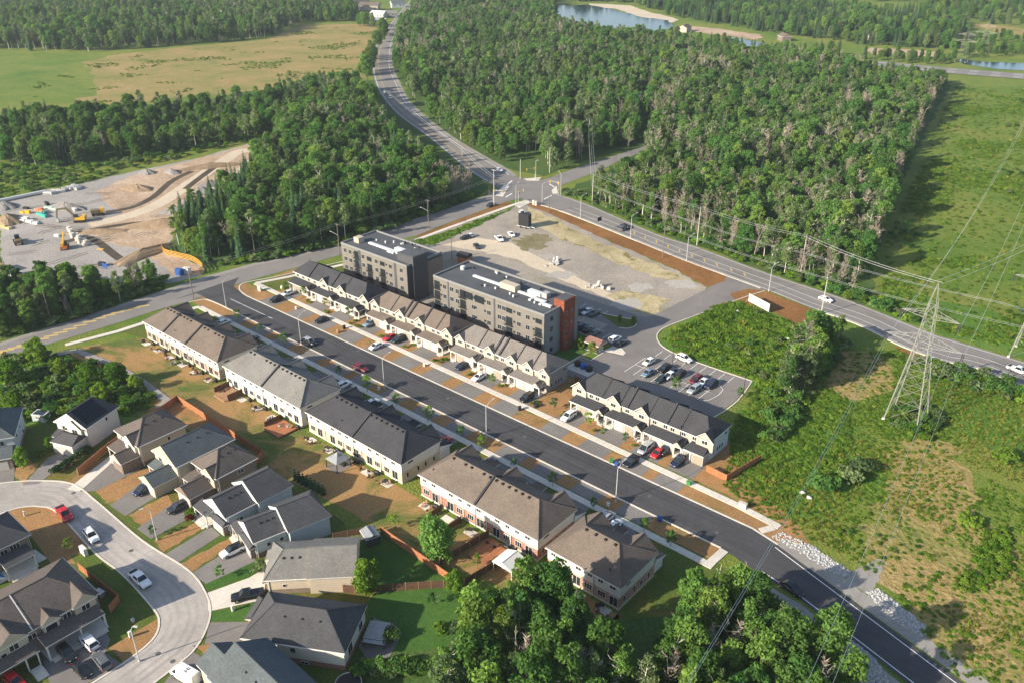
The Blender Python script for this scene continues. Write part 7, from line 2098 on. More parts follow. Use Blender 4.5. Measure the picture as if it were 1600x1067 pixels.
POLES = {}
def pole(x, y, label, h, arms=1, ang=75, m=None, lamp_arm=None, key=None):
    p = gp(x, y)
    t = thing('utility_pole', label, 'utility pole', (p[0], p[1], 0), rad(ang))
    MB().tube((0, 0, 0), (0, 0, h), .17, .11, 8).obj('pole', m or POLE_W, t)
    for k in range(arms):
        z = h - .35 - 1.2 * k
        MB().box(-1.1, 1.1, -.06, .06, z - .07, z + .07).obj('crossarm', m or POLE_W, t)
        for u in (-1.0, 0.45, 1.0): MB().tube((u, 0, z + .07), (u, 0, z + .3), .06, .05, 6).obj('insulator', INSUL, t)
    if lamp_arm:
        b = MB(); b.tube((0, 0, h * .62), (lamp_arm, 0, h * .62 + .9), .05, .05, 5).obj('lamp_arm', POLE_G, t)
        MB().box(lamp_arm - (.6 if lamp_arm < 0 else 0), lamp_arm + (0 if lamp_arm < 0 else .6), -.13, .13, h * .62 + .82, h * .62 + .95).obj('lamp_head', POLE_G, t)
    if key: POLES[key] = (p[0], p[1], h)
    return t


pole(303, 470, 'wooden utility pole at the corner grass by the cross road', 11, 1, 10, None, None, 'a')
pole(531, 398, 'wooden utility pole with lamp beside the smaller apartment block', 11.5, 1, 10, None, -3.0, 'b')
pole(670, 358, 'wooden utility pole with lamp halfway to the junction', 11.5, 1, 10, None, -3.0, 'c')
pole(772, 323, 'tall pale utility pole at the left of the junction', 15.5, 1, 10, POLE_C, None, 'd')
pole(723, 272, 'pale utility pole on the forest side of the curving road', 12, 1, 40, POLE_C, None, 'd2')
pole(604, 170, 'pale utility pole at the left edge of the curving road', 11, 1, 40, POLE_C)
pole(81, 507, 'thin leaning grey pole in the roadside wood at left', 11, 0, 10)
pole(858, 332, 'dark wooden pole at the near side of the junction', 11, 0, 75)
pole(858.5, 271, 'tall pale pole behind the junction', 12, 1, 75, POLE_C)
pole(813, 280, 'pale pole at the far left corner of the junction', 9, 0, 75, POLE_C)
pole(925, 320, 'tall pale utility pole first along the forest side of the diagonal road', 13, 1, 75, POLE_C, None, 'e')
pole(1088.7, 384, 'tall pale utility pole second along the forest side of the diagonal road', 14.5, 1, 75, POLE_C, None, 'f')
pole(1250, 433, 'tall pale utility pole third along the forest side of the diagonal road', 14.5, 1, 75, POLE_C, 2.0, 'g')
pole(1035, 403, 'brown utility pole on the burnt verge by the vacant lot', 12, 0, 75, None, None, 'h')
pole(1283, 491, 'slim utility pole at the hedgerow end of the diagonal road', 12, 1, 75, POLE_C, None, 'i')
pole(920, 222, 'pale utility pole along the side road inside the forest', 12, 1, 75, POLE_C, None, 'j')
pole(1097, 134, 'pale double arm pole standing above the right forest', 18, 1, 30, POLE_C)
pole(706, 405, 'short dark pole beside the red brown shed', 8, 1, 75)
p = gp(140, 8); 


def wires(label, ends, sag, offs_=(0,), r=.035):
    """spans between points, hanging a little; one thing per run of wire"""
    for o in offs_:
        b = MB()
        for (x0, y0, z0), (x1, y1, z1) in zip(ends, ends[1:]):
            L = math.hypot(x1 - x0, y1 - y0) or 1; nx, ny = -(y1 - y0) / L * o, (x1 - x0) / L * o
            pts = []
            for k in range(15):
                q = k / 14
                pts.append((x0 + (x1 - x0) * q + nx, y0 + (y1 - y0) * q + ny, z0 + (z1 - z0) * q - sag * 4 * q * (1 - q)))
            b.path(pts, r, 3)
        if len(offs_) == 1: tag(b.obj('overhead_wire', WIRE, None), label, 'wire')
        else: tag(b.obj('overhead_wire', WIRE, None), label, 'wire', group=label)


# lattice towers of the transmission line
def lattice(label, cx, cy, H, base, ang=0, f=1.0):
    t = thing('transmission_tower', label, 'pylon', (cx, cy, 0), rad(ang))
    zw = H * .56; w0, w1, w2 = base / 2, 1.55, .85
    def half(z): return w0 + (w1 - w0) * z / zw if z <= zw else w1 + (w2 - w1) * (z - zw) / (H * .86 - zw)
    def corner(k, z): h = half(z); return ((-h, -h), (h, -h), (h, h), (-h, h))[k] + (z,)
    for k in range(4):
        MB().tube(corner(k, 0), corner(k, zw), .15 * f, .12 * f, 5).tube(corner(k, zw), corner(k, H * .86), .09 * f, .07 * f, 5).tube(corner(k, H * .86), (0, 0, H), .06 * f, .05 * f, 5).obj('leg', LATT, t)
        MB().box(corner(k, 0)[0] - .35, corner(k, 0)[0] + .35, corner(k, 0)[1] - .35, corner(k, 0)[1] + .35, -.2, .4).obj('footing', CONC, t)
    lv = [0, .16, .29, .40, .49, .56, .64, .71, .78, .86]
    for i in range(len(lv) - 1):
        za, zb = lv[i] * H, lv[i + 1] * H
        for k in range(4):
            j = (k + 1) % 4; r = (.036 if i < 4 else .034) * f
            MB().tube(corner(k, za), corner(j, zb), r, r, 4).obj('brace', LATT, t); MB().tube(corner(j, za), corner(k, zb), r, r, 4).obj('brace', LATT, t)
            MB().tube(corner(k, zb), corner(j, zb), r, r, 4).obj('strut', LATT, t)
    tips = []
    for z, L in ((zw + .4, 8.6), (H * .76, 6.4)):
        for s in (-1, 1):
            h = half(z); tip = (s * L, 0, z + .25); b = MB()
            for y in (-h, h):
                b.tube((s * h, y, z), tip, .07, .05, 4).tube((s * h, y, z + 1.5), tip, .06, .05, 4)
                for q in (.25, .5, .75):
                    lo = Vector((s * h, y, z)).lerp(Vector(tip), q); hi = Vector((s * h, y, z + 1.5)).lerp(Vector(tip), q - .12)
                    b.tube(lo, hi, .04, .04, 4)
            for q in (.2, .5, .75): b.tube(Vector((s * h, -h, z)).lerp(Vector(tip), q), Vector((s * h, h, z)).lerp(Vector(tip), q), .04, .04, 4)
            b.obj('crossarm', LATT, t)
            ins = MB()
            for dx in (-.18, .18): ins.tube((tip[0] + dx, 0, tip[2]), (tip[0] + dx, 0, tip[2] - 1.9), .12, .12, 6)
            ins.obj('insulator', INSUL, t)
            c_, s_ = math.cos(rad(ang)), math.sin(rad(ang))
            tips.append((cx + tip[0] * c_, cy + tip[0] * s_, tip[2] - 1.9))
    return tips, (cx, cy, H)


TA, TOPA = lattice('tall grey lattice pylon in the golden meadow', -42.8, 197.0, 35.6, 7.8)
q = gp(1591, 557)
TB, TOPB = lattice('lattice pylon cut by the right edge beyond the diagonal road', q[0] + 2, q[1] + 2, 38, 8.0)
for i, nm in enumerate(('lower left', 'lower right', 'upper left', 'upper right')):
    a = TA[i]
    wires(f'power line conductor from the {nm} arm of the tall pylon running towards us', [a, (a[0] + 26, a[1] - 210, a[2] + 4)], 7.0, (0,), .03)
    wires(f'power line conductor from the {nm} arm of the tall pylon running away', [a, (a[0] - 34, a[1] + 290, a[2] - 2)], 9.0, (0,), .03)
T_ = lambda k: (POLES[k][0], POLES[k][1], POLES[k][2] - .05)
wires('pair of top wires along the forest side of the diagonal road to the pylons', [T_('j'), T_('e'), T_('f'), T_('g'), TOPA, TOPB], 1.0, (-.9, .9), .035)
lo_ = lambda k, d: (POLES[k][0], POLES[k][1], POLES[k][2] - d)
wires('pair of lower wires along the forest side of the diagonal road', [lo_('j', 5), lo_('e', 5), lo_('f', 6), lo_('g', 6), (-40, 262, 9), (10, 262, 9)], .8, (-.5, .5), .035)
wires('pair of wires on the slim poles of the diagonal road', [lo_('h', .3), lo_('i', .3), (-20, 246, 11)], 1.0, (-.5, .5), .03)
wires('pair of wires along the cross road poles', [lo_('a', .2), lo_('b', .2), lo_('c', .2), lo_('d', 3)], .8, (-.8, .8), .025)
wires('pair of wires along the curving road', [lo_('d', 3), lo_('d2', .3), gp(604, 170)[:2] + (10.8,)], .8, (-.6, .6), .03)

# traffic signals
for x, y, ang, lb in ((771, 318, 20, 'left'), (810, 322, 100, 'near'), (873, 306, 190, 'right'), (836, 282, 250, 'far')):
    p = gp(x, y)
    t = thing('traffic_signal', f'yellow traffic signal with mast arm at the {lb} corner of the junction', 'traffic light', (p[0], p[1], 0), rad(ang))
    MB().tube((0, 0, 0), (0, 0, 5.8), .12, .09, 6).obj('pole', POLE_G, t)
    MB().tube((0, 0, 5.5), (4.4, 0, 5.9), .07, .05, 5).obj('mast_arm', POLE_G, t)
    for u in (.35, 4.2):
        hd = MB().box(u - .2, u + .2, -.16, .16, 4.9, 6.0).obj('signal_head', YEL, t)
        for k in range(3): MB().tube((u, -.17, 5.1 + k * .34), (u, -.21, 5.1 + k * .34), .11, .11, 8).obj('lens', DARKT, hd)
for x, y, lb in ((836, 321, 'pair of grey control cabinets on the burnt verge by the junction'),):
    p = gp(x, y); t = thing('control_cabinet', lb, 'cabinet', (p[0], p[1], 0), rad(-10))
    MB().box(-1.3, -.2, -.4, .4, 0, 1.9).obj('cabinet', POLE_C, t); MB().box(.2, 1.3, -.4, .4, 0, 1.9).obj('cabinet', POLE_C, t)
for x, y, a, lb in ((936.5, 349, 75, 'dark road sign seen from behind on the burnt verge'), (764, 306, 0, 'small brown sign at the wooded corner of the junction'), (170, 443, 20, 'blue and white sign board on a post by the construction site')):
    p = gp(x, y); t = thing('road_sign', lb, 'sign', (p[0], p[1], 0), rad(a))
    hh = 7.0 if x < 200 else 2.4
    MB().tube((0, 0, 0), (0, 0, hh), .06, .06, 5).obj('post', POLE_G, t); MB().box(-1.0, 1.0, -.08, -.03, hh - 1.6, hh).obj('sign_panel', BLUE_P if x < 200 else DARKT, t)

# ------------------------------------------------------------------ things on the lots
p0, p1 = gp(1169, 473), gp(1201, 490)
t = thing('hoarding', 'long white blank hoarding on the verge of the diagonal road', 'billboard', (p0[0], p0[1], 0), math.atan2(p1[1] - p0[1], p1[0] - p0[0]))
L = math.hypot(p1[0] - p0[0], p1[1] - p0[1])
for k in range(4):
    MB().box(k * L / 4 + .03, (k + 1) * L / 4 - .03, -.06, .0, .5, 3.1).obj('panel', TRIM, t)
    MB().box(k * L / 4 + .4, k * L / 4 + .55, .005, .15, 0, 2.9).obj('post', WOOD, t); MB().tube((k * L / 4 + .5, -2.0, 0), (k * L / 4 + .5, -.065, 2.4), .06, .06, 4).obj('brace', WOOD, t)
p = gp(820, 356); t = thing('box_trailer', 'tall black box standing on a flat trailer on the vacant lot', 'trailer', (p[0], p[1], 0), rad(10))
MB().box(-2.2, 2.2, -1.1, 1.1, .9, 5.6).obj('box', BLACK, t); MB().box(-2.9, 2.9, -1.2, 1.2, .6, .85).obj('trailer_bed', STEEL, t)
for u in (-1, 1):
    for v in (-1.1, 1.1): MB().tube((u * 1.2, v - .12, .4), (u * 1.2, v + .12, .4), .4, .4, 10).obj('wheel', TYRE, t)
MB().tube((2.9, 0, .7), (4.4, 0, .5), .08, .06, 5).obj('drawbar', STEEL, t)
rk = random.Random(9)
for x, y, lb in ((868, 412, 'heap of broken pale concrete in the middle of the vacant lot'), (930, 449, 'heap of broken pale concrete near the apartment side of the vacant lot')):
    p = gp(x, y); t = thing('rubble_heap', lb, 'rubble', (p[0], p[1], 0), rk.uniform(0, 3))
    for k in range(16):
        w, d, h = rk.uniform(.5, 1.8), rk.uniform(.4, 1.2), rk.uniform(.25, .8)
        o = MB().box(-w / 2, w / 2, -d / 2, d / 2, 0, h).obj('slab', STONE if k % 3 else CONC, t, (rk.gauss(0, 2.0), rk.gauss(0, 1.0), rk.uniform(0, .5)), rk.uniform(0, 3)); o.rotation_euler = (rk.uniform(-.4, .4), rk.uniform(-.4, .4), rk.uniform(0, 3))
    MB().tube((1.0, .3, .5), (1.2, .2, 2.2), .5, .5, 10).obj('pipe', CONC, t)
for x, y, lb in ((903, 571, 'left round dark bin of the three behind the pale far townhouses'), (911.5, 575, 'middle blue round bin of the three behind the pale far townhouses'), (920.5, 579, 'right round dark bin of the three behind the pale far townhouses')):
    p = gp(x, y); t = thing('waste_bin', lb, 'bin', (p[0], p[1], 0))
    MB().tube((0, 0, 0), (0, 0, 1.2), .95, .95, 16).obj('drum', BLACK if 'dark' in lb else BLUE_P, t); MB().tube((0, 0, 1.203), (0, 0, 1.5), .9, .55, 16).obj('lid', DARKT if 'dark' in lb else BLUE_P, t)
sheet('bin_pad', [(-121, 163.2), (-113.4, 163.2), (-113.4, 166.6), (-121, 166.6)], 0.075, CONC, 'pale concrete pad under the three round bins', 'pavement')
p = gp(929, 546); t = thing('shelter', 'small picnic shelter with red brown roof beside the apartment block', 'shelter', (p[0], p[1], 0), 0)
for u in (-2.2, 2.2):
    for v in (-1.6, 1.6): MB().box(u - .1, u + .1, v - .1, v + .1, 0, 2.5).obj('post', WOOD_D, t)
roof(t, 'roof', [plain('red_brown_roof', (.2, .11, .09), .8), TRIM, WOOD], -2.7, 2.7, -2.1, 2.1, 2.6, 1.1, 'u', 0, 0)
MB().box(-2.4, 2.4, -1.8, 1.8, 0, .1).obj('floor', CONC, t); MB().box(-1, 1, -.4, .4, .103, .8).obj('table', WOOD, t)
isl2 = gps([(943, 549), (958, 541), (972, 545), (978, 552), (974, 555), (962, 552)])
b = MB(); ar = sum(isl2[k][0] * isl2[(k + 1) % 6][1] - isl2[(k + 1) % 6][0] * isl2[k][1] for k in range(6))
tag(b.prism(isl2 if ar > 0 else isl2[::-1], 0, .16).obj('traffic_island', CONC), 'pale pointed concrete island by the shaded lot', 'island', kind='structure')
sheet('apartment_yard', gps([(862, 552), (900, 518), (940, 538), (905, 556), (880, 570)]), .062, G_LAWN, 'small green yard below the rust coloured stair tower', 'lawn')
for x, y, lb, sz in ((1160, 793, 'grey community mailbox beside the far footpath near the meadow', (1.7, .7, 1.3)), (1076, 757, 'small green utility box beside the far footpath', (.9, .6, .9)), (441, 452, 'white utility box at the far corner lawn', (.8, .6, 1.0)), (406, 455, 'white mailbox unit at the footpath corner', (1.4, .5, 1.4)), (132, 865, 'white community mailbox on the crescent grass', (1.9, .7, 1.6)), (364, 954, 'white utility post on the bright lawn strip', (.4, .4, 1.2)), (204, 995, 'white utility post on the inner bend of the crescent', (.4, .4, 1.2)), (39, 806, 'white stake on the dry corner lawn inside the crescent', (.25, .25, 1.2)), (463, 483.5, 'small white box beside the far footpath', (.6, .4, .8)), (663, 572, 'small white box on the dry grass of the far footpath', (.6, .4, .8)), (592, 609, 'small white box at the foot of the mid street lamp', (.6, .4, .8)), (950, 790, 'small white box at the foot of the tall street lamp', (.6, .4, .8)), (208, 971, 'tan stump post on the shaded lawn inside the crescent', (.5, .5, .6))):
    p = gp(x, y); t = thing('utility_box', lb, 'utility box', (p[0], p[1], 0), 0)
    w, d, h = sz; m = GREEN_P if 'green' in lb else (POLE_C if 'grey' in lb or 'tan' in lb else TRIM)
    MB().box(-w / 2, w / 2, -d / 2, d / 2, 0, h).obj('cabinet', m, t); MB().box(-w / 2 - .04, w / 2 + .04, -d / 2 - .04, d / 2 + .04, h + .003, h + .08).obj('lid', m, t)
for x, y, m, lb in ((955, 722, GREEN_P, 'green wheeled bin at the far kerb'), (963, 727.5, BLUE_P, 'blue bin tipped beside the green wheeled bin'), (837, 636, BLACK, 'black bin bag tub on the dry lawn by the pale far townhouses'), (812, 640.5, BLACK, 'black tub on the far footpath'), (1030, 813.5, BLUE_P, 'blue bin on the near dry grass patch'), (538, 514, BLACK, 'black bin beside the far footpath near the brown townhouses'), (528, 520, WOOD, 'brown cartons on the dry grass at the far kerb')):
    p = gp(x, y); t = thing('wheeled_bin', lb, 'bin', (p[0], p[1], 0), R.uniform(0, 3))
    MB().box(-.35, .35, -.35, .35, .05, 1.0).obj('bin', m, t); MB().box(-.4, .4, -.4, .4, 1.003, 1.08).obj('lid', m, t); MB().tube((-.38, -.3, .12), (.38, -.3, .12), .12, .12, 8).obj('wheel', TYRE, t)
for x, y, s, lb in ((1254, 771, 1.6, 'larger pale boulder in the meadow'), (1264, 778, 1.3, 'smaller grey boulder in the meadow'), (1152, 488, 1.5, 'pale boulder among weeds below the hoarding'), (1231, 531, 1.6, 'grey boulder at the hedgerow')):
    p = gp(x, y); o = STONES[int(s * 10) % 4].copy(); COL.objects.link(o); o.name = 'boulder'; o.location = (p[0], p[1], .2); o.scale = (s * 1.7, s * 1.3, s * 1.3); tag(o, lb, 'boulder')

# ------------------------------------------------------------------ construction site
def mound(x, y, label, rx, ry, h, m, seed, ang=0):
    p = gp(x, y); rng = np.random.default_rng(seed); b = MB(); n = 22; K = 6
    rows = []
    ph = rng.uniform(0, 6, 4)
    for k in range(K + 1):
        f = k / K
        ring = []
        for j in range(n):
            a = 6.283 * j / n
            w = 1 + .16 * math.sin(2 * a + ph[0]) + .1 * math.sin(5 * a + ph[1]) + rng.uniform(-.05, .05)
            ring.append((rx * f * w * math.cos(a), ry * f * w * math.sin(a), h * (1 - f) ** .8 * (1 + rng.uniform(-.08, .08)) if k < K else -.1))
        rows.append(ring)
    for k in range(K):
        for j in range(n):
            i = (j + 1) % n
            b.poly([rows[k][j], rows[k + 1][j], rows[k + 1][i], rows[k][i]])
    o = b.obj('soil_heap', m, None, (p[0], p[1], 0.04), rad(ang)); return tag(o, label, 'heap')


GH = ground('heap_gravel', [(.17, .16, .15), (.27, .25, .23)], .2, 1, 3, .6, .2); EH = ground('heap_earth', [(.20, .14, .09), (.34, .25, .16)], .2, 1, 3, .6, .2)
for i, (x, y, lb, rx, ry, h, m, a) in enumerate(((8, 324, 'grey gravel heap at the left edge of the site', 7, 4, 2.4, GH, 0), (104, 326, 'long grey gravel heap behind the excavator', 9, 3.5, 2.6, GH, 30), (14, 346, 'brown heap at the left edge of the site', 8, 5, 3, EH, 0), (288, 331, 'grey gravel heap at the edge of the conifers', 9, 4, 3, GH, 60), (304, 316, 'gravel heap second up the haul track', 7, 4, 2.8, GH, 60), (318, 302, 'gravel heap third up the haul track', 6, 4, 2.6, GH, 60), (331, 290, 'gravel heap fourth up the haul track', 6, 4, 2.4, GH, 60), (268, 270, 'small grey heap at the top of the site', 5, 3, 2, GH, 0), (230, 271, 'small grey heap left of the top of the site', 5, 3, 2, GH, 0), (215, 296, 'tan earth bank behind the trench', 9, 4, 2.2, EH, 20), (75, 442, 'low bank of rubble behind the roadside wood', 12, 2.5, 1.4, EH, 60), (255, 352, 'long brown earth bank right of the excavated cutting', 16, 4, 2.6, EH, 55), (225, 398, 'long brown earth bank behind the roadside wood', 15, 4, 2.2, EH, 100), (330, 262, 'long earth bank inside the haul track loop', 16, 3, 2.2, EH, 65), (150, 363, 'low dark spoil bank in front of the excavator', 12, 3, 1.3, EH, 50))):
    mound(x, y, lb, rx, ry, h, m, i + 5, a)
YL, OR, BRN = PAINT['yellow'], PAINT['orange'], plain('machine_brown', (.16, .12, .07), .5)


def tracks(t, L, w, r=.45):
    for s in (1, -1):
        b = MB()
        pts = [(-L / 2, .1), (-L / 2 - .3, r), (-L / 2, 2 * r - .05), (L / 2, 2 * r - .05), (L / 2 + .3, r), (L / 2, .1)]
        y0, y1 = sorted((s * w, s * (w + .5)))
        n = len(pts)
        for k in range(n):
            j = (k + 1) % n; b.poly([(pts[k][0], y0, pts[k][1]), (pts[k][0], y1, pts[k][1]), (pts[j][0], y1, pts[j][1]), (pts[j][0], y0, pts[j][1])])
        b.poly([(x, y0, z) for x, z in pts]).poly([(x, y1, z) for x, z in pts][::-1]); b.obj('track', TYRE, t)


def arm_box(t, name, a, b_, w, h0, h1, m):
    a = Vector(a); c = Vector(b_); d = (c - a).normalized(); up = d.cross(Vector((0, 1, 0))).normalized(); s = Vector((0, w / 2, 0)); b = MB()
    q = [a - s - up * h0 / 2, a + s - up * h0 / 2, a + s + up * h0 / 2, a - s + up * h0 / 2]; r = [c - s - up * h1 / 2, c + s - up * h1 / 2, c + s + up * h1 / 2, c - s + up * h1 / 2]
    for k in range(4):
        j = (k + 1) % 4; b.poly([q[k], q[j], r[j], r[k]])
    b.poly(q[::-1]).poly(r); return b.obj(name, m, t)


p = gp(125, 347); q = gp(101, 348); ang = math.atan2(q[1] - p[1], q[0] - p[0])
t = thing('excavator', 'brown tracked excavator with raised boom on the site', 'excavator', (p[0], p[1], .05), ang)
tracks(t, 3.4, .9); MB().box(-2.4, 1.2, -1.35, 1.35, 1.0, 2.1).box(-2.6, -1.0, -1.3, 1.3, 2.103, 2.6).obj('body', YL, t); MB().box(.1, 1.5, .3, 1.3, 2.103, 3.3).obj('cab', GLASS, t)
arm_box(t, 'boom', (1.2, -.2, 1.9), (4.2, -.2, 5.6), .5, .7, .8, BRN); arm_box(t, 'boom', (4.1, -.2, 5.55), (7.6, -.2, 5.2), .5, .8, .6, BRN); arm_box(t, 'stick', (7.5, -.2, 5.4), (8.2, -.2, 1.7), .4, .7, .4, BRN)
MB().prism([(7.6, -.8), (8.6, -.8), (8.6, .4), (7.6, .4)], .3, 1.6).obj('bucket', STEEL, t)
p = gp(102, 389); t = thing('telehandler', 'yellow and orange telehandler with raised boom on the site', 'telehandler', (p[0], p[1], .05), rad(150))
MB().box(-2.2, 2.0, -1.0, 1.0, .6, 1.5).obj('chassis', OR, t); MB().box(-2.0, -.3, .1, 1.0, 1.503, 2.6).obj('engine_cover', YL, t); MB().box(-.6, .8, -1.0, -.1, 1.503, 2.8).obj('cab', GLASS, t)
arm_box(t, 'boom', (-1.8, .1, 2.4), (4.2, .1, 4.9), .5, .6, .45, YL); MB().box(4.0, 5.2, -.6, .7, 4.2, 4.35).obj('fork', STEEL, t)
for u in (-1.5, 1.5):
    for v in (-1.0, 1.0): MB().tube((u, v - .22, .65), (u, v + .22, .65), .65, .65, 12).obj('wheel', TYRE, t)
p = gp(29, 381); t = thing('wheel_loader', 'dark muddy wheel loader on the left of the site', 'loader', (p[0], p[1], .05), rad(165))
MB().box(-3, .4, -1.1, 1.1, .8, 2.0).obj('body', BRN, t); MB().box(-.6, .9, -.8, .8, 2.003, 3.3).obj('cab', GLASS, t); arm_box(t, 'lift_arm', (.6, 0, 1.6), (3.0, 0, .8), 1.4, .5, .4, BRN); MB().prism([(2.8, -1.4), (4.2, -1.3), (4.2, 1.3), (2.8, 1.4)], .1, 1.1).obj('bucket', STEEL, t)
for u in (-1.8, 1.3):
    for v in (-1.1, 1.1): MB().tube((u, v - .3, .75), (u, v + .3, .75), .75, .75, 12).obj('wheel', TYRE, t)
p = gp(154, 337); t = thing('dump_truck', 'small dark site dumper behind the excavator', 'dumper', (p[0], p[1], .05), rad(60))
MB().box(-2.4, .6, -1.2, 1.2, 1.1, 2.5).obj('skip', BRN, t); MB().box(.8, 2.4, -1.0, 1.0, .9, 2.9).obj('cab', YL, t); MB().box(-2.3, 2.4, -.7, .7, .6, 1.0).obj('chassis', DARKT, t)
for u in (-1.6, 1.6):
    for v in (-1.1, 1.1): MB().tube((u, v - .25, .65), (u, v + .25, .65), .65, .65, 12).obj('wheel', TYRE, t)
a, c, d_ = gp(6, 420, 2.6), gp(20, 435, 2.6), gp(35, 428, 2.6)
p = gp(20, 436); t = thing('site_trailer', 'white site cabin with pale blue roof behind the roadside wood', 'cabin', (p[0], p[1], 0), rad(5))
MB().box(-4.2, 4.2, -1.6, 1.6, .4, 3.0).obj('wall', S_WHITE, t); MB().box(-4.3, 4.3, -1.7, 1.7, 3.003, 3.15).obj('roof', plain('pale_blue_roof', (.55, .64, .70), .5), t); window(t, 4.2, 0, 1.4, 1.0, .9, math.pi / 2)
for u in (-2.6, 2.6): MB().tube((u, -1.4, .35), (u, 1.4, .35), .35, .35, 8).obj('wheel', TYRE, t)
p = gp(-3, 424); t = thing('site_trailer', 'yellow and pink shipping container at the left edge of the site', 'container', (p[0], p[1], 0), rad(10))
MB().box(-3, 3, -1.3, 1.3, 0, 2.0).obj('wall', YL, t); MB().box(-3.02, 3.02, -1.32, 1.32, 2.003, 2.8).obj('upper_wall', plain('pink_panel', (.5, .26, .2), .7), t)
for k in range(12):
    p = gp(74 + k * 4.4 + rk.uniform(-1, 1), 304 - k * .85 + rk.uniform(-2.5, 2.5)); t = thing('pipe_bundle', 'bundle of pale pipes in the long stack at the back of the site', 'pipes', (p[0], p[1], 0.05), rk.uniform(.9, 1.9), 'bundles of pale pipes at the back of the site')
    for i in range(3):
        for j in range(2): MB().tube((-1.6, i * .62 - .6, .3 + j * .58), (1.6, i * .62 - .6, .3 + j * .58), .29, .29, 8).obj('pipe', POLE_C if i else TRIM, t)
b = MB(); L0, L1 = gp(-5, 318), gp(72, 302); b.tube((L0[0], L0[1], .8), (L1[0], L1[1], .8), .75, .75, 8); tag(b.obj('silt_fence', TRIM), 'long white covered pipe along the top of the site', 'pipe')
for k in range(14):
    x = 108 + (k % 5) * 6 + rk.uniform(-1, 1) + k // 5 * 3; y = 362 + (k % 5) * 4.4 + (k // 5) * 5
    p = gp(x, y); t = thing('manhole_ring', 'white concrete manhole ring among the others before the telehandler', 'concrete ring', (p[0], p[1], .05), 0, 'white manhole rings on the site')
    MB().tube((0, 0, 0), (0, 0, rk.uniform(1.0, 2.2)), .75, .75, 12).obj('ring', CONC, t)
PL = [(36, 347, TRIM, 'pile of white wrapped pallets left of the orange pile', 5), (50, 349, TRIM, 'white crates in front of the white wrapped pallets', 3), (44, 334, YL, 'pair of upright yellow bags behind the white pallets', 2), (62, 332, plain('orange_sheet', (.6, .22, .1), .7), 'stack of orange sheets on the site', 4), (66, 338, plain('teal_pipe', (.05, .35, .28), .5), 'stack of teal pipes before the orange sheets', 4), (80, 327, plain('pale_green', (.4, .55, .45), .6), 'pale green pipes right of the orange sheets', 3), (41, 327, BLACK, 'black skip behind the white pallets', 1), (74, 321, BLACK, 'small black machine behind the pale green pipes', 1), (6, 357, plain('tan_sheet', (.5, .4, .2), .8), 'tan timber stack at the left edge', 4), (90, 370, TRIM, 'white crate near the excavator bucket', 1), (117, 330, TRIM, 'white tank behind the excavator', 1), (157, 390, YL, 'yellow board lying right of the telehandler', 1), (281, 430, BLUE_P, 'blue portable cabin near the orange safety fence', 1), (293, 428, TRIM, 'white portable cabin near the orange safety fence', 1), (120, 294, STEEL, 'rusty frame at the end of the pipe stack', 2), (160, 416, BLACK, 'black hose coil near the sign post', 1), (248, 352, STEEL, 'grey trench box in the cutting', 2)]
for x, y, m, lb, n in PL:
    p = gp(x, y); t = thing('material_stack', lb, 'stack', (p[0], p[1], .05), rk.uniform(0, .6))
    for k in range(n):
        w, d, h = rk.uniform(1.6, 2.6), rk.uniform(.9, 1.5), rk.uniform(.6, 1.4)
        if 'portable' in lb: w, d, h = 2.4, 1.4, 2.2
        if 'board' in lb: h = .15
        MB().box(-w / 2, w / 2, -d / 2, d / 2, 0, h).obj('bundle', m, t, ((k % 3 - 1) * 2.4 * (n > 1), (k // 3) * 1.8, 0), rk.uniform(-.2, .2))
sf = smooth_line(gps([(254, 388), (258, 398), (280, 404), (300, 409), (312, 416), (318, 424), (312, 430)]), 3)
t = thing('safety_fence', 'orange yellow plastic safety fence at the edge of the conifers', 'fence', (sf[0][0], sf[0][1], 0))
SFM = plain('safety_orange', (.5, .27, .05), .7)
for k, (a, c) in enumerate(zip(sf, sf[1:])):
    o = (sf[0][0], sf[0][1]); b = MB()
    for z0 in (.25, .8, 1.35, 1.9): b.poly([(a[0] - o[0], a[1] - o[1], z0), (c[0] - o[0], c[1] - o[1], z0), (c[0] - o[0], c[1] - o[1], z0 + .3), (a[0] - o[0], a[1] - o[1], z0 + .3)])
    b.obj('mesh_panel', SFM, t); MB().tube((a[0] - o[0], a[1] - o[1], 0), (a[0] - o[0], a[1] - o[1], 2.3), .07, .07, 5).obj('post', SFM, t)

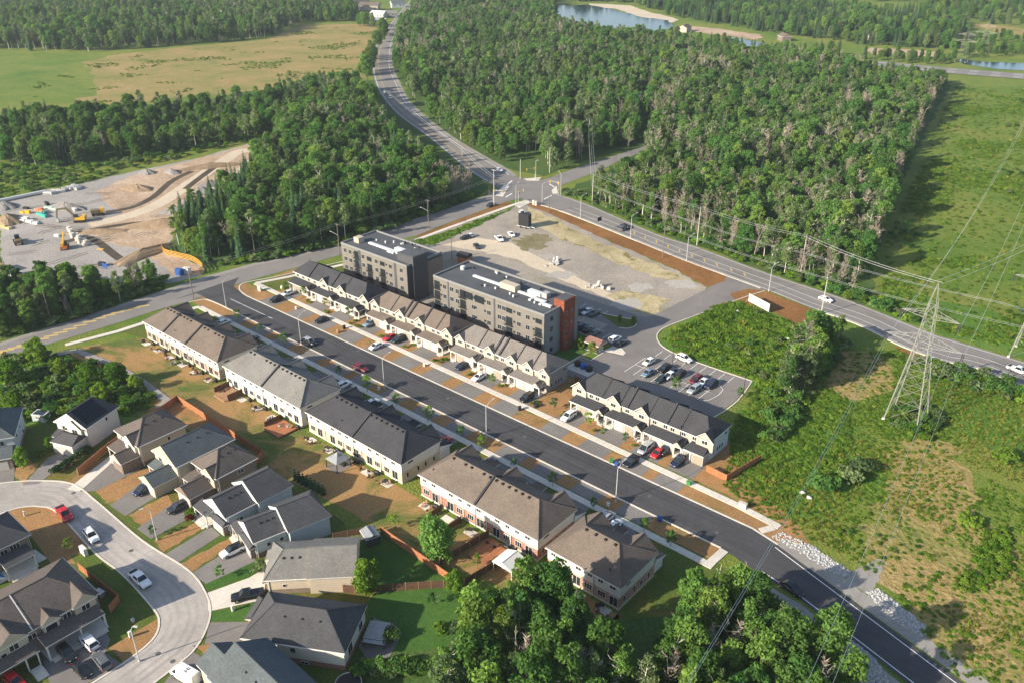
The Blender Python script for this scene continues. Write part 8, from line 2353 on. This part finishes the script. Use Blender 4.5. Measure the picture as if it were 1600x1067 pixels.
# ------------------------------------------------------------------ far buildings by the curving road
for i, (x, y, w, d, h, wm, rf_, lb, cat) in enumerate(((592, 28, 16, 10, 4, S_WHITE, TRIM, 'white shed with pale roof at the far end of the curving road', 'building'), (578, 16, 22, 12, 5, S_TAN, RF_BROWN, 'brown roofed house among trees at the far end of the curving road', 'house'), (612, 26, 12, 8, 4, S_GREY, RF_GREY, 'grey shed beside the far end of the curving road', 'building'), (622, 12, 16, 9, 5, S_LB, RF_BLUE, 'blue grey barn beside the far end of the curving road', 'building'), (560, 8, 24, 12, 5, S_TAN, RF_TAUPE, 'low brown house left of the far end of the curving road', 'house'), (588, 36, 9, 6, 3, S_WHITE, TRIM, 'small white hut at the corner of the hay field', 'building'), (1070, 50, 12, 8, 4, S_TAN, RF_BROWN, 'tan house at the right end of the lake', 'house'), (1025, 62, 14, 9, 5, S_TAN, RF_GREY, 'pale house on the bare strip before the lake', 'house'), (1365, 66, 14, 9, 5, S_TAN, RF_BROWN, 'tan roofed house by the far orange strip', 'house'), (1225, 64, 11, 8, 4, S_BROWN, RF_BROWN, 'brown house among the far conifers', 'house'), (842, 6, 18, 9, 5, S_WHITE, RF_BROWN, 'pale house left of the lake at the top', 'house'))):
    p = gp(x, y); t = thing('far_house', lb, cat, (p[0], p[1], 0), rad(20 + 13 * i))
    walls(t, 'wall', wm, -w / 2, w / 2, -d / 2, d / 2, 0, h); roof(t, 'roof', [rf_, TRIM, wm], -w / 2 - .5, w / 2 + .5, -d / 2 - .5, d / 2 + .5, h, d * .3, 'u', 0, 0)
    for u in (-.3, .1, .32): window(t, u * w, -d / 2, h * .4, 1.4, 1.4, 0)
p = gp(538, 16); t = thing('mast', 'thin white mast rising from the upper left forest', 'mast', (p[0], p[1], 0)); MB().tube((0, 0, 0), (0, 0, 26), .5, .4, 8).obj('pole', TRIM, t); MB().tube((0, 0, 26), (0, 0, 27), .8, .8, 8).obj('cap', TRIM, t)
for x, y, ty, c_, lb in ((600, 30, 'pickup', 'white', 'white pickup in the yard at the far end of the curving road'), (615, 22, 'van', 'white', 'white van in the yard at the far end of the curving road'), (628, 8, 'van', 'navy', 'dark blue van near the top of the curving road')):
    park(ty, c_, lb, x, y, 20)
for x, y, lb in ((1502, 75, 'distant pale lattice pylon at the far right'), (1535, 60, 'second distant pale lattice pylon at the far right')):
    p = gp(x, y + 22); lattice(lb, p[0], p[1], 26, 7, 0, .4)

# ------------------------------------------------------------------ haze
HZ = bpy.data.materials.new('haze'); HZ.use_nodes = True
_n = HZ.node_tree; _n.nodes.remove(_n.nodes['Principled BSDF'])
pv = N(_n, 'ShaderNodeVolumePrincipled'); pv.inputs['Color'].default_value = (.80, .88, 1, 1); pv.inputs['Density'].default_value = 0.00009; pv.inputs['Anisotropy'].default_value = 0.2
_n.links.new(pv.outputs[0], _n.nodes['Material Output'].inputs['Volume'])
tag(MB().box(-4600, 3600, -2600, 5600, -1.0, 119.0).obj('haze', HZ), 'thin bluish summer haze over the whole view', 'haze', kind='stuff')
